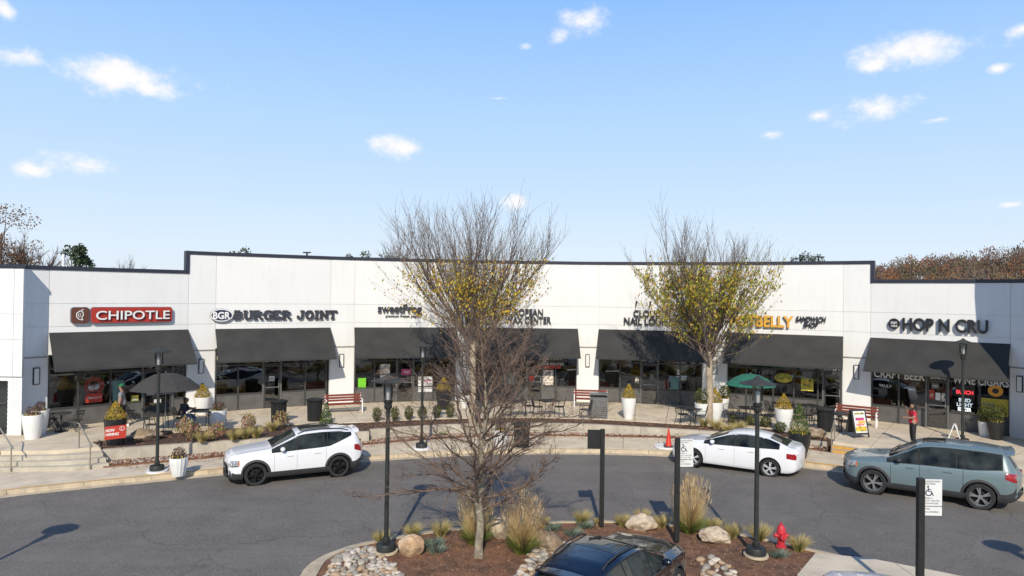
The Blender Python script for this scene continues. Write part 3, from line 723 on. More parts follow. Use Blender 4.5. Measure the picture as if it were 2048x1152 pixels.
stroke(f, [(uc + .12, zc + .22), (uc + .07, zc + .25), (uc + .03, zc + .17)], .19, .018, mb)
stroke(f, [(uc + .1, zc + .13), (uc - .02, zc + .18), (uc - .13, zc + .08), (uc - .13, zc - .06), (uc - .04, zc - .17), (uc + .09, zc - .2)], .19, .02, mb)
stroke(f, [(uc + .1, zc + .13), (uc + .11, zc + .0), (uc + .05, zc - .1), (uc + .1, zc - .2)], .19, .018, mb)
stroke(f, [(uc + .03, zc + .07), (uc - .06, zc + .06), (uc - .07, zc - .03), (uc, zc - .08)], .19, .014, mb)
stroke(f, [(uc + .03, zc + .02), (uc - .01, zc - .02)], .19, .014, mb)
build('pepper_emblem', mb, 'white_plain', t)['kind'] = 'stuff'

t = wall_thing_at(3, 545, 630, 'shop_sign', 'dark slab letters BURGER JOINT beside a navy BGR oval above the second awning', 'sign')
f, u0, u1, z0, z1 = fbox_sign(3, 419, 617, 466, 643.5)
uc, zc = (u0 + u1) / 2, (z0 + z1) / 2; a, b = (u1 - u0) / 2, (z1 - z0) / 2
mb = MB(); ellipse(f, uc, zc, a, b, .03, .16, mb); build('sign_box', mb, 'letter_side', t)
mb = MB(); ellipse(f, uc, zc, a - .01, b - .01, .161, .168, mb); build('sign_rim', mb, 'white_plain', t)
mb = MB(); ellipse(f, uc, zc, a - .06, b - .06, .169, .176, mb); build('sign_face', mb, 'navy', t)
letters(t, 3, 'BGR', 425, 623.5, 460, 638, 'white_plain', .178, .015, .03)
# slab-serif letters drawn as bars (unit cell 1 x 1)
SL = {'B': [((.16, 0), (.16, 1)), ((0, .06), (.7, .06)), ((0, .94), (.68, .94)), ((.2, .53), (.7, .53)), ((.80, .62), (.76, .88)), ((.84, .14), (.82, .44))],
      'U': [((.2, .25), (.2, 1)), ((.8, .25), (.8, 1)), ((0, .94), (.4, .94)), ((.62, .94), (1, .94)), ((.2, .25), (.32, .08)), ((.32, .07), (.68, .07)), ((.68, .08), (.8, .25))],
      'R': [((.16, 0), (.16, 1)), ((0, .06), (.42, .06)), ((0, .94), (.66, .94)), ((.2, .5), (.66, .5)), ((.78, .6), (.76, .88)), ((.5, .5), (.82, .06)), ((.72, .06), (1, .06))],
      'G': [((.14, .28), (.14, .74)), ((.14, .72), (.32, .92)), ((.3, .94), (.72, .94)), ((.86, .68), (.86, 1)), ((.14, .28), (.32, .08)), ((.3, .07), (.86, .07)), ((.82, .07), (.82, .44)), ((.55, .44), (.98, .44))],
      'E': [((.16, 0), (.16, 1)), ((0, .06), (.9, .06)), ((0, .94), (.88, .94)), ((.2, .52), (.6, .52)), ((.86, .06), (.86, .3)), ((.84, .72), (.84, .94))],
      'J': [((.68, .25), (.68, 1)), ((.4, .94), (.95, .94)), ((.68, .25), (.55, .08)), ((.22, .07), (.56, .07)), ((.1, .12), (.1, .42))],
      'O': [((.14, .28), (.14, .72)), ((.86, .28), (.86, .72)), ((.32, .94), (.68, .94)), ((.32, .06), (.68, .06)), ((.14, .7), (.34, .93)), ((.86, .7), (.66, .93)), ((.14, .3), (.34, .07)), ((.86, .3), (.66, .07))],
      'I': [((.5, 0), (.5, 1)), ((.1, .06), (.9, .06)), ((.1, .94), (.9, .94))],
      'N': [((.18, 0), (.18, 1)), ((.84, 0), (.84, 1)), ((0, .06), (.38, .06)), ((0, .94), (.3, .94)), ((.64, .94), (1, .94)), ((.2, .96), (.82, .06))],
      'T': [((.5, 0), (.5, 1)), ((.28, .06), (.72, .06)), ((0, .94), (1, .94)), ((.05, .72), (.05, .94)), ((.95, .72), (.95, .94))]}
wd = {'B': .9, 'U': 1, 'R': 1, 'G': .98, 'E': .9, 'J': .82, 'O': .95, 'I': .55, 'N': 1, 'T': .95, ' ': .55}
f, u0, u1, z0, z1 = fbox_sign(3, 467.5, 620, 673, 640)
txt = 'BURGER JOINT'; tot = sum(wd[c] for c in txt) + .06 * 11; k = (u1 - u0) / tot; uu = u0; h = z1 - z0
for c in txt:
    if c != ' ':
        mb = MB()
        for j, ((xa, ya), (xb, yb)) in enumerate(SL[c]):
            horiz = abs(ya - yb) < .01; w_ = .06 * 1.6 if horiz else .125; 
            mb.bar(f.P(uu + xa * wd[c] * k, .11 + .002 * j, z0 + (.06 + ya * .88) * h), f.P(uu + xb * wd[c] * k, .11 + .002 * j, z0 + (.06 + yb * .88) * h), .11 + 0.0 * j if not horiz else .11, .105 if not horiz else .085) if False else None
            p, q = Vector((xa * wd[c] * k, (.06 + ya * .88) * h)), Vector((xb * wd[c] * k, (.06 + yb * .88) * h)); dd = (q - p).normalized(); nn = Vector((-dd.y, dd.x)) * (.045 if horiz else .058)
            pp = [p - nn, q - nn, q + nn, p + nn]; e = .0015 * j
            mb.add([f.P(uu + v_.x, .05 - e, z0 + v_.y) for v_ in pp] + [f.P(uu + v_.x, .13 + e, z0 + v_.y) for v_ in pp], [(0, 1, 2, 3), (7, 6, 5, 4), (0, 4, 5, 1), (1, 5, 6, 2), (2, 6, 7, 3), (3, 7, 4, 0)])
        build('letter', mb, 'letter_dark', t)
    uu += (wd[c] + .06) * k

t = wall_thing_at(5, 800, 622, 'shop_sign', 'dark lettering sweetFrog premium frozen yogurt above the third awning', 'sign')
letters(t, 5, 'sweetFrog', 755, 609, 843, 630, 'letter_dark', .05, .1, .025)
letters(t, 5, 'premium frozen yogurt', 771, 629.5, 841, 635.5, 'letter_dark', .04, .04, .012)
t = wall_thing_at(7, 1055, 632, 'shop_sign', 'two line dark sign EUROPEAN WAX CENTER above the fourth awning', 'sign')
letters(t, 7, 'EUROPEAN', 1010, 618, 1086, 630.5, 'letter_dark', .05, .1, .02)
letters(t, 7, 'WAX CENTER', 1010, 633.5, 1102, 646, 'letter_dark', .05, .1, .02)
t = wall_thing_at(9, 1300, 635, 'shop_sign', 'two line black sign CLOUD 9 NAIL LOUNGE above the fifth awning', 'sign')
letters(t, 9, 'CLOUD 9', 1267, 621, 1336, 633.5, 'letter_black', .05, .09, .02)
letters(t, 9, 'NAIL LOUNGE', 1248, 636.5, 1358, 649, 'letter_black', .05, .09, .02)
f = F[9]
for px in (1273, 1301, 1329):
    u, z = f.hit(px, 604); mb = MB(); ellipse(f, u, z, .055, .055, .03, .09, mb, 12); mb.bar(f.P(u, .05, z), f.P(u - .07, .06, z - .42), .03, .03); mb.bar(f.P(u - .01, .05, z - .05), f.P(u - .025, .05, z - .2), .07, .07); build('pin', mb, 'letter_black', t)
t = wall_thing_at(11, 1520, 642, 'shop_sign', 'yellow letters POTBELLY with smaller dark SANDWICH SHOP above the sixth awning', 'sign')
letters(t, 11, 'POTBELLY', 1461, 632, 1587, 652, 'letter_yellow', .05, .12, .025, side='letter_black')
letters(t, 11, 'SANDWICH', 1592, 633.5, 1651, 643, 'letter_black', .05, .08, .02, shear=.12)
letters(t, 11, 'SHOP', 1607, 645, 1636, 654.5, 'letter_black', .05, .08, .02, shear=.12)
t = wall_thing_at(13, 1880, 650, 'shop_sign', 'bold dark sign HOP N CRU with round badge above the rightmost awning', 'sign')
letters(t, 13, 'HOP N CRU', 1806, 640, 1977, 661, 'letter_black', .06, .12, .025, side='letter_side')
f, u0, u1, z0, z1 = fbox_sign(13, 1777.5, 637, 1800, 657.5)
mb = MB(); ellipse(f, (u0 + u1) / 2, (z0 + z1) / 2, (u1 - u0) / 2, (z1 - z0) / 2, .03, .14, mb); build('sign_box', mb, 'letter_black', t)
letters(t, 13, 'BEER', 1783, 643.3, 1796, 647, 'print_white', .142, .01, .02); letters(t, 13, 'WINE', 1783, 650, 1796, 653.7, 'print_white', .142, .01, .02)
letters(t, 13, '&', 1788.5, 647.6, 1790.5, 649.6, 'print_white', .142, .01, .02)

# shop numbers and lettering on the glass
def glass_text(i, s, px0, py0, px1, py1, m_, label, cat='lettering', off=.01, d=-.075, raised=.012):
    f = F[i]; u0, z0 = f.hit(px0, py1, d); u1, z1 = f.hit(px1, py0, d); zz0 = min(z0, f.hit(px1, py1, d)[1])
    mb = MB(); text_mb(mb, s, f.P(u0, d, z0), f.u, (0, 0, 1), f.n, u1 - u0, z1 - f.hit(px1, py1, d)[1], raised, off)
    o = build('window_lettering', mb, m_); o['kind'] = 'stuff' if False else ''; del o['kind']; return tag(o, label, cat)
def fixed_text(i, s, px0, px1, z0, h, m_, label, off=.01, d=-.075, cat='lettering'):
    f = F[i]; u0 = f.hit(px0, 740, d)[0]; u1 = f.hit(px1, 740, d)[0]
    mb = MB(); text_mb(mb, s, f.P(u0, d, z0), f.u, (0, 0, 1), f.n, u1 - u0, h, .012, off); o = build('window_lettering', mb, m_); return tag(o, label, cat)
fixed_text(1, '20940-A', 302, 350, 2.35, .15, 'print_white', 'white number 20940-A over the leftmost shop door')
fixed_text(3, '20940-B', 530, 560, 2.26, .14, 'print_white', 'white number 20940-B over the burger shop door')
fixed_text(9, '20940-E', 1285, 1317, 2.28, .13, 'print_white', 'white number 20940-E over the nail shop door')
fixed_text(11, '20940-F', 1648, 1682, 2.26, .14, 'print_white', 'white number 20940-F over the sandwich shop door')
fixed_text(13, '20940-G', 1861, 1892, 2.18, .15, 'print_white', 'white number 20940-G over the beer shop door')
fixed_text(13, 'CRAFT BEER', 1748, 1850, 2.06, .36, 'white_plain', 'large white words CRAFT BEER on the transom glass', .02)
fixed_text(13, 'WINE CIGARS', 1906, 2018, 2.06, .36, 'white_plain', 'large white words WINE CIGARS on the transom glass', .02)
fixed_text(13, 'TRULY', 1758, 1784, 1.62, .13, 'print_white', 'faint white word TRULY on the beer shop window')
fixed_text(7, 'EUROPEAN', 1079, 1122, 2.22, .15, 'print_white', 'white word EUROPEAN on the transom of the wax shop')
fixed_text(7, 'WAX CENTER', 1079, 1128, 1.93, .12, 'print_white', 'white words WAX CENTER under the word EUROPEAN on the glass')

def poster(i, px0, py0, px1, py1, m_, label, texts=(), rim=None, d=-.118, name='poster'):
    f = F[i]; u0, z0 = f.hit(px0, py1, d); u1, z1 = f.hit(px1, py0, d); zb = z0
    mb = MB(); f.box(mb, u0, u1, d, d + .006, zb, z1)
    t = tag(build(name, mb, m_), label, 'poster')
    w, h = u1 - u0, z1 - zb
    for (s, x, y, tw, th, mm) in texts:
        tb = MB(); text_mb(tb, s, f.P(u0 + x * w, d + .007, zb + y * h), f.u, (0, 0, 1), f.n, tw * w, th * h, .003, .02); build('print', tb, mm, t)
    return t
poster(1, 171, 786, 205, 806, 'red_sign', 'red poster reading Open to 11 in the leftmost shop window', [('Open to 11', .1, .38, .8, .3, 'print_white')])
t = poster(1, 225, 760, 247, 802, 'poster_teal', 'teal poster on the glass behind the man in the green cap')
f = F[1]
def ring_sign(i, px, py, r, m_, label, bg=None, d=-.11):
    f = F[i]; u, z = f.hit(px, py, d); mb = MB()
    for rad in (r, r * .72): 
        n = 24; mb.add([f.P(u + (rad + q) * math.cos(2 * PI * k / n), d, z + (rad + q) * math.sin(2 * PI * k / n)) for q in (-.018, .018) for k in range(n)], [(k, (k + 1) % n, n + (k + 1) % n, n + k) for k in range(n)])
    mb.tube([f.P(u - .05 * r / .2, d, z + .08), f.P(u - .08, d, z - .02), f.P(u, d, z - .09), f.P(u + .05, d, z + .05)], .012, 4)
    o = build('window_emblem', mb, m_); return tag(o, label, 'window sign')
ring_sign(1, 188, 772, .34, 'red_sign', 'faint red ring emblem on the glass above the Open to 11 poster')
ring_sign(1, 302, 781, .2, 'print_white', 'white ring emblem on the leftmost shop door')
poster(1, 308, 798, 322, 806, 'print_white', 'small white notice on the leftmost shop door'); poster(1, 262, 790, 277, 806, 'poster_green', 'small green and white notice on the glass left of the leftmost door', [('OPEN', .15, .3, .7, .3, 'print_white')])
# neon burger outline
f = F[3]; mb = MB(); u, z = f.hit(444, 762, -.2); 
def arcp(uc, zc, a, b, t0, t1, n=10): return [(uc + a * math.cos(math.radians(t0 + (t1 - t0) * k / n)), zc + b * math.sin(math.radians(t0 + (t1 - t0) * k / n))) for k in range(n + 1)]
for pts in (arcp(u, z, .34, .22, 0, 180), [(u - .36, z - .02), (u, z + .0), (u + .36, z - .02)], [(u - .34, z - .12), (u, z - .1), (u + .34, z - .12)], arcp(u, z - .2, .34, .1, 180, 360)): stroke(f, pts, -.2, .012, mb)
for k in (-.07, 0, .07): stroke(f, [(u + k, z + .3), (u + k + .02, z + .37), (u + k - .01, z + .43), (u + k + .02, z + .5)], -.2, .008, mb)
tag(build('neon_sign', mb, 'neon_yellow'), 'yellow neon burger outline in the burger shop window', 'neon sign')
poster(3, 538, 752, 549, 762, 'print_white', 'small white print on the burger shop door', [('BGR', .1, .2, .8, .5, 'navy')])
poster(5, 760, 728, 780, 748, 'poster_mix', 'blue poster high in the frozen yogurt window', [('FROZEN', .1, .6, .8, .2, 'print_white')]); poster(5, 760, 750, 780, 762, 'print_white', 'white and orange poster under the blue one in the yogurt window')
poster(5, 716, 756, 732, 778, 'bright_green', 'plain bright green display board at the left of the frozen yogurt window'); poster(5, 803, 738, 822, 750, 'poster_pink', 'pink and white poster on the yogurt shop door', [('YUM', .2, .3, .6, .4, 'print_white')]); poster(5, 836, 752, 866, 784, 'print_white', 'large white bordered poster right of the yogurt door', [('OPEN', .2, .6, .6, .2, 'poster_pink')])
poster(7, 1076, 731, 1122, 737, 'red_sign', 'dark red strip sign under the white words on the wax shop glass'); poster(7, 1056, 752, 1067, 762, 'red_sign', 'small red sticker on the wax shop door'); poster(7, 1085, 740, 1107, 770, 'poster_mix', 'tall picture poster in the wax shop window', d=-.116)
poster(7, 1004, 745, 1030, 768, 'poster_teal', 'bluish picture poster left of the wax shop door')
poster(9, 1270, 754, 1278, 766, 'poster_mix', 'small picture card in the left window of the nail shop'); poster(9, 1341, 755, 1358, 778, 'poster_teal', 'pale grey poster right of the nail shop door')
poster(9, 1354, 738, 1361, 750, 'poster_mix', 'small blue and red neon notice in the nail shop window'); poster(9, 1299, 749, 1308, 760, 'frame_grey', 'small square notice on the nail shop door')
t = poster(11, 1602, 757, 1627, 781, 'poster_green', 'green and yellow menu poster in the sandwich shop window', [('PICKS', .12, .5, .76, .28, 'letter_yellow')])
f = F[11]; u, z = f.hit(1567, 756, -.1); mb = MB(); ellipse(f, u, z, .42, .24, -.11, -.1, mb); t = tag(build('window_emblem', mb, 'poster_yellow'), 'oval orange and green emblem sticker on the sandwich shop window', 'window sign')
mb = MB(); ellipse(f, u, z + .02, .36, .19, -.099, -.097, mb); build('emblem_face', mb, 'poster_green', t)
poster(13, 1857, 780, 1869, 797, 'red_sign', 'red and blue stickers on the beer shop door', [('XX', .2, .2, .6, .4, 'poster_mix')]); poster(13, 1871, 786, 1881, 800, 'print_white', 'white sheet on the beer shop door'); poster(13, 1883, 787, 1894, 803, 'poster_mix', 'blue and white notices beside the beer shop door handle')
poster(13, 1863, 767, 1878, 777, 'frame_grey', 'framed hours sign at the top of the beer shop door', [('OPEN', .15, .3, .7, .4, 'print_white')])
fixed_text(13, 'BUSCH', 1913, 1947, 1.62, .17, 'neon_red', 'red neon word in the beer shop window', .03, cat='neon sign')
f = F[13]
poster(13, 1911, 772, 1950, 792, 'black_metal', 'dark board behind the red neon word', d=-.117)
for s, px0, px1, z in (('BUD', 1918, 1942, 1.28), ('LIGHT', 1914, 1946, 1.08), ('SELTZER', 1916, 1943, .88)):
    fixed_text(13, s, px0, px1, z, .16, 'neon_white', 'pale blue white neon word %s in the beer shop window' % s, .03, cat='neon sign')
poster(13, 1962, 800, 2017, 832, 'poster_yellow', 'yellow Keno poster in the rightmost window', [('Keno', .08, .55, .4, .25, 'poster_teal')])
u, z = f.hit(1991, 782, -.1); mb = MB(); ellipse(f, u, z, .27, .24, -.11, -.1, mb); t = tag(build('window_emblem', mb, 'orange_glow'), 'round orange sun emblem above the yellow poster', 'window sign')
mb = MB(); ellipse(f, u, z, .12, .11, -.098, -.096, mb); build('emblem_centre', mb, 'letter_black', t)

# wall lights on the piers
def sconce(i, px, py, label):
    f = F[i]; u, z = f.hit(px, py); p = f.P(u, 0, z - .34); t = thing('wall_light', label, 'wall light', tuple(p), group='flat wall lights on the piers')
    mb = MB(); f.box(mb, u - .115, u + .115, .004, .07, z - .34, z + .34); build('backplate', mb, 'black_metal', t)
    mb = MB(); f.box(mb, u - .08, u + .08, .071, .10, z - .305, z + .305); build('diffuser', mb, 'stucco', t)
    return t
for i, px, py, w in ((0, 72, 752, 'on the shaded wall beside the projecting left block'), (2, 402, 732, 'on the pier left of the burger shop'), (4, 683, 721, 'on the pier right of the burger shop'),
                     (8, 1175, 721, 'on the pier between the wax and nail shops'), (10, 1430, 735, 'on the pier behind the right yellow tree'), (12, 1713, 744, 'on the pier left of the beer shop'), (14, 2040, 768, 'on the shaded wall at the far right'), (6, 929, 722, 'on the pier behind the left yellow tree')):
    sconce(i, px, py, 'dark framed flat wall light ' + w)
# interiors: counters, lamps, tables (seen through the glass)
for i, a, b, lab in ((3, 563, 652, 'pale wood counter inside the right windows of the burger shop'), (11, 1582, 1683, 'pale wood counter inside the sandwich shop window')):
    f = F[i]; u0, u1 = f.hit(a, 780, -.5)[0], f.hit(b, 780, -.5)[0]; mb = MB(); f.box(mb, u0, u1, -.55, -.22, .86, .91); t = tag(build('counter', mb, 'wood_counter'), lab, 'counter')
for i in BAYS:
    f = F[i]
    for k in range(6):
        u = f.L * (k + .5) / 6 + R.uniform(-.3, .3); d = -R.uniform(1.6, 4.5)
        mb = MB(); mb.lathe([(.001, 2.45), (.09, 2.4), (.11, 2.3), (.06, 2.2), (.001, 2.2)], 10, tuple(f.P(u, d, 0))); mb.tube([f.P(u, d, 2.45), f.P(u, d, 3.3)], .008, 4)
        tag(build('pendant_lamp', mb, 'warm_lamp'), 'small warm pendant lamp hanging inside a shop', 'lamp', 'pendant lamps inside the shops')
    for k in range(3):
        u = f.L * (k + .5) / 3 + R.uniform(-.4, .4); d = -R.uniform(1.3, 3.2); p = f.P(u, d, 0); ma_ = R.choice(['wood_counter', 'interior_wall_light', 'grey_metal'])
        t = thing('indoor_table', 'small indoor table dimly seen through the shop glass', 'table', tuple(p), group='tables inside the shops')
        mb = MB(); mb.box(p + Vector((0, 0, .74)), (.8, .8, .04), f.u.to_2d().angle_signed(Vector((1, 0)))); build('tabletop', mb, ma_, t)
        mb = MB(); mb.tube([p, p + Vector((0, 0, .72))], .04, 6); build('leg', mb, 'black_metal', t)

# ---------------------------------------------------------------- street lamps
def make_lamp(label, loc, ring_m=None):
    t = thing('street_lamp', label, 'street lamp', loc, group='dark post lamps with wide hoods')
    mb = MB(); mb.lathe([(.235, 0), (.235, .19), (.22, .22), (.08, .24)], 24); build('base_drum', mb, 'lamp_post', t, smooth=True, world=False)
    mb = MB(); mb.tube([(0, 0, .25), (0, 0, 3.45)], [.057, .050], 14); mb.lathe([(.085, .25), (.09, .34), (.07, .36)], 14); build('pole', mb, 'lamp_post', t, smooth=True, world=False)
    mb = MB(); mb.lathe([(.052, 3.44), (.095, 3.49), (.10, 3.56), (.08, 3.58), (.105, 3.61), (.11, 3.66), (.09, 3.68)], 18); build('collar', mb, 'lamp_post', t, smooth=True, world=False)
    mb = MB(); mb.lathe([(.115, 3.69), (.125, 4.12)], 16, closed=False); g = build('lantern_glass', mb, 'lamp_glass', t, smooth=True, world=False)
    mb = MB(); mb.lathe([(.05, 3.69), (.06, 3.75), (.055, 3.95), (.02, 3.98)], 12); build('light_unit', mb, 'white_plain', t, smooth=True, world=False)
    for k in range(4):
        a = PI / 4 + k * PI / 2; mb = MB(); mb.box((.128 * math.cos(a), .128 * math.sin(a), 3.90), (.012, .012, .46), a); build('cage_bar', mb, 'lamp_post', t, world=False)
    mb = MB(); mb.lathe([(.14, 4.10), (.16, 4.13), (.42, 4.135), (.425, 4.15), (.20, 4.22), (.09, 4.27), (.03, 4.33), (.001, 4.34)], 28); build('hood', mb, 'hood_grey', t, smooth=30, world=False)
    if ring_m:
        mb = MB(); mb.lathe([(.34 if 'white' in ring_m else .29, 0), (.34 if 'white' in ring_m else .29, .05), (.26, .055), (.001, .055)], 28); build('footing', mb, ring_m, t, smooth=30, world=False)
    return t
def ground_pt(px, py, h=0):
    z = -.6
    for _ in range(4): p = at(px, py, z); z = zr(p.x) + h
    return Vector((p.x, p.y, z))
lp = make_lamp('leftmost dark post lamp, standing on the pavement beside the fluted white planter', tuple(ground_pt(314, 943, .15)), 'white_plain')
def lamp2(px, py, h, label, foot): 
    if foot: 
        t = make_lamp(label, tuple(ground_pt(px, py, h)), foot)
    return t
lamp2(843, 897, .15, 'dark post lamp on the pavement behind the bare tree, left of its trunk', 'white_plain')
lamp2(772, 1104, .15, 'tall dark post lamp at the left end of the planted island beside the pebbles', 'curb')
lamp2(1512, 1112, .15, 'tall dark post lamp on the island just left of the red hydrant', 'curb')
lp3 = at(1925, 880, 0.0); make_lamp('rightmost dark post lamp, in front of the beer shop', (lp3.x, lp3.y, -.16), None)
make_lamp('dark post lamp out of frame to the lower left', (-12.2, 12.3, -.55), None); make_lamp('dark post lamp out of frame to the lower right', (12.3, 11.3, -.3), None)

# ---------------------------------------------------------------- sign posts
def handicap(px, pyb, Y, label, front=True, rot=0, two=True):
    if Y is None: p = ground_pt(px, pyb, .15)
    else:
        d = ray(px, pyb); p = CAM + d * (Y / d.y); p.z = zr(p.x) + .15
    t = thing('parking_sign', label, 'sign', tuple(p), rot, group='accessible parking sign posts')
    mb = MB(); mb.box((0, 0, 1.32), (.115, .115, 2.64)); build('post', mb, 'black_metal', t, world=False)
    def plate(z0, z1, nm):
        mb = MB(); mb.box((.235, -.0, (z0 + z1) / 2), (.35, .02, z1 - z0)); return build(nm, mb, 'print_white' if front else 'black_metal', t, world=False)
    A = plate(2.10, 2.62, 'sign_plate'); B = None
    if two and front: A.data.transform(Matrix.Translation((0, 0, 0))); 
    if front:
        def tx(s, x, z, w, h, par):
            mb = MB(); text_mb(mb, s, (x, -.0115, z), (1, 0, 0), (0, 0, 1), (0, -1, 0), w, h, .002, .0); build('print', mb, 'letter_side', par, world=False)
        tx('HANDICAPPED', .085, 2.565, .29, .032, A); tx('REQUIRED', .085, 2.515, .2, .032, A); tx('PENALTY', .085, 2.235, .15, .03, A); tx('$100 - $500 FINE', .085, 2.185, .28, .028, A); tx('TOW AWAY ZONE', .085, 2.135, .25, .028, A)
        mb = MB(); cx, cz = .15, 2.385
        mb.tube([(cx + .055 * math.cos(math.radians(a)), -.012, cz - .03 + .055 * math.sin(math.radians(a))) for a in range(100, 361, 20)], .010, 5)
        mb.tube([(cx - .01, -.012, cz + .07), (cx - .005, -.012, cz + .0), (cx + .055, -.012, cz - .0), (cx + .08, -.012, cz - .075), (cx + .1, -.012, cz - .07)], .010, 5)
        mb.lathe([(.001, .075), (.018, .085), (.018, .1), (.001, .112)], 8, (cx - .012, -.012, cz)); mb.tube([(cx - .008, -.012, cz + .04), (cx + .045, -.012, cz + .04)], .008, 5)
        build('wheelchair_symbol', mb, 'navy', A, world=False)
        B = plate(1.91, 2.08, 'sign_plate'); tx('VAN', .085, 2.025, .09, .034, B); tx('ACCESSIBLE', .085, 1.965, .26, .034, B)
    return t
handicap(1353, 1083, None, 'white accessible parking sign on a black post in front of the white saloon car', True, math.radians(3))
handicap(1841, 1000, 13.5, 'nearest white accessible parking sign, in front of the blue grey crossover', True, math.radians(-2))
t = handicap(1203, 1052, None, 'black sign post seen from the back, beside the bare tree', False, PI)

# ---------------------------------------------------------------- fire hydrant
p = ground_pt(1562, 1094, .15)
t = thing('fire_hydrant', 'red fire hydrant on the right of the planted island', 'hydrant', tuple(p)); t.scale = (.84, .84, .80)
mb = MB(); mb.lathe([(.15, 0), (.15, .04), (.105, .05), (.1, .42), (.135, .44), (.135, .49), (.125, .5), (.12, .58), (.08, .67), (.03, .7)], 18); build('barrel', mb, 'hydrant', t, smooth=35, world=False)
mb = MB(); mb.lathe([(.032, .7), (.03, .77), (.001, .775)], 5); build('top_nut', mb, 'hydrant', t, world=False)
for a in (0, PI, -PI / 2):
    mb = MB(); d = Vector((math.cos(a), math.sin(a), 0)); r = .058 if a != -PI / 2 else .08
    mb.tube([d * .09 + Vector((0, 0, .36)), d * .17 + Vector((0, 0, .36))], r, 10); mb.tube([d * .17 + Vector((0, 0, .36)), d * .2 + Vector((0, 0, .36))], r * 1.2, 6); mb.tube([d * .2 + Vector((0, 0, .36)), d * .225 + Vector((0, 0, .36))], .02, 5); build('outlet_cap', mb, 'hydrant', t, world=False)

# ---------------------------------------------------------------- benches, bins, cone, boards
def fac_dir(x, y): return math.atan2(x - PC.x, y - PC.y)        # facade normal points to PC
def make_bench(label, loc, rz):
    t = thing('bench', label, 'bench', loc, rz, 'red slatted benches against the piers')
    L_ = 1.75
    for k in range(4): 
        mb = MB(); mb.box((0, -.06 - .105 * k, .44 - .008 * k), (L_, .085, .03)); build('seat_slat', mb, 'red_wood', t, world=False)
    for k in range(3):
        mb = MB(); c = Vector((0, .02 + .03 * k, .56 + .12 * k)); mb.box(c, (L_, .03, .095)); build('back_slat', mb, 'red_wood', t, world=False)
    for s in (-1, 1):
        mb = MB(); x = s * (L_ / 2 - .04)
        mb.bar((x, -.44, 0), (x, -.42, .64), .05, .035); mb.bar((x, .06, 0), (x, .0, .44), .05, .035); mb.bar((x, .0, .42), (x, .1, .86), .045, .03); mb.bar((x, -.43, .41), (x, .03, .41), .045, .03); mb.bar((x, -.43, .64), (x, .05, .64), .05, .03)
        build('side_frame', mb, 'white_plain', t, world=False)
    return t
def place(px, py, z=0.0): p = at(px, py, z); return Vector((p.x, p.y, z))
for px, py, lab in ((686, 824, 'red slatted bench on the pier right of the burger shop'), (1181, 813, 'faded red slatted bench behind the grey slatted cabinet'), (1713, 849, 'red slatted bench behind the sandwich board, left of the beer shop')):
    p = place(px, py); make_bench(lab, tuple(p), -fac_dir(p.x, p.y))
def make_bin(label, loc):
    t = thing('litter_bin', label, 'litter bin', loc, group='black slatted litter bins')
    mb = MB(); mb.lathe([(.27, .06), (.29, .5), (.29, .82), (.001, .82)], 20); build('liner', mb, 'planter_black', t, smooth=40, world=False)
    mb = MB()
    for k in range(26):
        a = 2 * PI * k / 26; c, s = math.cos(a), math.sin(a); mb.bar((.29 * c, .29 * s, .03), (.315 * c, .315 * s, .86), .035, .012); mb.bar((.315 * c, .315 * s, .86), (.37 * c, .37 * s, .93), .035, .012)
    mb.lathe([(.285, .02), (.31, .02), (.31, .07), (.285, .07), (.285, .02)], 24, closed=False); mb.lathe([(.34, .91), (.385, .91), (.385, .945), (.34, .945), (.34, .91)], 24, closed=False)
    o = build('slats', mb, 'black_metal', t, world=False); o['kind'] = 'stuff'
    mb = MB(); mb.lathe([(.33, .93), (.34, .96), (.18, 1.0), (.17, .93), (.33, .93)], 20, closed=False); build('lid', mb, 'black_metal', t, smooth=40, world=False)
    return t
for px, py, z, lab in ((557, 845, 0, 'black slatted litter bin on the terrace in front of the burger shop door'), (629, 841, 0, 'black slatted litter bin left of the bench near the white crossover'), (1650, 862, 0, 'black slatted litter bin beside the sandwich board'), ):
    make_bin(lab, tuple(place(px, py, z)))
make_bin('black slatted litter bin on the lower pavement behind the bare tree', tuple(ground_pt(1043, 893, .15)))
t = thing('traffic_cone', 'orange traffic cone on a white round footing by the white saloon car', 'cone', tuple(ground_pt(1337, 893, .21)))
mb = MB(); mb.box((0, 0, .02), (.36, .36, .04)); build('base', mb, 'plastic', t, world=False)
mb = MB(); mb.lathe([(.14, .04), (.12, .08), (.025, .74), (.001, .74)], 18); build('cone', mb, 'cone_orange', t, smooth=40, world=False)
mb = MB(); mb.lathe([(.46, 0), (.46, .05), (.001, .055)], 24); o = build('lamp_footing', mb, 'white_plain', loc=tuple(ground_pt(1331, 894, .15)), world=False); tag(o, 'empty white round lamp footing under the traffic cone', 'footing')
t = thing('slatted_cabinet', 'grey metal slatted bin cabinet in front of the faded bench', 'cabinet', tuple(place(1197, 835)), -fac_dir(4.6, 34))
mb = MB(); mb.box((0, 0, .5), (.78, .5, .96)); build('body', mb, 'frame_grey', t, world=False)
for k in range(9):
    mb = MB(); mb.box((0, -.265, .1 + k * .095), (.74, .02, .06)); build('slat', mb, 'grey_metal', t, world=False)
for s in (-1, 1):
    mb = MB(); mb.box((s * .4, -.0, .5), (.035, .56, 1.0)); build('side_panel', mb, 'grey_metal', t, world=False)
mb = MB(); mb.box((0, 0, 1.12), (.86, .58, .04)); mb.box((0, .22, 1.05), (.8, .04, .12)); build('top', mb, 'grey_metal', t, world=False)
p = place(1714, 874)
t = thing('sandwich_board', 'black sandwich board with a colourful food poster by the rightmost bench', 'sandwich board', tuple(p), math.radians(12))
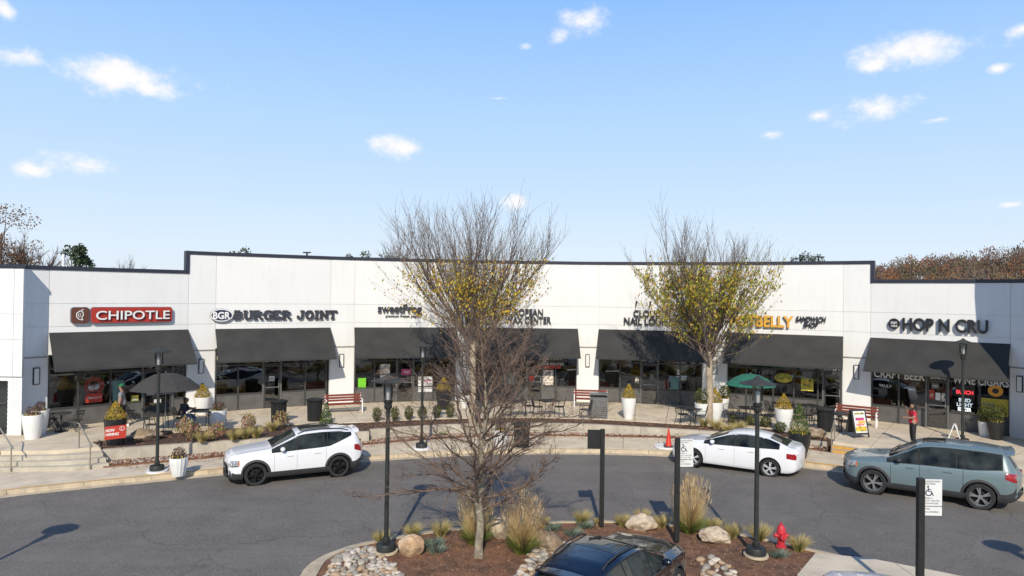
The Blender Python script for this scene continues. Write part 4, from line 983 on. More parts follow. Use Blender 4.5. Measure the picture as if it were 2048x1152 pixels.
for s, nm in ((-1, 'front_panel'), (1, 'rear_panel')):
    mb = MB(); a = Vector((0, s * .30, .04)); b = Vector((0, s * .03, 1.12))
    def pt(x, k, o=0): q = a.lerp(b, k); return Vector((x, q.y + s * o, q.z + o * .25))
    def pan(x0, x1, k0, k1, o0, o1): return [pt(x0, k0, o0), pt(x1, k0, o0), pt(x1, k0, o1), pt(x0, k0, o1), pt(x0, k1, o0), pt(x1, k1, o0), pt(x1, k1, o1), pt(x0, k1, o1)]
    mb.hexa(pan(-.34, .34, .1, 1, 0, .03)); mb.hexa(pan(-.34, -.28, 0, .1, 0, .03)); mb.hexa(pan(.28, .34, 0, .1, 0, .03)); o = build(nm, mb, 'plastic', t, world=False)
    if s == -1:
        mb = MB(); mb.hexa(pan(-.27, .27, .17, .96, .031, .034)); q = build('poster', mb, 'print_white', o, world=False)
        for (x0, x1, k0, k1, m_) in ((-.22, .22, .84, .9, 'poster_green'), (-.2, .2, .62, .72, 'poster_pink'), (-.1, .24, .52, .60, 'letter_yellow'), (-.25, .25, .22, .40, 'poster_green'), (-.22, .22, .28, .36, 'letter_yellow')):
            mb = MB(); mb.hexa(pan(x0, x1, k0, k1, .035 + .002 * (m_ == 'letter_yellow'), .037 + .002 * (m_ == 'letter_yellow'))); build('print', mb, m_, o, world=False)
        mb = MB(); text_mb(mb, 'NEW', pt(-.2, .42, .036), (1, 0, 0), (b - a).normalized(), (0, -1, 0), .4, .1, .003, .03); build('print', mb, 'cone_orange', o, world=False)
p = place(1909, 878)
t = thing('folding_board', 'small white folding floor sign in front of the beer shop', 'floor sign', tuple(p), math.radians(55))
for s in (-1, 1):
    mb = MB(); a0, b0 = Vector((0, s * .22, 0)), Vector((0, s * .02, .62))
    mb.bar(a0 + Vector((-.17, 0, 0)), b0 + Vector((-.12, 0, 0)), .05, .03); mb.bar(a0 + Vector((.17, 0, 0)), b0 + Vector((.12, 0, 0)), .05, .03); mb.bar(a0.lerp(b0, .62) , b0 , .26, .025); build('panel', mb, 'white_plain', t, world=False)
# hand rails
def rail(label, pts, feet, r=.022):
    t = thing('handrail', label, 'handrail', tuple(pts[0]))
    mb = MB(); mb.tube(pts, r, 8); build('rail', mb, 'steel', t, smooth=60)
    for a, b in feet: mb = MB(); mb.tube([a, b], r, 8); build('post', mb, 'steel', t, smooth=60)
def railpts(a, h=.88, top_in=1.15, dr=.02, steps=.55):
    f0 = unpol(a, r_walk(a) - .05); f1 = unpol(a, r_walk(a) + top_in); zb = zr(f0.x) + .15
    A = Vector((f0.x, f0.y, zb)); B = Vector((f1.x, f1.y, 0))
    up = Vector((0, 0, h)); ext = (B - A); ext.z = 0; ext.normalize()
    return [A + up - ext * .18 - Vector((0, 0, .06)), A + up - ext * .05, B + up, B + up + ext * .25], [(A, A + up), (B, B + up)]
rp_, ft = railpts(ang(183, 941, -.55)); rail('bent steel handrail at the right side of the curved steps', rp_, ft)
rp_, ft = railpts(ang(15, 941, -.55), top_in=1.3); rail('steel handrail at the far left by the white block', rp_, ft)
rp_, ft = railpts(ang(1664, 903, -.3), top_in=.8, h=.85); rail('bent steel handrail beside the yellow edged steps', rp_, ft)

# ---------------------------------------------------------------- vehicles
def cr(P, sub):                             # Catmull-Rom through points, sub samples per span
    out = []; n = len(P)
    for i in range(n - 1):
        p0, p1, p2, p3 = P[max(i - 1, 0)], P[i], P[i + 1], P[min(i + 2, n - 1)]
        for k in range(sub):
            t = k / sub; out.append(tuple(.5 * ((2 * b) + (-a + c) * t + (2 * a - 5 * b + 4 * c - d) * t * t + (-a + 3 * b - 3 * c + d) * t ** 3) for a, b, c, d in zip(p0, p1, p2, p3)))
    out.append(P[-1]); return out
class Car:
    def __init__(s, prof, plan=.30, Lp=.55):
        s.prof = sorted(prof); s.X = [p[0] for p in s.prof]; s.plan = plan; s.Lp = Lp; s.xf = s.X[-1]; s.xr = s.X[0]
    def par(s, x):
        return [float(np.interp(x, s.X, [p[k] for p in s.prof])) for k in range(1, 6)]
    def parS(s, x):                         # lightly smoothed
        acc = np.zeros(5); W_ = 0
        for o, w in ((-.07, .2), (-.035, .25), (0, .3), (.035, .25), (.07, .2)):
            xx = min(max(x + o, s.xr), s.xf); lim = min(s.xf - x, x - s.xr)
            if lim < .12: xx = x
            acc += np.array(s.par(xx)) * w; W_ += w
        return acc / W_
    def sec(s, x, sub=3):
        zb, zs, zt, w, wt = s.parS(x); k = min(1, (zt - zs) / .5); h = zs - zb
        P = [(0, zb), (w * .80, zb), (w * .955, zb + .05 * h), (w * .995, zb + .3 * h), (w, zb + .55 * h), (w * .985, zb + .80 * h), (w * .965, zs - .02 - .0 * h), (w * .94, zs + .012),
             (w * .94 + (wt - w * .94) * .45, zs + (zt - zs) * .45), (w * .94 + (wt - w * .94) * .88, zs + (zt - zs) * .80), (wt * .965, zt - .045 * k - (zt - zs) * .05), (wt * .80, zt - .018 - .01 * k), (wt * .4, zt - .004), (0, zt)]
        return cr(P, sub)
    def D(s, p):
        x, y, z = p; w = 1.0
        q = (abs(y) / w) ** 2.4
        for end, sg in ((s.xf, 1), (s.xr, -1)):
            d = sg * (end - x)
            if d < s.Lp: x -= sg * s.plan * q * (1 - d / s.Lp) ** 1.3
        return (x, y, z)
    def side_y(s, x, z):
        S = s.sec(x); pts = [(q[1], q[0]) for q in S[3:]]
        best = 0
        for (z0, y0), (z1, y1) in zip(pts[:-1], pts[1:]):
            if z0 <= z <= z1 + 1e-9: best = y0 + (y1 - y0) * (z - z0) / max(z1 - z0, 1e-6); return best
        return pts[0][1] if z < pts[0][0] else 0
    def top_z(s, x, y):
        S = s.sec(x)[::-1]; y = abs(y)
        for (y0, z0), (y1, z1) in zip(S[:-1], S[1:]):
            if y0 <= y <= y1 + 1e-9: return z0 + (z1 - z0) * (y - y0) / max(y1 - y0, 1e-6)
        return S[-1][1]
    def body(s):
        n = 70; xs = [s.xr + (s.xf - s.xr) * (.5 - .5 * math.cos(PI * i / n)) * .35 + (s.xf - s.xr) * (i / n) * .65 for i in range(n + 1)]
        mb = MB(); ring = None
        for x in xs:
            S = s.sec(x); full = [(y, z) for y, z in S] + [(-y, z) for y, z in S[-2:0:-1]]; ring = len(full)
            mb.v += [s.D((x, y, z)) for y, z in full]
        for i in range(len(xs) - 1):
            for k in range(ring): mb.f.append((i * ring + k, (i + 1) * ring + k, (i + 1) * ring + (k + 1) % ring, i * ring + (k + 1) % ring))
        mb.f.append(tuple(range(ring))); mb.f.append(tuple(range((len(xs) - 1) * ring, len(xs) * ring))[::-1]); mb.mi = [0] * len(mb.f)
        return mb
    def side_patch(s, mb, xa, xb, zl, zu, sg=1, off=.006, nx=14, nz=5, thick=.0):
        vs = []
        for i in range(nx + 1):
            x = xa + (xb - xa) * i / nx; a = zl(x) if callable(zl) else zl; b = zu(x) if callable(zu) else zu
            for k in range(nz + 1):
                z = a + (b - a) * k / nz; y = s.side_y(x, z) + off; p = s.D((x, y, z)); vs.append((p[0], p[1] * sg, p[2]))
        fs = []
        for i in range(nx):
            for k in range(nz):
                o = i * (nz + 1) + k; q = (o, o + 1, o + nz + 2, o + nz + 1); fs.append(q if sg > 0 else q[::-1])
        mb.add(vs, fs); return mb
    def top_patch(s, mb, xa, xb, ya, yb, off=.006, nx=10, ny=12):
        vs = []
        for i in range(nx + 1):
            x = xa + (xb - xa) * i / nx; a = ya(x) if callable(ya) else ya; b = yb(x) if callable(yb) else yb
            sl_ = (s.top_z(x + .02, 0) - s.top_z(x - .02, 0)) / .04; nn = Vector((-sl_, 0, 1)).normalized()
            for k in range(ny + 1):
                y = a + (b - a) * k / ny; z = s.top_z(x, y); p = Vector(s.D((x, y, z))) + nn * off; vs.append(tuple(p))
        fs = [(i * (ny + 1) + k, (i + 1) * (ny + 1) + k, (i + 1) * (ny + 1) + k + 1, i * (ny + 1) + k + 1) for i in range(nx) for k in range(ny)]
        mb.add(vs, fs); return mb
    def arch(s, mb, cx, cz, r0, r1, sg, off=.014, a0=0, a1=180, n=22):
        vs = []
        for i in range(n + 1):
            a = math.radians(a0 + (a1 - a0) * i / n)
            for r in (r0, (r0 + r1) / 2, r1):
                x = cx + r * math.cos(a); z = max(cz + r * math.sin(a), .16); y = s.side_y(x, z) + off - (.012 if r == r1 else 0); p = s.D((x, y, z)); vs.append((p[0], p[1] * sg, p[2]))
        fs = []
        for i in range(n):
            for k in range(2):
                o = i * 3 + k; q = (o, o + 1, o + 4, o + 3); fs.append(q if sg < 0 else q[::-1])
        # inward lip
        o = len(vs); 
        for i in range(n + 1): v = vs[i * 3]; vs.append((v[0], v[1] - sg * .10, v[2]))
        for i in range(n): fs.append((i * 3, i * 3 + 3, o + i + 1, o + i))
        mb.add(vs, fs); return mb
def boolean_cut(me, cutters):
    o = bpy.data.objects.new('tmp', me); C.objects.link(o); tmp = []
    for c in cutters:
        mc = bpy.data.meshes.new('c'); mc.from_pydata(c.v, [], c.f); co = bpy.data.objects.new('c', mc); C.objects.link(co); tmp.append(co)
        md = o.modifiers.new('b', 'BOOLEAN'); md.object = co; md.operation = 'DIFFERENCE'; md.solver = 'EXACT'
    dg = bpy.context.evaluated_depsgraph_get(); dg.update(); r = bpy.data.meshes.new_from_object(o.evaluated_get(dg))
    for co in tmp: bpy.data.objects.remove(co)
    bpy.data.objects.remove(o); return r
import bmesh
def make_car(name, label, cat, prof, wb, wr, tw, paint, rimm, spokes, loc, rz, win, clad=None, seams=(), roofrails=False, sunroof=None, trim='plastic', head=None, tail=None, grille=None,
             handles=(), plan=.30, ws=None, rg=None, archm='plastic', sealine='seam', twin=True, spoiler=None, bump=None):
    c = Car(prof, plan); t = thing(name, label, cat, loc, rz)
    me = bpy.data.meshes.new('body'); b = c.body(); me.from_pydata(b.v, [], b.f)
    bm = bmesh.new(); bm.from_mesh(me); bmesh.ops.recalc_face_normals(bm, faces=bm.faces); bm.to_mesh(me); bm.free()
    fx, rx = wb / 2, -wb / 2; cut = []
    for x in (fx, rx):
        for s in (-1, 1):
            m_ = MB(); m_.tube([(x, s * (tw / 2 - .26), wr + .01), (x, s * 1.3, wr + .01)], wr + .055, 28); 
            bm = bmesh.new(); bm.verts.ensure_lookup_table(); cut.append(m_)
    me2 = boolean_cut(me, cut); me2.materials.clear(); me2.materials.append(M[paint])
    me2.polygons.foreach_set('use_smooth', [True] * len(me2.polygons)); me2.set_sharp_from_angle(angle=math.radians(38)); me2.name = 'body'
    if clad:
        me2.materials.append(M[archm])
        for p_ in me2.polygons:
            if p_.center.z < c.par(min(max(p_.center.x, c.xr), c.xf))[0] + clad[0] * .85: p_.material_index = 1
    link('body', me2, t)
    # wheel wells go dark
    for x in (fx, rx):
        for s in (-1, 1):
            mb = MB(); mb.tube([(x, s * (tw / 2 - .255), wr + .01), (x, s * (tw / 2 - .03), wr + .01)], wr + .053, 24, caps=False); mb.lathe([(.001, 0), (.001, 0)], 3) if False else None
            n = 24; y = s * (tw / 2 - .25); mb.add([(x + (wr + .053) * math.cos(2 * PI * k / n), y, wr + .01 + (wr + .053) * math.sin(2 * PI * k / n)) for k in range(n)], [tuple(range(n))]); 
            build('wheel_well', mb, 'seam', t, world=False)
    # glass
    zs = lambda x: c.parS(x)[1]; zt = lambda x: c.parS(x)[2]
    lo = lambda x: zs(x) + .035; up = lambda x: zs(x) + (zt(x) - zs(x)) * .80
    kl = win[0][2]; kink = lambda x: kl * max(0, 1 - (x - win[0][0]) / .75)
    for s in (-1, 1):
        mb = MB(); xa, xb = win[0][0] - .04, win[-1][1] + .06; c.side_patch(mb, xa, xb, lambda x: zs(x) + .012 + kink(x), lambda x: max(zs(x) + .013 + kink(x), up(x) + .02), s, .003, 40, 6); build('window_surround', mb, 'seam', t, smooth=True, world=False)
        for (xa, xb, *rest) in win:
            l0 = rest[0] if rest else 0
            mb = MB(); c.side_patch(mb, xa, xb, lambda x: lo(x) + kink(x), lambda x: max(lo(x) + .002 + kink(x), up(x)), s, .0065, 14, 5); build('side_window', mb, 'car_glass', t, smooth=True, world=False)
    xa, xb = ws; wtf = lambda x: c.parS(x)[4] * .93
    mb = MB(); c.top_patch(mb, xa, xb, lambda x: -wtf(x), lambda x: wtf(x), .006, 12, 16); build('windscreen', mb, 'car_glass', t, smooth=True, world=False)
    mb = MB(); 
    for yo in (-.1, .42): mb.bar((xb + .0, yo, zt(xb) + .02), (xb - .28, yo - .42, zt(xb - .28) + .03), .02, .015)
    build('wiper', mb, 'seam', t, world=False)['kind'] = 'stuff'
    xa, xb = rg; mb = MB(); c.top_patch(mb, xa, xb, lambda x: -wtf(x) * .97, lambda x: wtf(x) * .97, .006, 12, 16); build('rear_window', mb, 'car_glass', t, smooth=True, world=False)
    if sunroof:
        xa, xb, y = sunroof; mb = MB(); c.top_patch(mb, xa, xb, -y, y, .006, 8, 8); build('sunroof', mb, 'car_glass', t, smooth=True, world=False)
        mb = MB(); 
        for yy in (-y - .012, y): c.top_patch(mb, xa - .01, xb + .01, yy, yy + .012, .008, 8, 1)
        c.top_patch(mb, xb, xb + .012, -y, y, .008, 1, 8); c.top_patch(mb, xa - .012, xa, -y, y, .008, 1, 8); build('sunroof_trim', mb, 'grey_metal', t, world=False)['kind'] = 'stuff'
    if roofrails:
        for s in (-1, 1):
            xa, xb = roofrails; P = []
            for k in range(9):
                x = xa + (xb - xa) * k / 8; y = c.parS(x)[4] * .90; P.append((x, s * y, c.top_z(x, y) + (.005 if k in (0, 8) else .05)))
            mb = MB(); mb.tube(P, .018, 6); build('roof_rail', mb, 'plastic', t, smooth=True, world=False)
    if spoiler:
        xa, xb, y, th = spoiler; mb = MB(); z0 = c.top_z(xb, 0); K = 8; vs = []
        for k in range(K + 1):
            yy = -y + 2 * y * k / K; e = .04 * (abs(yy) / y) ** 2
            vs += [(xb, yy, c.top_z(xb, yy) + .004), (xa + e, yy, z0 - .0 - e * .5), (xa + e, yy, z0 - th - e * .5), (xb, yy, c.top_z(xb, yy) - .05)]
        fs = [(4 * k + a, 4 * k + (a + 1) % 4, 4 * k + 4 + (a + 1) % 4, 4 * k + 4 + a) for k in range(K) for a in range(4)] + [(0, 3, 2, 1), (4 * K, 4 * K + 1, 4 * K + 2, 4 * K + 3)]
        mb.add(vs, fs); build('spoiler', mb, paint, t, smooth=30, world=False)
    # seams, handles, mirrors
    for s in (-1, 1):
        for (x, za, zb_) in seams:
            mb = MB(); c.side_patch(mb, x - .005, x + .005, za if za else .3, zb_ if zb_ else zs(x) + .03, s, .0035, 1, 12); build('door_seam', mb, sealine, t, world=False)
        for (x, z) in handles:
            y = c.side_y(x, z); p = c.D((x, y + .018, z)); mb = MB(); mb.box((p[0], p[1] * s, p[2]), (.20, .028, .028)); build('door_handle', mb, paint if paint != 'car_white' else 'car_white', t, world=False)
        mx_, mz = win[-1][1] - .28, zs(win[-1][1] - .28) + .06
        y = c.side_y(mx_, mz) + .10; mb = MB(); 
        mb.T = Matrix.Translation((mx_, s * (y + .02), mz + .06)) @ Matrix.Diagonal((.085, .12, .075, 1)); mb.lathe([(.001, -1), (.6, -.85), (.95, -.4), (1, .1), (.85, .6), (.5, .9), (.001, 1)], 14); mb.T = None; mb.box((mx_, s * (y - .07), mz + .02), (.05, .1, .04))
        mr_ = build('wing_mirror', mb, paint if paint != 'car_blue' else 'plastic', t, smooth=60, world=False)
    if clad:
        cz, rr_ = clad
        for s in (-1, 1):
            mb = MB(); c.side_patch(mb, rx + wr * .8, fx - wr * .8, lambda x: c.parS(x)[0] + .01, lambda x: c.parS(x)[0] + cz, s, .014, 20, 3); build('sill_cladding', mb, archm, t, smooth=True, world=False)
            for x in (fx, rx): mb = MB(); c.arch(mb, x, wr + .01, wr + .045, wr + .045 + rr_, s); build('wheel_arch', mb, archm, t, smooth=50, world=False)
            mb = MB(); c.side_patch(mb, fx + wr + .03, c.xf - .005, lambda x: c.parS(x)[0] + .005, lambda x: c.parS(x)[0] + cz * 1.1, s, .010, 12, 3); build('bumper_cladding', mb, archm, t, smooth=True, world=False)
            mb = MB(); c.side_patch(mb, c.xr + .005, rx - wr - .03, lambda x: c.parS(x)[0] + .005, lambda x: c.parS(x)[0] + cz * 1.35, s, .010, 12, 3); build('bumper_cladding', mb, archm, t, smooth=True, world=False)
    # end faces
    def end_patch(mb, xe, sg, y0, y1, za, zb_, off, ny=10, nz=3):
        vs = []
        for i in range(ny + 1):
            y = y0 + (y1 - y0) * i / ny
            for k in range(nz + 1): p = c.D((xe, y, za + (zb_ - za) * k / nz)); vs.append((p[0] + sg * off, p[1], p[2]))
        mb.add(vs, [(i * (nz + 1) + k, i * (nz + 1) + k + 1, (i + 1) * (nz + 1) + k + 1, (i + 1) * (nz + 1) + k) for i in range(ny) for k in range(nz)])
    if grille: 
        for (y, za, zb_, mm) in grille: mb = MB(); end_patch(mb, c.xf, 1, -y, y, za, zb_, .012); build('grille', mb, mm, t, world=False)
    for s in (-1, 1):
        if head:
            xa, xb, za, zb_, dz = head; mb = MB(); c.side_patch(mb, xa, xb, lambda x: za + dz * (xb - x), lambda x: zb_ + dz * .6 * (xb - x), s, .008, 12, 4); h = build('headlight', mb, 'head_clear', t, smooth=True, world=False)
            mb = MB(); c.side_patch(mb, xa, xa + (xb - xa) * .16, lambda x: za + dz * (xb - x) + .01, lambda x: zb_ + dz * .6 * (xb - x) - .03, s, .011, 4, 2); build('indicator', mb, 'amber', h, world=False)
            mb = MB(); c.side_patch(mb, xa + .05, xb, lambda x: za + dz * (xb - x) - .012, lambda x: za + dz * (xb - x) + .012, s, .012, 8, 1); build('headlight_trim', mb, 'seam', h, world=False)
        if tail:
            xa, xb, za, zb_, dz = tail; mb = MB(); c.side_patch(mb, xa, xb, lambda x: za + dz * (x - xa), lambda x: zb_ + dz * .3 * (x - xa), s, .010, 14, 4); build('tail_light', mb, 'tail_red', t, smooth=True, world=False)
    if bump: 
        for (e, y, za, zb_, mm, nm) in bump: mb = MB(); end_patch(mb, c.xf if e > 0 else c.xr, e, -y, y, za, zb_, .014); build(nm, mb, mm, t, world=False)
    # wheels
    for x in (fx, rx):
        for s in (-1, 1):
            wp_ = bpy.data.objects.new('wheel', None)
            mb = MB(); prof_ = [(wr * .71, .10), (wr * .75, .108), (wr * .93, .11), (wr * .985, .085), (wr, .05), (wr, -.05), (wr * .985, -.085), (wr * .93, -.11), (wr * .71, -.10)]
            mb.T = Matrix.Rotation(-s * PI / 2, 4, 'X'); mb.lathe(prof_, 36, closed=False)
            q = build('wheel', mb, 'tyre', t, smooth=50, world=False); q.location = (x, s * (tw / 2 - .11), wr)
            mb = MB(); mb.T = Matrix.Rotation(-s * PI / 2, 4, 'X'); mb.lathe([(wr * .725, .09), (wr * .70, .098), (wr * .66, .08), (wr * .65, -.06), (.001, -.06)], 32, closed=False); build('rim', mb, rimm, q, smooth=40, world=False)
            mb = MB(); mb.T = Matrix.Rotation(-s * PI / 2, 4, 'X'); mb.lathe([(wr * .645, -.03), (.001, -.03)], 24, closed=False); mb.lathe([(wr * .45, -.028), (wr * .45, -.01), (.001, -.01)], 20, closed=False); build('brake_disc', mb, 'seam', q, world=False)
            mb = MB(); mb.T = Matrix.Rotation(-s * PI / 2, 4, 'X'); a_ = R.uniform(0, 1.2)
            for k in range(spokes):
                an = a_ + 2 * PI * k / spokes
                for dv in ((-.13, .13) if twin else (0,)):
                    c0, s0 = math.cos(an), math.sin(an); c1, s1 = math.cos(an + dv), math.sin(an + dv); mb.bar((wr * .12 * c0, wr * .12 * s0, .085), (wr * .68 * c1, wr * .68 * s1, .082), .036 if twin else .055, .03)
            mb.lathe([(wr * .17, .05), (wr * .17, .1), (.001, .102)], 14); o = build('spokes', mb, rimm, q, world=False); o['kind'] = 'stuff'
    return t, c
def place_car(pf, pr, h, tw, near=1):
    """near side wheel contact points in the photo -> centre and heading"""
    A = ground_pt(*pf, h); B = ground_pt(*pr, h); d = (A - B); d.z = 0; d.normalize(); left = Vector((-d.y, d.x, 0)); mid = (A + B) / 2
    c = mid - left * near * (tw / 2 - .11); return (c.x, c.y, (A.z + B.z) / 2), math.atan2(d.y, d.x)
terr = [(2.29, .34, .62, .80, .66, .5), (2.25, .26, .74, .95, .78, .62), (2.12, .22, .88, 1.03, .86, .66), (1.7, .22, .95, 1.08, .90, .68), (1.36, .22, .98, 1.12, .92, .70), (.88, .22, 1.01, 1.16, .92, .72),
        (.0, .22, 1.04, 1.585, .92, .62), (-.25, .22, 1.05, 1.635, .92, .61), (-.8, .22, 1.07, 1.66, .92, .60), (-1.4, .22, 1.12, 1.63, .92, .58), (-1.95, .25, 1.17, 1.54, .905, .55), (-2.03, .26, 1.17, 1.47, .90, .56), (-2.24, .33, 1.05, 1.12, .86, .66), (-2.31, .40, .9, 1.0, .84, .66), (-2.34, .46, .82, .90, .80, .62)]
loc, rz = place_car((510, 970.5), (677, 953), 0, 1.84)
make_car('parked_car', 'white crossover with black rims and dark sunroof parked at the left kerb', 'car', terr, 2.725, .365, 1.84, 'car_white', 'rim_dark', 5, loc, rz,
         [(-1.80, -1.0, .20), (-.97, -.88), (-.85, .02), (.08, .80)], clad=(.20, .075), seams=((.78, .45, None), (.05, .45, None), (-.92, .62, None)), roofrails=(-1.75, .0), sunroof=(-1.15, -.12, .42),
         head=(1.92, 2.285, .66, .86, .10), tail=(-2.335, -1.93, .84, 1.08, .22), grille=[(.5, .46, .76, 'plastic'), (.3, .56, .60, 'chrome')], handles=((-.62, .92), (.28, .90)), ws=(.06, .84), rg=(-2.22, -2.02), sealine='seam_white', spoiler=(-2.16, -1.93, .56, .05), twin=False,
         bump=[(1, .6, .28, .42, 'plastic', 'lower_grille'), (-1, .6, .46, .56, 'plastic', 'rear_bumper')])
cru = [(2.30, .30, .52, .64, .60, .45), (2.25, .22, .62, .74, .74, .58), (2.08, .18, .76, .86, .84, .64), (1.7, .18, .83, .94, .875, .66), (1.35, .18, .86, .985, .89, .68), (.98, .18, .89, 1.02, .895, .68),
       (.12, .18, .92, 1.375, .895, .58), (-.15, .18, .93, 1.43, .895, .56), (-.5, .18, .94, 1.455, .895, .55), (-.95, .18, .96, 1.43, .895, .54), (-1.25, .18, .98, 1.375, .895, .54), (-1.95, .20, 1.01, 1.10, .885, .62), (-2.2, .24, .99, 1.07, .86, .64), (-2.31, .30, .92, 1.02, .82, .62), (-2.37, .42, .8, .9, .76, .58)]
loc, rz = place_car((1389, 934.5), (1538, 952), 0, 1.79)
make_car('parked_car', 'white four door saloon with silver wheels parked at the kerb by the traffic cone', 'car', cru, 2.70, .325, 1.79, 'car_white', 'rim_silver', 5, loc, rz,
         [(-1.62, -1.12, .0), (-1.09, -.18), (-.10, .92)], seams=((.90, .30, None), (-.14, .30, None), (-1.03, .55, None)), head=(1.85, 2.24, .60, .74, .12), tail=(-2.365, -1.93, .70, .90, .10),
         grille=[(.42, .42, .54, 'plastic'), (.5, .24, .36, 'plastic')], handles=((-.72, .83), (.30, .80)), ws=(.16, .95), rg=(-1.88, -1.30), sealine='seam_white', clad=None)
pas = [(2.34, .36, .70, .86, .70, .55), (2.30, .29, .84, 1.0, .84, .68), (2.14, .26, .96, 1.08, .92, .74), (1.7, .25, 1.02, 1.13, .96, .76), (1.41, .25, 1.04, 1.16, .98, .77), (1.02, .25, 1.06, 1.20, .99, .77),
       (.18, .25, 1.09, 1.70, .99, .68), (-.1, .25, 1.10, 1.765, .99, .67), (-.6, .25, 1.11, 1.80, .99, .67), (-1.5, .25, 1.13, 1.79, .985, .655), (-2.02, .27, 1.15, 1.74, .965, .63), (-2.12, .28, 1.15, 1.64, .96, .64), (-2.38, .34, 1.12, 1.24, .92, .72), (-2.46, .42, 1.02, 1.1, .89, .72), (-2.50, .5, .92, 1.0, .85, .66)]
loc, rz = place_car((1747, 987.5), (1959, 1018), 0, 1.98)
make_car('parked_car', 'blue grey crossover parked in front of the beer shop at the right edge', 'car', pas, 2.82, .385, 1.98, 'car_blue', 'rim_grey', 5, loc, rz,
         [(-1.93, -1.06, .06), (-1.02, -.84), (-.80, .12), (.20, .98)], clad=(.20, .075), seams=((.92, .45, None), (.14, .45, None), (-.98, .62, None)), roofrails=None, sunroof=(-.55, .08, .42),
         head=(1.90, 2.335, .78, .97, .10), tail=(-2.49, -2.04, .90, 1.14, .2), grille=[(.6, .55, .82, 'plastic'), (.62, .82, .87, 'chrome')], handles=((-.6, 1.0), (.40, .99)), ws=(.24, .99), rg=(-2.34, -2.14), spoiler=(-2.30, -2.0, .64, .05), 
         bump=[(1, .7, .32, .46, 'plastic', 'lower_grille'), (-1, .75, .5, .62, 'plastic', 'rear_bumper')])
# dark crossover nosed in below, only its roof half in view
blk = [(2.32, .34, .62, .78, .66, .5), (2.26, .26, .76, .92, .80, .62), (2.1, .22, .88, 1.0, .88, .68), (1.7, .22, .94, 1.06, .91, .70), (1.36, .22, .97, 1.09, .925, .71), (.95, .22, .99, 1.12, .925, .72),
       (.05, .22, 1.02, 1.56, .925, .63), (-.25, .22, 1.03, 1.62, .925, .62), (-.8, .22, 1.05, 1.65, .925, .60), (-1.4, .22, 1.09, 1.61, .92, .58), (-1.85, .25, 1.13, 1.53, .90, .56), (-2.2, .30, 1.08, 1.24, .87, .62), (-2.31, .40, .95, 1.06, .83, .6), (-2.35, .46, .85, .95, .8, .58)]
make_car('parked_car', 'black crossover with a sunroof nosed in below the planted island', 'car', blk, 2.7, .36, 1.85, 'car_black', 'rim_grey', 5, (2.06, 13.75, zr(2.0)), math.radians(57),
         [(-1.70, -1.0, .15), (-.95, .0), (.06, .86)], clad=(.16, .05), seams=((.84, .4, None), (.03, .4, None), (-.95, .6, None)), sunroof=(-.85, -.1, .42), roofrails=(-1.5, -.0), head=(1.95, 2.27, .70, .84, .08), tail=(-2.25, -1.95, .86, 1.02, .1), grille=[(.5, .46, .72, 'plastic')],
         handles=((-.65, .9), (.3, .88)), ws=(.11, .92), rg=(-2.15, -1.9), spoiler=(-2.08, -1.84, .56, .04))
make_car('parked_car', 'white saloon car nosed in at the bottom right with only its roof showing', 'car', cru, 2.70, .325, 1.79, 'car_white', 'rim_silver', 5, (6.75, 11.75, zr(7)), math.radians(78),
         [(-1.62, -1.12, .0), (-1.09, -.18), (-.10, .92)], seams=((.90, .30, None),), head=(1.85, 2.24, .60, .74, .12), ws=(.16, .95), rg=(-1.88, -1.30), sealine='seam_white', clad=None)

# ---------------------------------------------------------------- planted island
isl_px = [(560, 1200), (582, 1180), (600, 1152), (613, 1131), (649, 1109), (698, 1092), (746, 1083), (850, 1064), (980, 1051), (1108, 1044), (1232, 1043), (1340, 1050), (1460, 1064), (1560, 1085), (1612, 1097)]
ISL = [ground_pt(px, py, 0) for px, py in isl_px]
ISL = [Vector((p.x, p.y)) for p in ISL] + [Vector((8.6, 16.35)), Vector((9.9, 15.4)), Vector((11.5, 14.2))]
low = [Vector((11.5, 11.6)), Vector((9.4, 12.2)), Vector((8.2, 12.9)), Vector((5.4, 13.9)), Vector((4.2, 14.6)), Vector((2.6, 14.9)), Vector((.8, 14.3)), Vector((-1.6, 13.6)), Vector((-4.0, 13.4))]
outline = ISL + low
def inset(P, d):
    n = len(P); o = []
    for i in range(n):
        a, b, c = P[i - 1], P[i], P[(i + 1) % n]; e1 = (b - a).normalized(); e2 = (c - b).normalized(); nn = Vector((e1.y, -e1.x)) + Vector((e2.y, -e2.x)); nn.normalize(); o.append(b + nn * d)
    return o
def smooth2(P, it=2):
    for _ in range(it):
        Q = []
        for i in range(len(P)): a, b = P[i], P[(i + 1) % len(P)]; Q += [a * .75 + b * .25, a * .25 + b * .75]
        P = Q
    return P
OUT = smooth2(outline, 2); area = sum(a.x * b.y - b.x * a.y for a, b in zip(OUT, OUT[1:] + OUT[:1]))
sg = 1 if area < 0 else -1
OUT0 = OUT; OUT = inset(OUT0, .27 * sg); IN1 = inset(OUT0, .44 * sg); IN2 = inset(OUT0, .5 * sg)
n = len(OUT); mb = MB(); vs = []
for P, h in ((OUT, 0.0), (OUT, .13), (IN1, .15), (IN1, .06)): vs += [(p.x, p.y, zr(p.x) + h) for p in P]
mb.add(vs, [(k * n + i, k * n + (i + 1) % n, (k + 1) * n + (i + 1) % n, (k + 1) * n + i) for k in range(3) for i in range(n)])
o = build('island_kerb', mb, 'curb'); o['kind'] = 'structure'
mb = MB(); mb.add([(p.x, p.y, zr(p.x) + .006) for p in OUT0] + [(p.x, p.y, zr(p.x) + .006) for p in OUT], [(i, (i + 1) % n, n + (i + 1) % n, n + i) for i in range(n)]); o = build('island_gutter', mb, 'curb'); o['kind'] = 'structure'
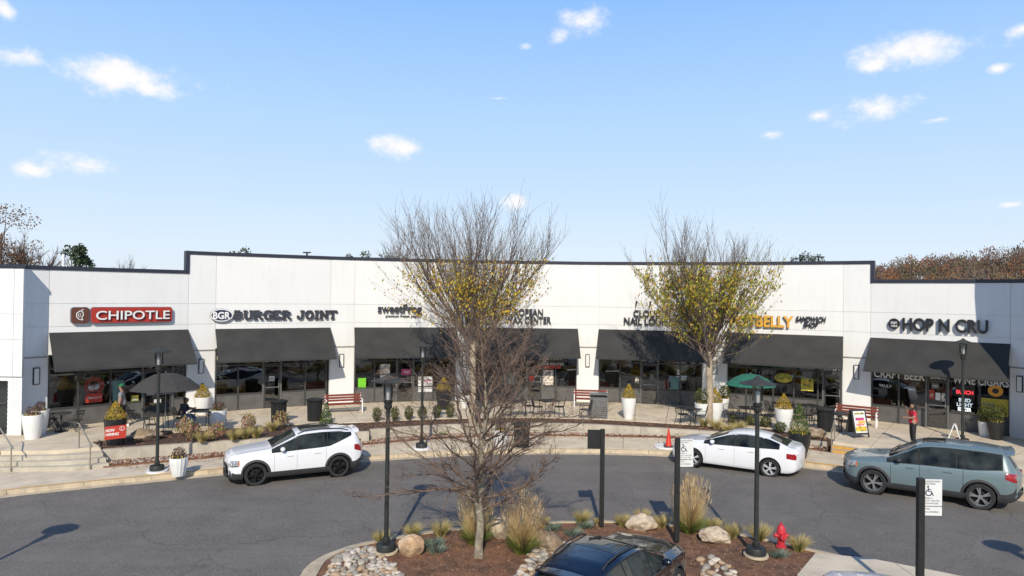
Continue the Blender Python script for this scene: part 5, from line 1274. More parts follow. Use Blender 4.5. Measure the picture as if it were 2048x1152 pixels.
def inside(P, x, y):
    c = False
    for i in range(len(P)):
        a, b = P[i - 1], P[i]
        if (a.y > y) != (b.y > y) and x < (b.x - a.x) * (y - a.y) / (b.y - a.y) + a.x: c = not c
    return c
# mulch surface: a gently uneven grid clipped to the outline
def mh(x, y): return zr(x) + .12 + .035 * noise.noise(Vector((x * .9, y * .9, 0))) + .012 * noise.noise(Vector((x * 6, y * 6, 3)))
bm = bmesh.new(); vs = [bm.verts.new((p.x, p.y, 0)) for p in IN1]; f_ = bm.faces.new(vs); bmesh.ops.triangulate(bm, faces=[f_])
for ax, lo_, hi_ in ((0, -6, 13), (1, 11, 20)):
    q = lo_
    while q < hi_:
        co = (q, 0, 0) if ax == 0 else (0, q, 0); no = (1, 0, 0) if ax == 0 else (0, 1, 0)
        bmesh.ops.bisect_plane(bm, geom=bm.verts[:] + bm.edges[:] + bm.faces[:], plane_co=co, plane_no=no); q += .45
for v in bm.verts: v.co.z = mh(v.co.x, v.co.y) if inside(IN2, v.co.x, v.co.y) else zr(v.co.x) + .115
me = bpy.data.meshes.new('island_bed'); bm.to_mesh(me); bm.free(); me.materials.append(M['mulch'])
if sum(p.normal.z for p in me.polygons) < 0: me.flip_normals()
link('island_bed', me)['kind'] = 'structure'
# concrete apron on the right part of the island
ap = [Vector((p.x, p.y)) for p in (ground_pt(1631, 1108, .15), ground_pt(1594, 1152, .15))] + [Vector((6.9, 13.2)), Vector((8.4, 12.6)), Vector((9.4, 12.1)), Vector((11.2, 11.8)), Vector((11.2, 14.2)), Vector((9.75, 15.3)), Vector((8.5, 16.2))]
c0 = sum(ap, Vector((0, 0))) / len(ap)
for k, (t0, t1) in enumerate(((6.0, 8.95), (8.965, 12))):
    bm = bmesh.new(); f_ = bm.faces.new([bm.verts.new((p.x, p.y, zr(p.x) + .175)) for p in ap])
    for co, no in (((t0, 0, 0), (-1, 0, 0)), ((t1, 0, 0), (1, 0, 0))): bmesh.ops.bisect_plane(bm, geom=bm.verts[:] + bm.edges[:] + bm.faces[:], plane_co=co, plane_no=no, clear_outer=True)
    r = bmesh.ops.extrude_face_region(bm, geom=bm.faces[:]); [setattr(v.co, 'z', v.co.z - .12) for v in r['geom'] if isinstance(v, bmesh.types.BMVert)]; bmesh.ops.recalc_face_normals(bm, faces=bm.faces)
    me = bpy.data.meshes.new('paving_slab'); bm.to_mesh(me); bm.free(); me.materials.append(M['concrete']); o = link('concrete_apron', me); o['kind'] = 'structure'
def ipt(px, py, h=.12):
    p = ground_pt(px, py, h); return Vector((p.x, p.y, mh(p.x, p.y)))

# ---------------------------------------------------------------- stones and boulders
def rock_mesh(seed, sub=2, amp=.25, m_='stone0', sc=(1, 1, 1), facet=0):
    bm = bmesh.new(); bmesh.ops.create_icosphere(bm, subdivisions=sub, radius=1)
    for v in bm.verts:
        d = v.co.normalized(); k = 1 + amp * noise.noise(d * 1.3 + Vector((seed * 7.1, 0, 0))) * 1.6 + (amp * .35 * noise.noise(d * 4 + Vector((0, seed * 3.3, 0))) if sub > 1 else 0)
        if facet:
            for q in range(7):
                h = Vector((math.sin(seed * 5 + q * 2.1), math.cos(seed * 3 + q * 1.7), math.sin(q * 1.3 + seed))).normalized(); dd = (d * k).dot(h)
                if dd > .84: k *= .84 / dd
        v.co = Vector((d.x * k * sc[0], d.y * k * sc[1], d.z * k * sc[2]))
    me = bpy.data.meshes.new('rock'); bm.to_mesh(me); bm.free(); me.materials.append(M[m_]); me.polygons.foreach_set('use_smooth', [True] * len(me.polygons)); 
    if facet: me.set_sharp_from_angle(angle=math.radians(28))
    return me
stones = [rock_mesh(i, 2, .16, 'stone%d' % (i % 4), (1, .75, .55)) for i in range(8)]
def in_poly(P, x, y): return inside([Vector(p) for p in P], x, y)
cl1 = [ipt(*p)[:2] for p in ((664, 1130), (690, 1105), (745, 1094), (760, 1112), (790, 1135), (802, 1152), (800, 1185), (640, 1185), (650, 1150))]
cl2 = [ipt(*p)[:2] for p in ((1062, 1092), (1100, 1104), (1140, 1084), (1128, 1120), (1085, 1150), (1060, 1180), (1000, 1180), (1045, 1142))]
cl3 = [ipt(*p)[:2] for p in ((1400, 1118), (1425, 1117), (1450, 1127), (1475, 1152), (1475, 1190), (1380, 1190), (1400, 1145))]
placed = []; cnt = 0
for cl, tries, grp, lab in ((cl1, 5200, 'pale river stones at the left end of the island', 'smooth pale river stone heaped at the left end of the island'), (cl2, 1500, 'river stones between the bed and the black car', 'river stone lying between the grasses and the black car'),
                       (cl3, 700, 'river stones right of the black car', 'river stone on the mulch right of the black car')):
    xs_ = [p[0] for p in cl]; ys_ = [p[1] for p in cl]; loc_n = 0
    for _ in range(tries * 2):
        x, y = R.uniform(min(xs_), max(xs_)), R.uniform(min(ys_), max(ys_)); r = R.choice([.11, .10, .09, .08, .12, .06])
        if not in_poly(cl, x, y): continue
        if any((x - a) ** 2 + (y - b) ** 2 < ((r + c) * .74) ** 2 for a, b, c in placed): continue
        if loc_n > (170 if cl is cl1 else 70 if cl is cl2 else 38): break
        placed.append((x, y, r)); loc_n += 1
        o = bpy.data.objects.new('river_stone', R.choice(stones)); C.objects.link(o); o.location = (x, y, mh(x, y) + r * .25); o.rotation_euler = (R.uniform(-.25, .25), R.uniform(-.25, .25), R.uniform(0, 6.3)); o.scale = (r * R.uniform(1.0, 1.35), r * 1.1, r)
        tag(o, lab, 'stone', grp)
def boulder(px, py, w, h, seed, m_, label, z=None, rz=0, dep=.75):
    p = ipt(px, py) if z is None else place(px, py, z); o = bpy.data.objects.new('boulder', rock_mesh(seed, 4, .22, m_, (w / 2, w / 2 * dep, h / 2 * 1.15), 1)); C.objects.link(o); o.location = p + Vector((0, w * .3, h * .40)); o.rotation_euler.z = rz; return tag(o, label, 'boulder')
boulder(821, 1116, .66, .50, 2, 'boulder_tan', 'rough tan boulder beside the left island lamp'); boulder(1000, 1080, .50, .58, 5, 'boulder_pale', 'upright pale boulder between the two tall grass clumps')
boulder(1098, 1108, .70, .50, 3, 'boulder_brown', 'brown boulder with a pale face near the pebbles'); boulder(1286, 1064, .78, .40, 7, 'boulder_pale', 'long pale tan boulder behind the black car')
boulder(1437, 1090, .76, .36, 9, 'boulder_pale', 'low pinkish white boulder left of the right island lamp'); boulder(283, 883, 1.1, .45, 4, 'boulder_brown', 'flat brown boulder in the bed by the curved steps', -.04); boulder(1634, 878, 1.0, .42, 6, 'boulder_brown', 'brown boulder in the bed by the yellow edged steps', -.04)
boulder(1622, 905, .5, .25, 8, 'boulder_pale', 'small pale rock at the right end of the retaining wall', -.45)

# ---------------------------------------------------------------- grasses and small plants
def blades(mb, n, h, spread, w, lean=.5, hv=.3, rr0=.10, segs=3, droop=.25):
    for _ in range(n):
        a = R.uniform(0, 2 * PI); r = R.uniform(0, rr0); hh = h * R.uniform(1 - hv, 1); l = spread * R.uniform(.1, 1) ** .8; wd_ = w * R.uniform(.6, 1.2); a2 = a + R.uniform(-.4, .4)
        base = Vector((r * math.cos(a), r * math.sin(a), 0)); d = Vector((math.cos(a2), math.sin(a2), 0)); s = Vector((-math.sin(a2 + 1.2), math.cos(a2 + 1.2), 0)) * wd_
        P = []
        for k in range(segs + 1):
            t_ = k / segs; P.append(base + d * l * t_ ** (1 + lean) + Vector((0, 0, hh * (t_ - droop * (l / max(spread, .01)) * t_ * t_))))
        vs = []; 
        for k in range(segs): q = 1 - k / segs; vs += [P[k] - s * q, P[k] + s * q]
        vs.append(P[-1]); fs = [(2 * k, 2 * k + 1, 2 * k + 3, 2 * k + 2) for k in range(segs - 1)] + [(2 * segs - 2, 2 * segs - 1, 2 * segs)]
        mb.add(vs, fs)
def clump(name, parts, label, cat, loc, group=None, rz=0):
    t = thing(name, label, cat, tuple(loc), rz, group)
    for nm, m_, kw in parts:
        mb = MB(); blades(mb, **kw); o = build(nm, mb, m_, t, world=False); o['kind'] = 'stuff'
    return t
def tall_grass(px, py, label, k=1):
    loc = ipt(px, py)
    t = clump('feather_grass', [('leaf_blades', 'grass_green', dict(n=int(900 * k), h=.60, spread=.66, w=.011, rr0=.16 * k, droop=.45)), ('flower_stalks', 'grass_tan', dict(n=int(700 * k), h=1.42, spread=.62 * k, w=.005, rr0=.12, hv=.35, droop=.02)), ('dry_blades', 'grass_gold', dict(n=int(600 * k), h=1.0, spread=.58, w=.007, rr0=.14, droop=.2))], label, 'grass', loc, 'tall feather grasses on the island')
    mb = MB()
    for _ in range(int(520 * k)):
        a = R.uniform(0, 6.3); r = R.uniform(.02, .56 * k); z = R.uniform(.8, 1.45) - r * .3; p = Vector((r * math.cos(a), r * math.sin(a), z)); d = Vector((math.cos(a) * .2, math.sin(a) * .2, 1)).normalized(); s = Vector((math.sin(a * 3), math.cos(a * 3), 0)) * .007
        mb.add([p, p + d * .07 + s * 1.2, p + d * .2, p + d * .07 - s * 1.2], [(0, 1, 2, 3)])
    o = build('seed_heads', mb, 'grass_tan', t, world=False); o['kind'] = 'stuff'; return t
tall_grass(950, 1088, 'tall feather grass with golden stalks around the bare tree trunk', .9); tall_grass(1043, 1106, 'widest golden feather grass, just right of the bare tree'); tall_grass(1378, 1066, 'tall straw coloured feather grass behind the sign post', 1.0)
def low_grass(px, py, label, s=1.0, z=None):
    loc = ipt(px, py) if z is None else place(px, py, z)
    return clump('tuft_grass', [('blades', 'grass_gold', dict(n=430, h=.52 * s, spread=.40 * s, w=.008, rr0=.10 * s, droop=.3)), ('green_blades', 'grass_green', dict(n=150, h=.36 * s, spread=.30 * s, w=.009, rr0=.09 * s, droop=.3))], label, 'grass', loc, 'low golden grass tufts')
for px, py, s, w in ((762, 1086, .85, 'behind the left island lamp'), (824, 1075, .95, 'behind the rough tan boulder'), (882, 1072, 1.05, 'left of the bare tree'), (1085, 1052, .7, 'right of the widest feather grass'), (1163, 1048, .95, 'left of the back facing sign post'), (1196, 1050, .55, 'at the foot of the back facing sign post'),
                     (1244, 1052, .85, 'left of the long pale boulder'), (1283, 1042, .85, 'behind the long pale boulder'), (1322, 1056, .9, 'between the long boulder and the tall straw grass'), (1424, 1062, .9, 'right of the tall straw grass'), (1463, 1076, 1.0, 'between the pinkish boulder and the lamp'), (1518, 1082, 1.1, 'behind the right island lamp'), (1596, 1102, 1.0, 'right of the hydrant')):
    low_grass(px, py, 'golden grass tuft ' + w, s)
def rosette(px, py, label, s=1.0, z=None):
    loc = ipt(px, py) if z is None else place(px, py, z)
    return clump('grey_plant', [('leaves', 'grey_green', dict(n=170, h=.20 * s, spread=.24 * s, w=.016, rr0=.15 * s, droop=.3, segs=2))], label, 'plant', loc, 'low grey green plants on the island')
for px, py, w in ((872, 1104, 'beside the rough tan boulder'), (851, 1094, 'behind the tan boulder'), (1105, 1060, 'behind the brown boulder'), (1146, 1070, 'left of the black car roof'), (1170, 1056, 'near the back facing sign post'), (1556, 1112, 'in front of the hydrant'), (870, 1088, 'nearest the left golden tufts')):
    rosette(px, py, 'low grey green plant ' + w, 1.15)
# leaf litter, chips and gravel as uncountable ground cover
def scatter(name, m_, pts, s0, s1, lift=.01, tilt=.6, kind='leaf'):
    mb = MB()
    for p in pts:
        s = R.uniform(s0, s1); a = R.uniform(0, 6.3); u = Vector((math.cos(a), math.sin(a), R.uniform(-tilt, tilt))).normalized() * s; v = Vector((-math.sin(a), math.cos(a), R.uniform(-tilt, tilt))).normalized() * s * R.uniform(.4, .8); c = p + Vector((0, 0, lift + R.uniform(0, .01)))
        if kind == 'leaf': mb.add([c - u, c - v, c + u, c + v], [(0, 1, 2, 3)])
        else: h = Vector((0, 0, s * .6)); mb.add([c - u, c - v, c + u, c + v, c + h], [(0, 1, 4), (1, 2, 4), (2, 3, 4), (3, 0, 4)])
    o = build(name, mb, m_); o['kind'] = 'stuff'; o['label'] = name.replace('_', ' ') + ' scattered over the ground'; return o
def arc_pts(n, a0, a1, f0, f1, zf, dens=None):
    o = []
    while len(o) < n:
        a = R.uniform(a0, a1); k = R.random(); r = f0(a) + (f1(a) - f0(a)) * k; p = unpol(a, r)
        if dens and R.random() > dens(p): continue
        o.append(Vector((p.x, p.y, zf(p))))
    return o
zl_ = lambda p: zr(p.x) + .20
scatter('fallen_leaves', 'leaf_litter', arc_pts(6500, A_W1a, A_W2b, lambda a: r_walk(a) + .0, lambda a: (r_w1(a) if a < A_W1b else r_w2(a)), zl_, lambda p: .35 + .65 * (noise.noise(Vector((p.x * .5, p.y * .5, 0))) > -.15)), .03, .06)
scatter('gravel', 'gravel', arc_pts(2600, A_W1a, A_W2b, lambda a: r_walk(a) + .03, lambda a: (r_w1(a) if a < A_W1b else r_w2(a)), zl_), .03, .07, kind='rock')
scatter('fallen_leaves', 'leaf_litter', arc_pts(900, A_W1a, A_W2b, lambda a: r_walk(a) - .5, lambda a: r_walk(a) + .02, lambda p: zr(p.x) + .152, lambda p: .2), .025, .045, .003, .15)
scatter('fallen_leaves', 'leaf_litter', arc_pts(1500, A_W1a, A_W2b, lambda a: r_bed(a), lambda a: RF - .1, lambda p: .0, lambda p: .9 if noise.noise(Vector((p.x * .4, p.y * .8, 5))) > .08 else .08), .02, .04, .004, .15)
scatter('bark_chips', 'chips', arc_pts(5000, A_W1a, A_W2b, lambda a: (r_w1(a) if a < A_W1b else r_w2(a)) + .26, lambda a: r_bed(a) - .02, lambda p: -.045), .02, .045, .005, .5)
pts = []
while len(pts) < 9000:
    x, y = R.uniform(-5, 8.4), R.uniform(13.4, 19.4)
    if inside(IN2, x, y) and not in_poly([tuple(q) for q in ap], x, y): pts.append(Vector((x, y, mh(x, y))))
scatter('bark_chips', 'chips', pts, .012, .032, .004, .6)
scatter('fallen_leaves', 'leaf_litter', [p for p in pts[:1500] if p.x < 2.5], .015, .03, .01, .5)

# ---------------------------------------------------------------- planters and shrubs
def leafy(mb, n, shape, s0, s1):
    for _ in range(n):
        p, nr = shape(); a = Vector((R.gauss(0, 1), R.gauss(0, 1), R.gauss(0, 1))).normalized(); nr = (nr + a * .9).normalized(); u = nr.cross(Vector((0, 0, 1)) + a * .3).normalized(); v = nr.cross(u); s = R.uniform(s0, s1)
        mb.add([p - u * s * .5, p + v * s, p + u * s * .5, p - v * s], [(0, 1, 2, 3)])
def cone_shape(r, h, bulge=.3):
    def f():
        t_ = R.random() ** 1.35; rad = r * (1 - t_) ** .75 * (1 + bulge * math.sin(PI * min(1, t_ * 1.2)) * .4) + .01; a = R.uniform(0, 2 * PI); q = math.sqrt(R.uniform(.45, 1)); k = 1 + .14 * noise.noise(Vector((math.cos(a) * 2, math.sin(a) * 2, t_ * 5 + r * 40)))
        return Vector((rad * q * k * math.cos(a), rad * q * k * math.sin(a), h * t_ + .02)), Vector((math.cos(a), math.sin(a), .4))
    return f
def ball_shape(rx, ry, rz_, z0=0):
    def f():
        d = Vector((R.gauss(0, 1), R.gauss(0, 1), R.gauss(0, 1))).normalized(); q = R.uniform(.35, 1) ** .5; k = q * (1 + .3 * noise.noise(d * 2.2 + Vector((rx * 50, 0, 0)))); return Vector((d.x * rx * k, d.y * ry * k, z0 + rz_ + d.z * rz_ * k)), d
    return f
def shrub(name, label, cat, loc, shape, n, s0, s1, m_, group=None, stem=.2, extra=()):
    t = thing(name, label, cat, tuple(loc), R.uniform(0, 6), group)
    mb = MB(); mb.tube([(0, 0, -.02), (.01, 0, stem)], [.02, .012], 5)
    for k in range(5): a = k * 1.26; mb.tube([(0, 0, stem * .3), (math.cos(a) * stem * .4, math.sin(a) * stem * .4, stem)], [.01, .005], 4)
    build('stem', mb, 'twig', t, world=False)['kind'] = 'stuff'
    mb = MB(); leafy(mb, n, shape, s0, s1); build('foliage', mb, m_, t, world=False)['kind'] = 'stuff'
    for nm, sh, nn, a_, b_, mm in extra: mb = MB(); leafy(mb, nn, sh, a_, b_); build(nm, mb, mm, t, world=False)['kind'] = 'stuff'
    return t
def planter(label, loc, m_, h=.95, r0=.20, r1=.33, flute=0, group='white tapered planters'):
    t = thing('planter', label, 'planter', tuple(loc), 0, group)
    mb = MB(); prof = [(r0, 0), (r0 * 1.12, h * .15), (r1 * .93, h * .6), (r1, h * .9), (r1 * 1.0, h), (r1 * .9, h), (r1 * .88, h * .93)]
    mb.lathe(prof, 48 if flute else 28, flute=flute, nf=14, closed=False); build('pot', mb, m_, t, smooth=50, world=False)
    mb = MB(); mb.lathe([(r1 * .89, h * .94), (r1 * .5, h * .96), (.001, h * .965)], 20, closed=False); build('soil', mb, 'soil', t, world=False)
    return t
def pot_with(px, py, z, label, m_, plant, h=.95, r0=.2, r1=.33, flute=0):
    p = place(px, py, z) if z is not None else ground_pt(px, py, .15); planter(label, p, m_, h, r0, r1, flute, 'white tapered planters' if m_ == 'planter_white' else 'black tapered planters'); q = p + Vector((0, 0, h * .95))
    where = label.split(' planter ', 1)[1] if ' planter ' in label else label
    where = ' '.join(where.split()[:8])
    if plant == 'gold': shrub('conical_shrub', 'golden conical shrub in planter ' + where, 'shrub', q, cone_shape(r1 * .95, .66, .5), 1300, .018, .036, 'shrub_gold')
    elif plant == 'green': shrub('conical_shrub', 'bright green conical evergreen in planter ' + where, 'shrub', q, cone_shape(r1 * .95, 1.15), 1500, .02, .04, 'shrub_green', extra=(('flowers', ball_shape(r1 * 1.05, r1 * 1.05, .1, -.02), 150, .03, .05, 'petals'),))
    elif plant == 'mixed': shrub('potted_plant', 'purple leaved plant in planter ' + where, 'plant', q, ball_shape(r1 * .8, r1 * .7, .2, -.02), 330, .02, .045, 'purple_leaves', extra=(('flowers', ball_shape(r1 * 1.0, r1 * .9, .07, -.02), 90, .025, .045, 'petals'),))
    elif plant == 'leafy': shrub('potted_plant', 'loose leafy plant in planter ' + where, 'plant', q, ball_shape(r1 * 1.2, r1 * 1.1, .38, -.05), 500, .03, .06, 'shrub_olive', extra=(('flowers', ball_shape(r1 * 1.05, r1, .08, -.02), 90, .03, .05, 'petals'),))
pot_with(65, 877, 0, 'white round planter beside the projecting left block', 'planter_white', 'mixed', .92, .24, .36); pot_with(80, 868, 0, 'white planter tucked behind the leftmost round planter', 'planter_white', 'mixed', .95, .2, .3)
pot_with(230, 889, -.04, 'black square-shouldered planter behind the red hiring sign', 'planter_black', 'gold', .98, .26, .38)
pot_with(404, 828, 0, 'white planter on the pier left of the burger shop', 'planter_white', 'gold', .8, .24, .36); pot_with(436, 857, 0, 'white planter in front of the burger shop corner', 'planter_white', 'mixed', .78, .22, .34)
pot_with(357, 951, None, 'white fluted planter on the pavement beside the leftmost lamp', 'planter_white', 'mixed', .62, .19, .29, .045)
pot_with(1001, 897, None, 'white planter on the lower pavement behind the bare tree', 'planter_white', 'mixed', .78, .2, .32); pot_with(1257, 837, 0, 'white planter standing alone in front of the nail shop', 'planter_white', 'gold', .98, .2, .34)
pot_with(1429, 848, 0, 'tall white planter right of the right yellow tree trunk', 'planter_white', 'gold', 1.0, .2, .36); pot_with(1404, 848, 0, 'white planter left of the right yellow tree trunk', 'planter_white', 'leafy', .95, .2, .34); pot_with(1448, 821, 0, 'small white planter by the pier of the sandwich shop', 'planter_white', 'leafy', .62, .16, .24)
pot_with(1567, 862, 0, 'white planter in front of the sandwich shop terrace', 'planter_white', 'gold', .98, .22, .38)
pot_with(1598, 915, None, 'tall black planter behind the white saloon car', 'planter_black', 'green', .95, .25, .42)
pot_with(1971, 872, 0, 'white fluted planter with pale flowers right of the last lamp', 'planter_white', 'leafy', .62, .2, .27, .04); pot_with(1992, 879, 0, 'black planter in front of the yellow poster', 'planter_black', 'leafy', .75, .2, .33); pot_with(2016, 870, 0, 'white ribbed planter against the last pier', 'planter_white', 'mixed', .8, .26, .33, .04)
p = place(652, 848, -.04); shrub('conical_shrub', 'small green conical evergreen in the bed behind the white crossover', 'shrub', p, cone_shape(.30, .92), 1300, .02, .04, 'shrub_green')
for k, (px, py, w) in enumerate(((754, 844, 'first'), (789, 843, 'second'), (818, 841, 'third'), (844, 840, 'fourth'), (874, 838, 'fifth'), (900, 837, 'sixth'))):
    shrub('box_shrub', 'upright green box shrub, %s from the left in the middle bed' % w, 'shrub', place(px, py, -.04), ball_shape(.22, .22, .32, .04), 1000, .02, .038, 'shrub_olive', 'box shrubs in the middle bed', .35)
for px, py, w in ((1466, 851, 'left of the right island lamp'), (1497, 852, 'just left of the right lamp pole'), (1531, 856, 'right of the right lamp pole'), (1562, 866, 'in front of the white planter'), ):
    shrub('box_shrub', 'low green shrub in the right bed ' + w, 'shrub', place(px, py, -.04), ball_shape(.27, .25, .25, .02), 900, .02, .038, 'shrub_olive', 'low shrubs in the right bed', .3)
for px, py, w in ((370, 872, 'beside the seated woman'), (385, 880, 'on the wall edge by the seated woman'), (432, 880, 'below the planter at the burger shop corner'), (497, 862, 'in front of the left litter bin'), (563, 856, 'below the left litter bin')):
    shrub('hydrangea', 'autumn hydrangea with pinkish heads ' + w, 'shrub', place(px, py, -.04), ball_shape(.36, .3, .34, .05), 380, .03, .06, 'hydrangea', 'hydrangeas in the left bed', .5, extra=(('flower_heads', ball_shape(.36, .3, .36, .1), 60, .05, .08, 'hydrangea'),))
for px, py, w in ((405, 884, 'left end of the first bed'), (468, 880, 'behind the crossover bonnet'), (490, 876, 'middle of the first bed'), (512, 874, 'near the crossover windscreen'), (545, 862, 'behind the crossover roof'), (1408, 852, 'left of the tree in the right bed'), (1432, 858, 'behind the white saloon bonnet'), (1455, 866, 'behind the white saloon roof'), (1478, 862, 'in the right bed')):
    low_grass(px, py, 'golden grass tuft ' + w, 1.1, -.04)
for px, py, w in ((922, 868, 'below the middle wall, left'), (885, 873, 'leftmost below the middle wall'), (1075, 866, 'right of the lower litter bin'), (1115, 866, 'at the right of the leaf strip'), (1293, 868, 'left of the traffic cone'), (1305, 872, 'nearest the traffic cone'), (1355, 874, 'right of the traffic cone')):
    p = ground_pt(px, py, .135); clump('small_shrub', [('leaves', 'grass_green', dict(n=120, h=.28, spread=.24, w=.01, rr0=.12, droop=.2, segs=2))], 'small green plant ' + w, 'plant', p, 'small green plants under the middle wall')
for px, py in ((1082, 828), (1120, 826), (1145, 828)):
    pass

# ---------------------------------------------------------------- trees
def limb(mb, p, d, L_, r, n, up, jit, rnd, nseg=5, sides=5):
    pts = [p.copy()]; rad = [r]
    for k in range(nseg):
        d = (d + Vector((rnd.gauss(0, jit), rnd.gauss(0, jit), rnd.gauss(0, jit) + up))).normalized(); p = p + d * (L_ / nseg); pts.append(p.copy()); rad.append(max(.003, r * (1 - .75 * (k + 1) / nseg)))
    mb.tube(pts, rad, sides, caps=False); return pts, rad, d
def vase_tree(label, loc, H, spread, trunk_h, r, leafm, nleaf, leaf_lo, leaf_hi, seed, nl=18, tmax=50):
    rnd = random.Random(seed); t = thing('street_tree', label, 'tree', tuple(loc))
    tb = MB(); tp = [Vector((0, 0, -.1)), Vector((0, 0, .15)), Vector((.02, .01, trunk_h * .5)), Vector((-.02, .02, trunk_h)), Vector((0, 0, trunk_h * 1.15))]
    tb.tube(tp, [r * 1.35, r * 1.05, r * .95, r * .95, r * .75], 14)
    cb = MB(); tips = []
    for i in range(nl):
        a = 2 * PI * i / nl * 2.6 + rnd.uniform(-.3, .3); tilt = math.radians(rnd.uniform(4, 46) if i % 3 else rnd.uniform(28, tmax)); d = Vector((math.sin(tilt) * math.cos(a), math.sin(tilt) * math.sin(a), math.cos(tilt))); z0 = trunk_h * rnd.uniform(.86, 1.12)
        LL = (H - z0) * .62 * rnd.uniform(.85, 1.1); pts, rad, dd = limb(cb, Vector((0, 0, z0)), d, LL, r * rnd.uniform(.2, .38), 6, .075, .05, rnd, 6, 6)
        for k in range(1, len(pts)):
            for _ in range((3 if k > 2 else 3) if k > 1 else 2):
                a2 = rnd.uniform(0, 6.3); dd2 = ((pts[k] - pts[k - 1]).normalized() + Vector((math.cos(a2), math.sin(a2), rnd.uniform(-.1, .5) if k > 2 else rnd.uniform(-.6, .3))) * (rnd.uniform(.3, .55) if k > 2 else rnd.uniform(.5, 1.1))).normalized()
                L2 = LL * rnd.uniform(.28, .62) * (1.15 - .1 * k); p2, r2, d2 = limb(cb, pts[k], dd2, L2, rad[k] * .42, 5, .10, .07, rnd, 5, 4)
                for q in range(1, len(p2)):
                    for _ in range(2):
                        a3 = rnd.uniform(0, 6.3); d3 = ((p2[q] - p2[q - 1]).normalized() + Vector((math.cos(a3), math.sin(a3), rnd.uniform(-.1, .4))) * rnd.uniform(.25, .6)).normalized()
                        p3, _, _ = limb(cb, p2[q], d3, L2 * rnd.uniform(.25, .6), .0055, 3, .08, .09, rnd, 3, 3); tips += p3[1:]
                tips += p2[2:]
    ms = MB()
    # fit the crown to the wanted size
    V = np.array([tuple(v) for v in cb.v]); zc = trunk_h; top = np.percentile(V[:, 2], 99.7); c_x = .5 * (np.percentile(V[:, 0], 1.5) + np.percentile(V[:, 0], 98.5)); c_y = .5 * (np.percentile(V[:, 1], 1.5) + np.percentile(V[:, 1], 98.5)); rad_ = np.percentile(np.abs(V[:, 0] - c_x), 98.6); kz = (H - zc) / (top - zc); kx = spread / rad_
    bl = lambda z: min(1, max(0, (z - zc) / 2.5))
    f3 = lambda v: ((v[0] - c_x * bl(v[2])) * (1 + (kx - 1) * bl(v[2])), (v[1] - c_y * bl(v[2])) * (1 + (kx - 1) * bl(v[2])), zc + (v[2] - zc) * kz if v[2] > zc else v[2])
    cb.v = [f3(v) for v in cb.v]; tips = [Vector(f3(v)) for v in tips]
    build('trunk', tb, 'bark_pale', t, smooth=True, world=False); o = build('branches', cb, 'twig', t, world=False, smooth=60); o['kind'] = 'stuff'
    lv = MB(); cand = [p for p in tips if p.z < H * .80]; k = 0; tries = 0
    while k < nleaf and tries < nleaf * 30:
        tries += 1
        p = rnd.choice(cand); z = p.z / H; lo_, hi_ = leaf_lo, leaf_hi
        pr = 1 if lo_ < z < hi_ else (max(0, 1 - (z - hi_) / .16) ** 2 if z >= hi_ else .3)
        pr *= .3 + .7 * (noise.noise(p * .9) > -.12); pr *= .5 + .5 * min(1, (p.x * p.x + p.y * p.y) ** .5 / (spread * .55))
        if rnd.random() > pr: continue
        k += 1; q = p + Vector((rnd.gauss(0, .09), rnd.gauss(0, .09), rnd.gauss(-.02, .08))); a = Vector((rnd.gauss(0, 1), rnd.gauss(0, 1), rnd.gauss(0, 1))).normalized(); u = a.cross(Vector((.3, .2, 1))).normalized(); v = a.cross(u); s = rnd.uniform(.05, .085)
        lv.add([q - v * s, q + u * s * .55, q + v * s, q - u * s * .55], [(0, 1, 2, 3)])
    build('foliage', lv, leafm, t, world=False)['kind'] = 'stuff'
    return t
def tree_at(px, py, z): p = place(px, py, z); return p
vase_tree('left of two vase shaped street trees, yellow leaves low and bare twigs above', tree_at(944, 846, -.05), 9.95, 3.4, 3.2, .15, 'leaves_yellow', 4400, .22, .62, 21, 24)
vase_tree('right street tree, bushier with green and yellow leaves over the nail shop', tree_at(1418, 852, -.05), 9.4, 3.05, 2.9, .16, 'leaves_green_yellow', 9000, .24, .68, 8, 22, 52)
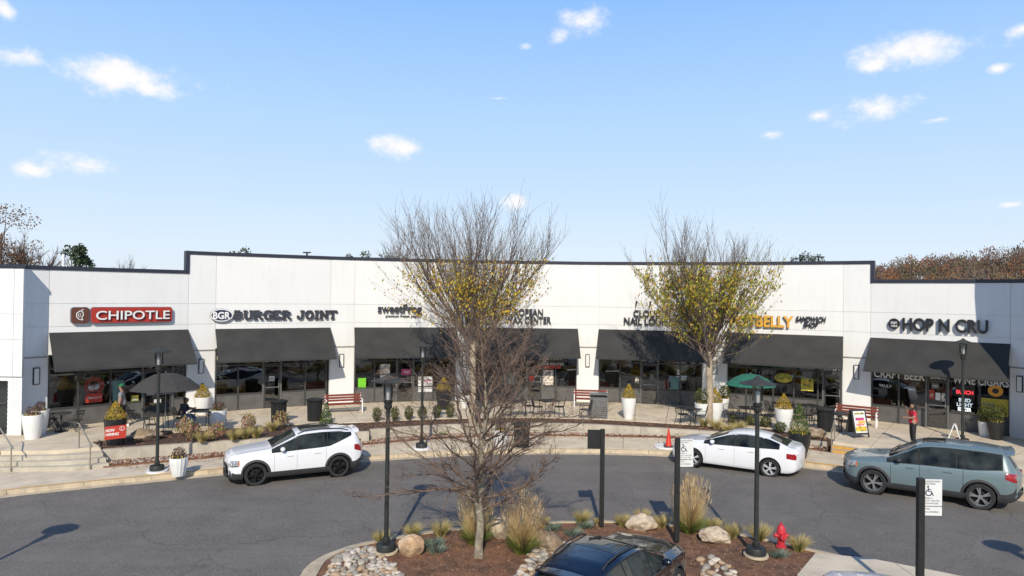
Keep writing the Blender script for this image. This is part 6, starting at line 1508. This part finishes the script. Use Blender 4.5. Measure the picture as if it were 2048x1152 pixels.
def spread_tree(label, loc, H, spread, r, seed, twm='twig_pale'):
    rnd = random.Random(seed); t = thing('bare_tree', label, 'tree', tuple(loc)); tb = MB(); cb = MB()
    tp = [Vector((0, 0, -.1)), Vector((-.01, 0, .3)), Vector((.03, 0, .8)), Vector((-.03, .03, 1.3)), Vector((.05, .0, 1.9)), Vector((.0, .04, 2.6)), Vector((.13, .0, 3.4)), Vector((.06, 0, H * .82))]
    tb.tube(tp, [r * 1.3, r, r * .95, r * .92, r * .8, r * .62, r * .4, r * .13], 12)
    def along(z):
        for a, b in zip(tp[:-1], tp[1:]):
            if a.z <= z <= b.z: return a.lerp(b, (z - a.z) / (b.z - a.z))
        return tp[-1]
    for i in range(42):
        z0 = 1.1 + (H * .80 - 1.1) * (i / 42) ** 1.15; a = i * 2.4 + rnd.uniform(-.4, .4); el = math.radians(rnd.uniform(12, 48) + 24 * (i / 42)); d = Vector((math.cos(a) * math.cos(el), math.sin(a) * math.cos(el), math.sin(el)))
        LL = spread * rnd.uniform(.75, 1.15) * (.96 + .5 * (i / 42) - 1.0 * (i / 42) ** 2.2); rr_ = r * rnd.uniform(.24, .42) * (1 - .45 * i / 42); pts, rad, _ = limb(cb, along(z0), d, LL, rr_, 7, .005, .17, rnd, 9, 6)
        for k in range(1, len(pts)):
            for _ in range(2):
                a2 = rnd.uniform(0, 6.3); dd2 = ((pts[k] - pts[k - 1]).normalized() + Vector((math.cos(a2), math.sin(a2), rnd.uniform(-.4, .6))) * rnd.uniform(.5, .9)).normalized(); L2 = LL * rnd.uniform(.16, .42) * (1.1 - .1 * k) + .1
                p2, r2, _ = limb(cb, pts[k], dd2, L2, max(rad[k] * .5, .005), 5, .02, .14, rnd, 5, 4)
                for q in range(1, len(p2)):
                    for _ in range(2):
                        a3 = rnd.uniform(0, 6.3); d3 = ((p2[q] - p2[q - 1]).normalized() + Vector((math.cos(a3), math.sin(a3), rnd.uniform(-.4, .5))) * .9).normalized(); limb(cb, p2[q], d3, rnd.uniform(.08, .26), .0035, 3, .0, .2, rnd, 3, 3)
    build('trunk', tb, 'bark', t, smooth=True, world=False); build('branches', cb, twm, t, world=False, smooth=60)['kind'] = 'stuff'; return t
spread_tree('bare spreading tree with lichened trunk on the island in front of the shops', ipt(958, 1113), 5.7, 3.1, .10, 4)

# trees and roofscape beyond the building
def far_tree(label, x, Y, h, w, m_, n, s, kind='round', group='trees showing above the roofline', bare=0, z0=-1.1):
    rnd = random.Random(int(x * 7 + Y)); t = thing('background_tree', label, 'tree', (x, Y, z0), 0, group); tb = MB(); H = h - z0
    tb.tube([(0, 0, 0), (0, 0, H * .5), (.1, 0, H * .85)], [.3, .2, .06], 7)
    for k in range(60 if bare else 26):
        a = rnd.uniform(0, 6.3); z = H * rnd.uniform(.35, .8); e = rnd.uniform(.4, 1.3); L_ = w * rnd.uniform(.5, 1.0) if not bare else H * rnd.uniform(.12, .28); d = Vector((math.cos(a) * math.cos(e), math.sin(a) * math.cos(e), math.sin(e)))
        p, _, _ = limb(tb, Vector((0, 0, z)), d, L_, .07, 4, .05, .1, rnd, 4, 4)
        if bare:
            for q in p[1:]:
                for _ in range(5): limb(tb, q, (d + Vector((rnd.gauss(0, .5), rnd.gauss(0, .5), .5))).normalized(), L_ * .45, .018, 3, .1, .15, rnd, 3, 3)
    build('trunk', tb, 'twig_dark', t, world=False)
    if n:
        mb = MB()
        blobs = [(Vector((rnd.uniform(-.6, .6) * w, rnd.uniform(-.5, .5) * w, H * rnd.uniform(.5, .98))), rnd.uniform(.22, .42) * w) for _ in range(14)] if kind == 'round' else [(Vector((0, 0, H * q)), w * (1.15 - q) * .9) for q in np.linspace(.3, .97, 12)]
        for _ in range(n):
            c, r = rnd.choice(blobs); d = Vector((rnd.gauss(0, 1), rnd.gauss(0, 1), rnd.gauss(0, .75))).normalized(); p = c + d * r * rnd.uniform(.5, 1.05); u = Vector((rnd.gauss(0, 1), rnd.gauss(0, 1), rnd.gauss(0, 1))).normalized(); v = u.orthogonal().normalized(); q = s * rnd.uniform(.6, 1.3)
            mb.add([p - u * q, p + v * q * .6, p + u * q, p - v * q * .6], [(0, 1, 2, 3)])
        build('crown', mb, m_, t, world=False)['kind'] = 'stuff'
    return t
def rx(px, py, Y): d = ray(px, py); p = CAM + d * (Y / d.y); return p.x, p.z
for px, top, Y, w, m_, n, s, kind, bare, lab in ((2, 420, 62, 3.6, 'rust_leaves', 1900, .10, 'round', 0, 'half bare tree with rust leaves above the left block'), (-30, 455, 58, 3.2, 'rust_leaves', 2400, .1, 'round', 0, 'rust leaved tree cut by the left frame edge'), (50, 478, 66, 2.6, 'rust_leaves', 700, .09, 'round', 1, 'thin twiggy tree right of the rust leaved tree'),
                    (95, 500, 70, 2.6, None, 0, .1, 'round', 1, 'bare grey tree left of the white vent pipe'), (148, 492, 62, 1.9, 'evergreen', 2600, .14, 'round', 0, 'dark green tree just right of the white vent pipe'), (172, 516, 64, 1.4, 'evergreen', 600, .12, 'round', 0, 'low green treetop over the left roof'), (255, 530, 80, 1.5, None, 0, .1, 'round', 1, 'faint bare treetops behind the lower left roof'),
                    (472, 498, 85, 1.8, 'evergreen', 900, .16, 'round', 0, 'small evergreen top above the burger shop'), (748, 498, 90, 2.2, 'evergreen', 1000, .16, 'round', 0, 'evergreen top left of the left street tree'), (706, 503, 92, 1.2, 'evergreen', 500, .15, 'round', 0, 'low evergreen tip beside the taller one above the frozen yogurt shop'), (795, 490, 86, 1.8, None, 0, .1, 'round', 1, 'bare treetop behind the left street tree'),
                    (1618, 497, 95, 2.4, 'evergreen', 1500, .17, 'round', 0, 'evergreen clump right of the right street tree'), (1590, 512, 96, 1.7, 'evergreen', 700, .17, 'round', 0, 'low evergreen tip above the sandwich shop roof'), (1345, 520, 92, 1.3, 'evergreen', 500, .16, 'round', 0, 'low evergreen tip behind the right street tree')):
    x, z = rx(px, top, Y); far_tree(lab, x, Y, z, w, m_, n, s, kind, bare=bare)
x, z = rx(127, 502, 46); t = thing('vent_pipe', 'white roof vent pipe with a cap above the left roof', 'vent', (x, 46, 6.3)); mb = MB(); mb.tube([(0, 0, 0), (0, 0, z - 6.45)], .09, 10); build('pipe', mb, 'white_plain', t, world=False); mb = MB(); mb.lathe([(.09, z - 6.5), (.16, z - 6.45), (.16, z - 6.32), (.05, z - 6.28)], 12); build('cap', mb, 'grey_metal', t, world=False)
for px, py, lab in ((614, 505, 'small dark roof post with a flat top above the burger shop'), (1637, 514, 'dark double headed light mast above the sandwich shop')):
    x, z = rx(px, py, 70); t = thing('light_mast', lab, 'mast', (x, 70, -1.1)); mb = MB(); mb.tube([(0, 0, 0), (0, 0, z + 1.1)], .09, 6); build('pole', mb, 'black_metal', t, world=False); mb = MB(); mb.box((0, 0, z + 1.1), (.75 if px < 1000 else 1.1, .3, .12)); build('lamp_head', mb, 'black_metal', t, world=False)
# wooded hill
mb = MB(); A_ = []
def hill_z(x, y):
    k = max(0, min(1, (x - 60) / 150)); k2 = max(0, min(1, (y - 130) / 130)); return -1.5 + (2 + 15 * k * k * (3 - 2 * k)) * k2 * k2 * (3 - 2 * k2) + 1.6 * noise.noise(Vector((x * .02, y * .02, 0)))
G = 26
for j in range(G + 1):
    for i in range(G + 1): x, y = 10 + 420 * i / G, 125 + 340 * j / G; mb.v.append((x, y, hill_z(x, y)))
mb.f = [(j * (G + 1) + i, j * (G + 1) + i + 1, (j + 1) * (G + 1) + i + 1, (j + 1) * (G + 1) + i) for j in range(G) for i in range(G)]; mb.mi = [0] * len(mb.f); build('hill', mb, 'ground')['kind'] = 'structure'
mb = MB(); rnd = random.Random(3); cnt = 0
while cnt < 620:
    y = 150 + 170 * rnd.random(); x = y * rnd.uniform(.42, .86); cnt += 1; z = hill_z(x, y); h = (.72 + 1.3 * max(0, x / y - .46)) * rnd.uniform(7.0, 13.0) * 1; w = rnd.uniform(2.4, 3.8); mb.use('evergreen' if rnd.random() < .14 and x / y < .72 else 'wood%d' % rnd.randrange(5)); h *= rnd.uniform(.8, 1.15); ev = mb.mats[mb.cur] == 'evergreen'
    if ev: h *= .62
    mb2 = 42
    for _ in range(150):
        d = Vector((rnd.gauss(0, 1), rnd.gauss(0, 1), rnd.gauss(0, 1))).normalized(); q = rnd.uniform(.6, 1.05); p = Vector((x + d.x * w * q, y + d.y * w * q, z + h * .66 + d.z * h * .34 * q)); u = Vector((rnd.gauss(0, .35), rnd.gauss(0, .35), 1)).normalized(); v = u.orthogonal(); v.rotate(Matrix.Rotation(rnd.uniform(0, 6.3), 3, u)); s = rnd.uniform(.15, .55)
        if ev: mb.add([p - u * s * .5, p + v * .35, p + u * s * .5, p - v * .35], [(0, 1, 2, 3)])
        else: mb.add([p - u * s, p + v * .16 , p + u * s, p - v * .13], [(0, 1, 2, 3)])
    mb.tube([(x, y, z), (x, y, z + h * .8)], [.25, .08], 3, caps=False)
o = build('wood', mb); o['kind'] = 'stuff'; o['label'] = 'brown autumn wood covering the hill behind the right end of the building'

# ---------------------------------------------------------------- terrace furniture
def iron_table(label, p, r=.42, h=.73, square=False, m_='iron', group='terrace tables'):
    t = thing('terrace_table', label, 'table', tuple(p), R.uniform(0, .6), group)
    mb = MB(); (mb.box((0, 0, h), (r * 2, r * 2, .03)) if square else mb.lathe([(r, h - .015), (r, h + .015), (.001, h + .015)], 24)); build('tabletop', mb, m_, t, world=False)
    if square:
        for a in (-1, 1):
            for b in (-1, 1): mb = MB(); mb.tube([(a * (r - .05), b * (r - .05), 0), (a * (r - .08), b * (r - .08), h - .02)], .018, 6); build('leg', mb, m_, t, world=False)
    else:
        mb = MB(); mb.tube([(0, 0, .02), (0, 0, h - .02)], .04, 8); mb.lathe([(.24, 0), (.24, .02), (.05, .05)], 16); build('pedestal', mb, m_, t, world=False)
    return t
def bistro_chair(label, p, rz, m_='hood_grey', group='folding bistro chairs'):
    t = thing('folding_chair', label, 'chair', tuple(p), rz, group)
    for k in range(5): mb = MB(); mb.box((-.16 + .08 * k, 0, .45), (.055, .38, .015)); build('seat_slat', mb, m_, t, world=False)
    for k in range(2): mb = MB(); mb.box((-.235 - .02 * k, 0, .70 + .11 * k), (.012, .36, .06)); build('back_slat', mb, m_, t, world=False)
    for s in (-1, 1):
        mb = MB(); mb.bar((-.27, s * .19, .86), (.20, s * .19, 0), .02, .02); build('leg', mb, m_, t, world=False)
        mb = MB(); mb.bar((.18, s * .17, .45), (-.24, s * .17, 0), .02, .02); build('leg', mb, m_, t, world=False)
    return t
def iron_chair(label, p, rz, group='black wrought iron chairs', m_='iron'):
    t = thing('iron_chair', label, 'chair', tuple(p), rz, group)
    mb = MB(); mb.lathe([(.23, .43), (.24, .445), (.23, .455), (.001, .45)], 18); build('seat', mb, m_, t, world=False)
    P = [(-.20, -.24, .44), (-.27, -.24, .68), (-.31, -.19, .84), (-.33, 0, .90), (-.31, .19, .84), (-.27, .24, .68), (-.20, .24, .44)]
    mb = MB(); mb.tube(P, .014, 6)
    for k in range(9):
        y = -.2 + .05 * k; mb.tube([(-.21, y, .45), (-.30, y * 1.0, .86 - abs(y) * .25)], .005, 4, caps=False)
    for k in range(5): z = .52 + .075 * k; mb.tube([(-.225 - .02 * k, -.22, z), (-.235 - .02 * k, 0, z + .005), (-.225 - .02 * k, .22, z)], .005, 4, caps=False)
    build('backrest', mb, m_, t, world=False)['kind'] = 'stuff'
    for s in (-1, 1):
        mb = MB(); mb.tube([(-.26, s * .25, .66), (0, s * .29, .67), (.17, s * .28, .64), (.2, s * .26, .45)], .014, 6); build('armrest', mb, m_, t, world=False)
        mb = MB(); mb.tube([(.19, s * .22, .44), (.22, s * .25, 0)], .014, 6); build('leg', mb, m_, t, world=False)
        mb = MB(); mb.tube([(-.19, s * .2, .44), (-.27, s * .24, 0)], .014, 6); build('leg', mb, m_, t, world=False)
    return t
def parasol(label, p, r, zr_, zt, m_, tilt=0):
    t = thing('parasol', label, 'parasol', tuple(p))
    mb = MB(); mb.lathe([(.26, 0), (.26, .06), (.05, .09)], 20); build('base', mb, 'iron', t, world=False)
    mb = MB(); mb.tube([(0, 0, .05), (0, 0, zt - .02)], .022, 8); build('pole', mb, 'grey_metal', t, world=False)
    n = 8; vs = [(0, 0, zt)]
    for (k_, dz) in ((.35, .12), (.7, .48), (1.0, 1.0)):
        for k in range(n * 2):
            a = PI * k / n; q = r * k_ * (1 if k % 2 == 0 else .955); vs.append((q * math.cos(a), q * math.sin(a), zt - (zt - zr_) * dz - (0 if k % 2 == 0 else .0)))
    N2 = n * 2; fs = [(0, 1 + k, 1 + (k + 1) % N2) for k in range(N2)] + [(1 + j * N2 + k, 1 + (j + 1) * N2 + k, 1 + (j + 1) * N2 + (k + 1) % N2, 1 + j * N2 + (k + 1) % N2) for j in range(2) for k in range(N2)]
    mb = MB(); mb.add(vs, fs); c = build('canopy', mb, m_, t, world=False)
    md = c.modifiers.new('s', 'SOLIDIFY'); md.thickness = .008
    for k in range(n):
        a = 2 * PI * k / n; mb = MB(); mb.tube([(0, 0, zt - .06), (r * .98 * math.cos(a), r * .98 * math.sin(a), zr_ - .0)], .008, 4); build('rib', mb, 'iron', t, world=False)
    mb = MB(); mb.lathe([(.001, zt + .06), (.03, zt + .03), (.02, zt - .01), (.001, zt - .01)], 10); build('finial', mb, 'grey_metal', t, world=False)
    return t
T0 = place
iron_table('round bistro table between two folding chairs by the leftmost planters', T0(122, 863), .36, m_='hood_grey')
bistro_chair('folding bistro chair left of the round bistro table', T0(103, 860), math.radians(20)); bistro_chair('folding bistro chair right of the round bistro table', T0(151, 862), math.radians(165))
parasol('wide black parasol over the terrace in front of the leftmost shop', T0(330, 866), 1.32, 1.78, 2.42, 'black_canvas')
iron_table('dark square table under the black parasol', T0(312, 862), .42, square=True, m_='hood_grey'); bistro_chair('folding chair in front of the table under the black parasol', T0(302, 872), math.radians(95)); bistro_chair('folding chair behind the man in the green cap', T0(258, 842), math.radians(10), 'iron'); bistro_chair('dark folding chair left of the leftmost shop door', T0(212, 842), math.radians(150), 'iron')
iron_table('dark table in front of the seated woman', T0(403, 858), .42, .76, True, 'hood_grey'); iron_chair('dark chair right of the seated woman and her table', T0(425, 850), math.radians(190))
wchair = T0(362, 857); iron_chair('dark iron chair under the seated woman', wchair, math.radians(8))
for px, py, rz, w in ((1015, 834, 200, 'leftmost at the tables in front of the wax shop'), (1056, 830, 20, 'between the tables in front of the wax shop'), (1076, 832, -10, 'left of the right table in front of the wax shop'), (1118, 832, 175, 'right of the right table in front of the wax shop'), (1170, 838, 185, 'just left of the grey slatted cabinet'),
                      (1366, 848, 20, 'leftmost at the nail shop table'), (1400, 850, 170, 'right of the nail shop table'), (1384, 838, -90, 'behind the nail shop table'), (1462, 848, -80, 'left under the green parasol'), (1478, 856, 95, 'with its back to the road under the green parasol'), (1528, 850, 175, 'right under the green parasol'),
                      (1545, 838, 10, 'left of the sandwich shop middle table'), (1592, 842, 20, 'left of the table behind the white planter'), (1612, 850, 90, 'with its back to the road at the sandwich shop'), (1636, 846, 170, 'left of the last litter bin'), (1668, 858, 10, 'left of the sandwich board'), (1690, 862, 170, 'behind the sandwich board')):
    iron_chair('black wrought iron chair ' + w, T0(px, py), math.radians(rz))
for px, py, w in ((1036, 834, 'left table in front of the wax shop'), (1098, 832, 'right table in front of the wax shop'), (1384, 848, 'table in front of the nail shop'), (1500, 848, 'table under the green parasol'), (1566, 838, 'middle table in front of the sandwich shop'), (1618, 842, 'table behind the white planter at the sandwich shop'), (1680, 860, 'table beside the sandwich board')):
    iron_table('black iron ' + w, T0(px, py), .42, .73, True)
parasol('green parasol in front of the sandwich shop', T0(1500, 849), 1.14, 1.78, 2.30, 'green_canvas')
pot_with(887, 818, 0, 'large black planter in front of the frozen yogurt shop', 'planter_black', 'gold', .95, .26, .42); pot_with(929, 815, 0, 'small white planter on the pier behind the left yellow tree', 'planter_white', 'mixed', .62, .16, .26)
# hiring sign on a wire stand
p = T0(232, 896, -.05); p.y -= .05
t = thing('yard_sign', 'tilted red sign reading NOW HIRING in front of the black planter', 'sign', tuple(p), math.radians(6))
mb = MB(); vs = [(-.38, 0, .30), (.36, 0, .38), (.38, 0, .86), (-.36, 0, .78)]; mb.add([(x, -.01, z) for x, y, z in vs] + [(x, .01, z) for x, y, z in vs], [(0, 1, 2, 3), (7, 6, 5, 4), (0, 4, 5, 1), (1, 5, 6, 2), (2, 6, 7, 3), (3, 7, 4, 0)]); sp = build('sign_panel', mb, 'red_sign', t, world=False)
for s_, x, z, w, h in (('NOW', -.33, .58, .30, .11), ('HIRING', -.33, .44, .44, .10)): mb = MB(); text_mb(mb, s_, (x, -.012, z), (1, 0, .1), (0, 0, 1), (0, -1, 0), w, h, .002, .03, shear=.1); build('print', mb, 'print_white', sp, world=False)
mb = MB(); mb.tube([(.23 + .085 * math.cos(a), -.014, .72 + .075 * math.sin(a)) for a in np.linspace(0, 2 * PI, 17)], .009, 4); mb.tube([(.22, -.014, .75), (.2, -.014, .71), (.24, -.014, .69)], .012, 4); build('emblem', mb, 'print_white', sp, world=False)['kind'] = 'stuff'
for x in (-.2, .2): mb = MB(); mb.tube([(x, .02, 0), (x, .02, .5)], .008, 4); build('wire_leg', mb, 'iron', t, world=False)

# ---------------------------------------------------------------- people
def skin_obj(name, V, E_, rad, m_, parent, root=0, sub=1):
    me = bpy.data.meshes.new(name); me.from_pydata([tuple(v) for v in V], E_, []); o = bpy.data.objects.new(name, me); C.objects.link(o); bpy.context.view_layer.objects.active = o
    md = o.modifiers.new('skin', 'SKIN'); sv = me.skin_vertices[0].data if me.skin_vertices else None
    if sv is None:
        bm = bmesh.new(); bm.from_mesh(me); bm.verts.layers.skin.verify(); bm.to_mesh(me); bm.free(); sv = me.skin_vertices[0].data
    K_ = 1.0 if name == 'hair' else 1.17
    rad = [r * K_ if isinstance(r, (int, float)) else (r[0] * K_, r[1] * K_) for r in rad]
    for i, r in enumerate(rad): sv[i].radius = (r if isinstance(r, (int, float)) else r[0],) * 2 if isinstance(r, (int, float)) else r; sv[i].use_root = i == root
    md.branch_smoothing = .5; s2 = o.modifiers.new('sub', 'SUBSURF'); s2.levels = s2.render_levels = sub
    dg = bpy.context.evaluated_depsgraph_get(); dg.update(); m2 = bpy.data.meshes.new_from_object(o.evaluated_get(dg)); bpy.data.objects.remove(o)
    m2.name = name; m2.materials.clear(); m2.materials.append(M[m_]); m2.polygons.foreach_set('use_smooth', [True] * len(m2.polygons)); m2.polygons.foreach_set('material_index', [0] * len(m2.polygons))
    return link(name, m2, parent)
def hand(V, E_, rad, w, dirv, side):
    """palm and five fingers rooted at the wrist vertex w"""
    p = Vector(V[w]); d = dirv.normalized(); s = d.cross(side).normalized(); V.append(p + d * .06); E_.append((w, len(V) - 1)); rad.append((.036, .018)); palm = len(V) - 1
    for k, L_ in enumerate((.062, .072, .068, .055)):
        o = (k - 1.5) * .019; V.append(V[palm] + d * .03 + s * o); E_.append((palm, len(V) - 1)); rad.append(.009); V.append(V[-1] + d * L_ * .55 + side * .008); E_.append((len(V) - 2, len(V) - 1)); rad.append(.008); V.append(V[-1] + d * L_ * .4 + side * .022); E_.append((len(V) - 2, len(V) - 1)); rad.append(.006)
    V.append(V[palm] - s * .036 + d * .0); E_.append((palm, len(V) - 1)); rad.append(.010); V.append(V[-1] - s * .014 + d * .035); E_.append((len(V) - 2, len(V) - 1)); rad.append(.008)
def person(label, loc, rz, J, top, bottom, hairm, hair_long=0, cap=None, shoe='white_plain', sleeve=.5, shorts=False, group=None, scale=1):
    t = thing('person', label, 'person', tuple(loc), rz); t.scale = (scale,) * 3
    v = {k: Vector(p) for k, p in J.items()}
    V, E_, rad = [], [], []
    def add(p, r, par=None): V.append(Vector(p)); rad.append(r); (E_.append((par, len(V) - 1)) if par is not None else None); return len(V) - 1
    pel = add(v['pelvis'], .13); sp = add(v['pelvis'].lerp(v['chest'], .5), (.125, .10), pel); ch = add(v['chest'], (.15, .105), sp); nk = add(v['neck'], .055, ch); 
    hd = v['head']; fwd = v.get('face', Vector((1, 0, 0))).normalized(); j = add(hd - Vector((0, 0, .075)) + fwd * .02, .066, nk); c1 = add(hd, .088, j); c2 = add(hd + Vector((0, 0, .055)) - fwd * .01, .078, c1)
    for s in 'LR':
        sh = add(v['sh' + s], .068, ch); el = add(v['el' + s], .052, sh); wr_ = add(v['wr' + s], .034, el); hand(V, E_, rad, wr_, v['wr' + s] - v['el' + s], fwd if s == 'L' else fwd)
        hp = add(v['hip' + s], .09, pel); kn = add(v['kn' + s], .058, hp); cf = add(v['kn' + s].lerp(v['an' + s], .35), .057, kn); an = add(v['an' + s], .038, cf); add(v['toe' + s], .034, an)
    body = skin_obj('body', V, E_, rad, 'skin', t)
    # face
    sd_ = Vector((-fwd.y, fwd.x, 0)); mb = MB()
    mb.lathe([(.001, .0), (.012, .008), (.008, .03), (.001, .04)], 6, hd + fwd * .085 - Vector((0, 0, .03))); build('nose', mb, 'skin', t, world=False)
    for s in (-1, 1):
        mb = MB(); mb.box(hd + fwd * .082 + sd_ * .03 * s + Vector((0, 0, .012)), (.012, .018, .010)); build('eye', mb, 'hair', t, world=False)
        mb = MB(); mb.lathe([(.001, -.028), (.014, -.02), (.016, .01), (.001, .024)], 6, hd + sd_ * .09 * s - fwd * .005); build('ear', mb, 'skin', t, world=False)
    mb = MB(); mb.box(hd + fwd * .080 - Vector((0, 0, .052)), (.012, .036, .008)); build('mouth', mb, 'cloth_red', t, world=False)
    # shirt
    V, E_, rad = [], [], []
    bot = add(v['pelvis'] - Vector((0, 0, .03 if abs(v['knL'].z - v['pelvis'].z) < .2 else .09)), (.175, .15)); pel = add(v['pelvis'] + Vector((0, 0, .06)), (.165, .135), bot); sp = add(v['pelvis'].lerp(v['chest'], .5), (.15, .115), pel); ch = add(v['chest'], (.178, .125), sp); nk = add(v['chest'].lerp(v['neck'], .72), .085, ch)
    for s in 'LR':
        sh = add(v['sh' + s], .082, ch)
        if sleeve <= .6: add(v['sh' + s].lerp(v['el' + s], .8), .066, sh)
        else: el = add(v['el' + s], .062, sh); add(v['el' + s].lerp(v['wr' + s], .88), .044, el)
    skin_obj('shirt', V, E_, rad, top, t)
    V, E_, rad = [], [], []
    wst = add(v['pelvis'] + Vector((0, 0, .07)), (.145, .125)); pel = add(v['pelvis'], (.145, .128), wst)
    for s in 'LR':
        hp = add(v['hip' + s].lerp(v['kn' + s], .16), .098, pel)
        if shorts: add(v['hip' + s].lerp(v['kn' + s], .88), .092, hp)
        else: kn = add(v['kn' + s], .076, hp); add(v['an' + s] + Vector((0, 0, .04)), .056, kn)
    skin_obj('shorts' if shorts else 'trousers', V, E_, rad, bottom, t)
    for s in 'LR':
        a, b = v['an' + s], v['toe' + s]; mb = MB(); d = (b - a); d.z = 0; d.normalize(); q = Vector((-d.y, d.x, 0)); z0 = min(a.z, b.z) - .035
        pr = [(a - d * .07, .035), (a + d * .0, .042), (b - d * .02, .048), (b + d * .05, .03)]; vs = []
        for c, w in pr: vs += [(c + q * w).to_3d(), (c - q * w).to_3d()]
        lo_ = [Vector((p.x, p.y, z0)) for p in vs]; hh = [.09, .09, .10, .10, .06, .06, .04, .04]; up_ = [Vector((p.x, p.y, z0 + h)) for p, h in zip(vs, hh)]
        mb.add(lo_ + up_, [(0, 2, 3, 1), (2, 4, 5, 3), (4, 6, 7, 5), (8, 9, 11, 10), (10, 11, 13, 12), (12, 13, 15, 14)] + [(0, 8, 10, 2), (2, 10, 12, 4), (4, 12, 14, 6), (1, 3, 11, 9), (3, 5, 13, 11), (5, 7, 15, 13), (0, 1, 9, 8), (6, 14, 15, 7)])
        build('shoe', mb, shoe, t, world=False)
    # hair
    V, E_, rad = [], [], []
    a = add(hd + Vector((0, 0, .085)) - fwd * .02, .098); b = add(hd + Vector((0, 0, .02)) - fwd * .045, .108, a); b = add(hd - fwd * .05 - Vector((0, 0, .07)), .09, b)
    if hair_long: c = add(hd - fwd * .06 - Vector((0, 0, .17)), .12 if hair_long > .2 else .08, b); add(hd - fwd * .08 - Vector((0, 0, hair_long)), .10 if hair_long > .2 else .06, c)
    skin_obj('hair', V, E_, rad, hairm, t)
    if cap:
        mb = MB(); o = hd + Vector((0, 0, .055)) - fwd * .012; mb.lathe([(.104, -.01), (.106, .03), (.085, .07), (.04, .095), (.001, .1)], 16, o, closed=False); mb.box(o + fwd * .13 + Vector((0, 0, -.002)), (.10, .14, .012), math.atan2(fwd.y, fwd.x)); build('cap', mb, cap, t, smooth=50, world=False)
    return t
st = dict(pelvis=(0, 0, .93), chest=(.0, 0, 1.27), neck=(.01, 0, 1.47), head=(.03, 0, 1.60), shL=(0, .17, 1.38), shR=(0, -.17, 1.38), elL=(-.05, .24, 1.12), elR=(.06, -.24, 1.12), wrL=(.02, .25, .88), wrR=(.16, -.22, .90), hipL=(0, .09, .86), hipR=(0, -.09, .86),
          knL=(.08, .10, .49), knR=(-.03, -.09, .48), anL=(.14, .10, .08), anR=(-.18, -.09, .12), toeL=(.27, .11, .035), toeR=(-.07, -.09, .035))
person('bearded man in a green cap and grey t-shirt walking left behind the black planter', T0(243, 853), PI + .1, st, 'cloth_grey', 'cloth_black', 'hair', cap='green_cap', sleeve=.5, shorts=True, scale=1.03)
wm = dict(st); wm.update(elR=(.10, -.25, 1.16), wrR=(.20, -.12, 1.42), elL=(.08, .25, 1.13), wrL=(.26, .10, 1.12), knL=(.02, .10, .49), knR=(.02, -.09, .48), anL=(.0, .11, .08), anR=(-.02, -.10, .08), toeL=(.13, .12, .035), toeR=(.11, -.11, .035))
person('woman with long dark hair in a red top and black trousers, hand raised', T0(1826, 889), PI * .96, wm, 'cloth_red', 'cloth_black', 'hair', hair_long=.36, sleeve=.5, scale=.96, shoe='planter_black')
sit = dict(pelvis=(0, 0, .55), chest=(.06, 0, .90), neck=(.13, 0, 1.08), head=(.19, 0, 1.20), face=(1, 0, -.0), shL=(.07, .17, 1.0), shR=(.07, -.17, 1.0), elL=(.17, .25, .78), elR=(.17, -.25, .78), wrL=(.40, .14, .82), wrR=(.40, -.12, .82), hipL=(.06, .10, .52), hipR=(.06, -.10, .52), knL=(.46, .12, .52), knR=(.46, -.12, .50), anL=(.50, .12, .08), anR=(.42, -.12, .08), toeL=(.64, .13, .035), toeR=(.56, -.13, .035))
person('seated woman with dark hair in a navy jumper and blue jeans at a table', wchair + Vector((.02, 0, 0)), math.radians(2), sit, 'cloth_navy', 'denim', 'hair', hair_long=.12, sleeve=1, shoe='poster_pink')
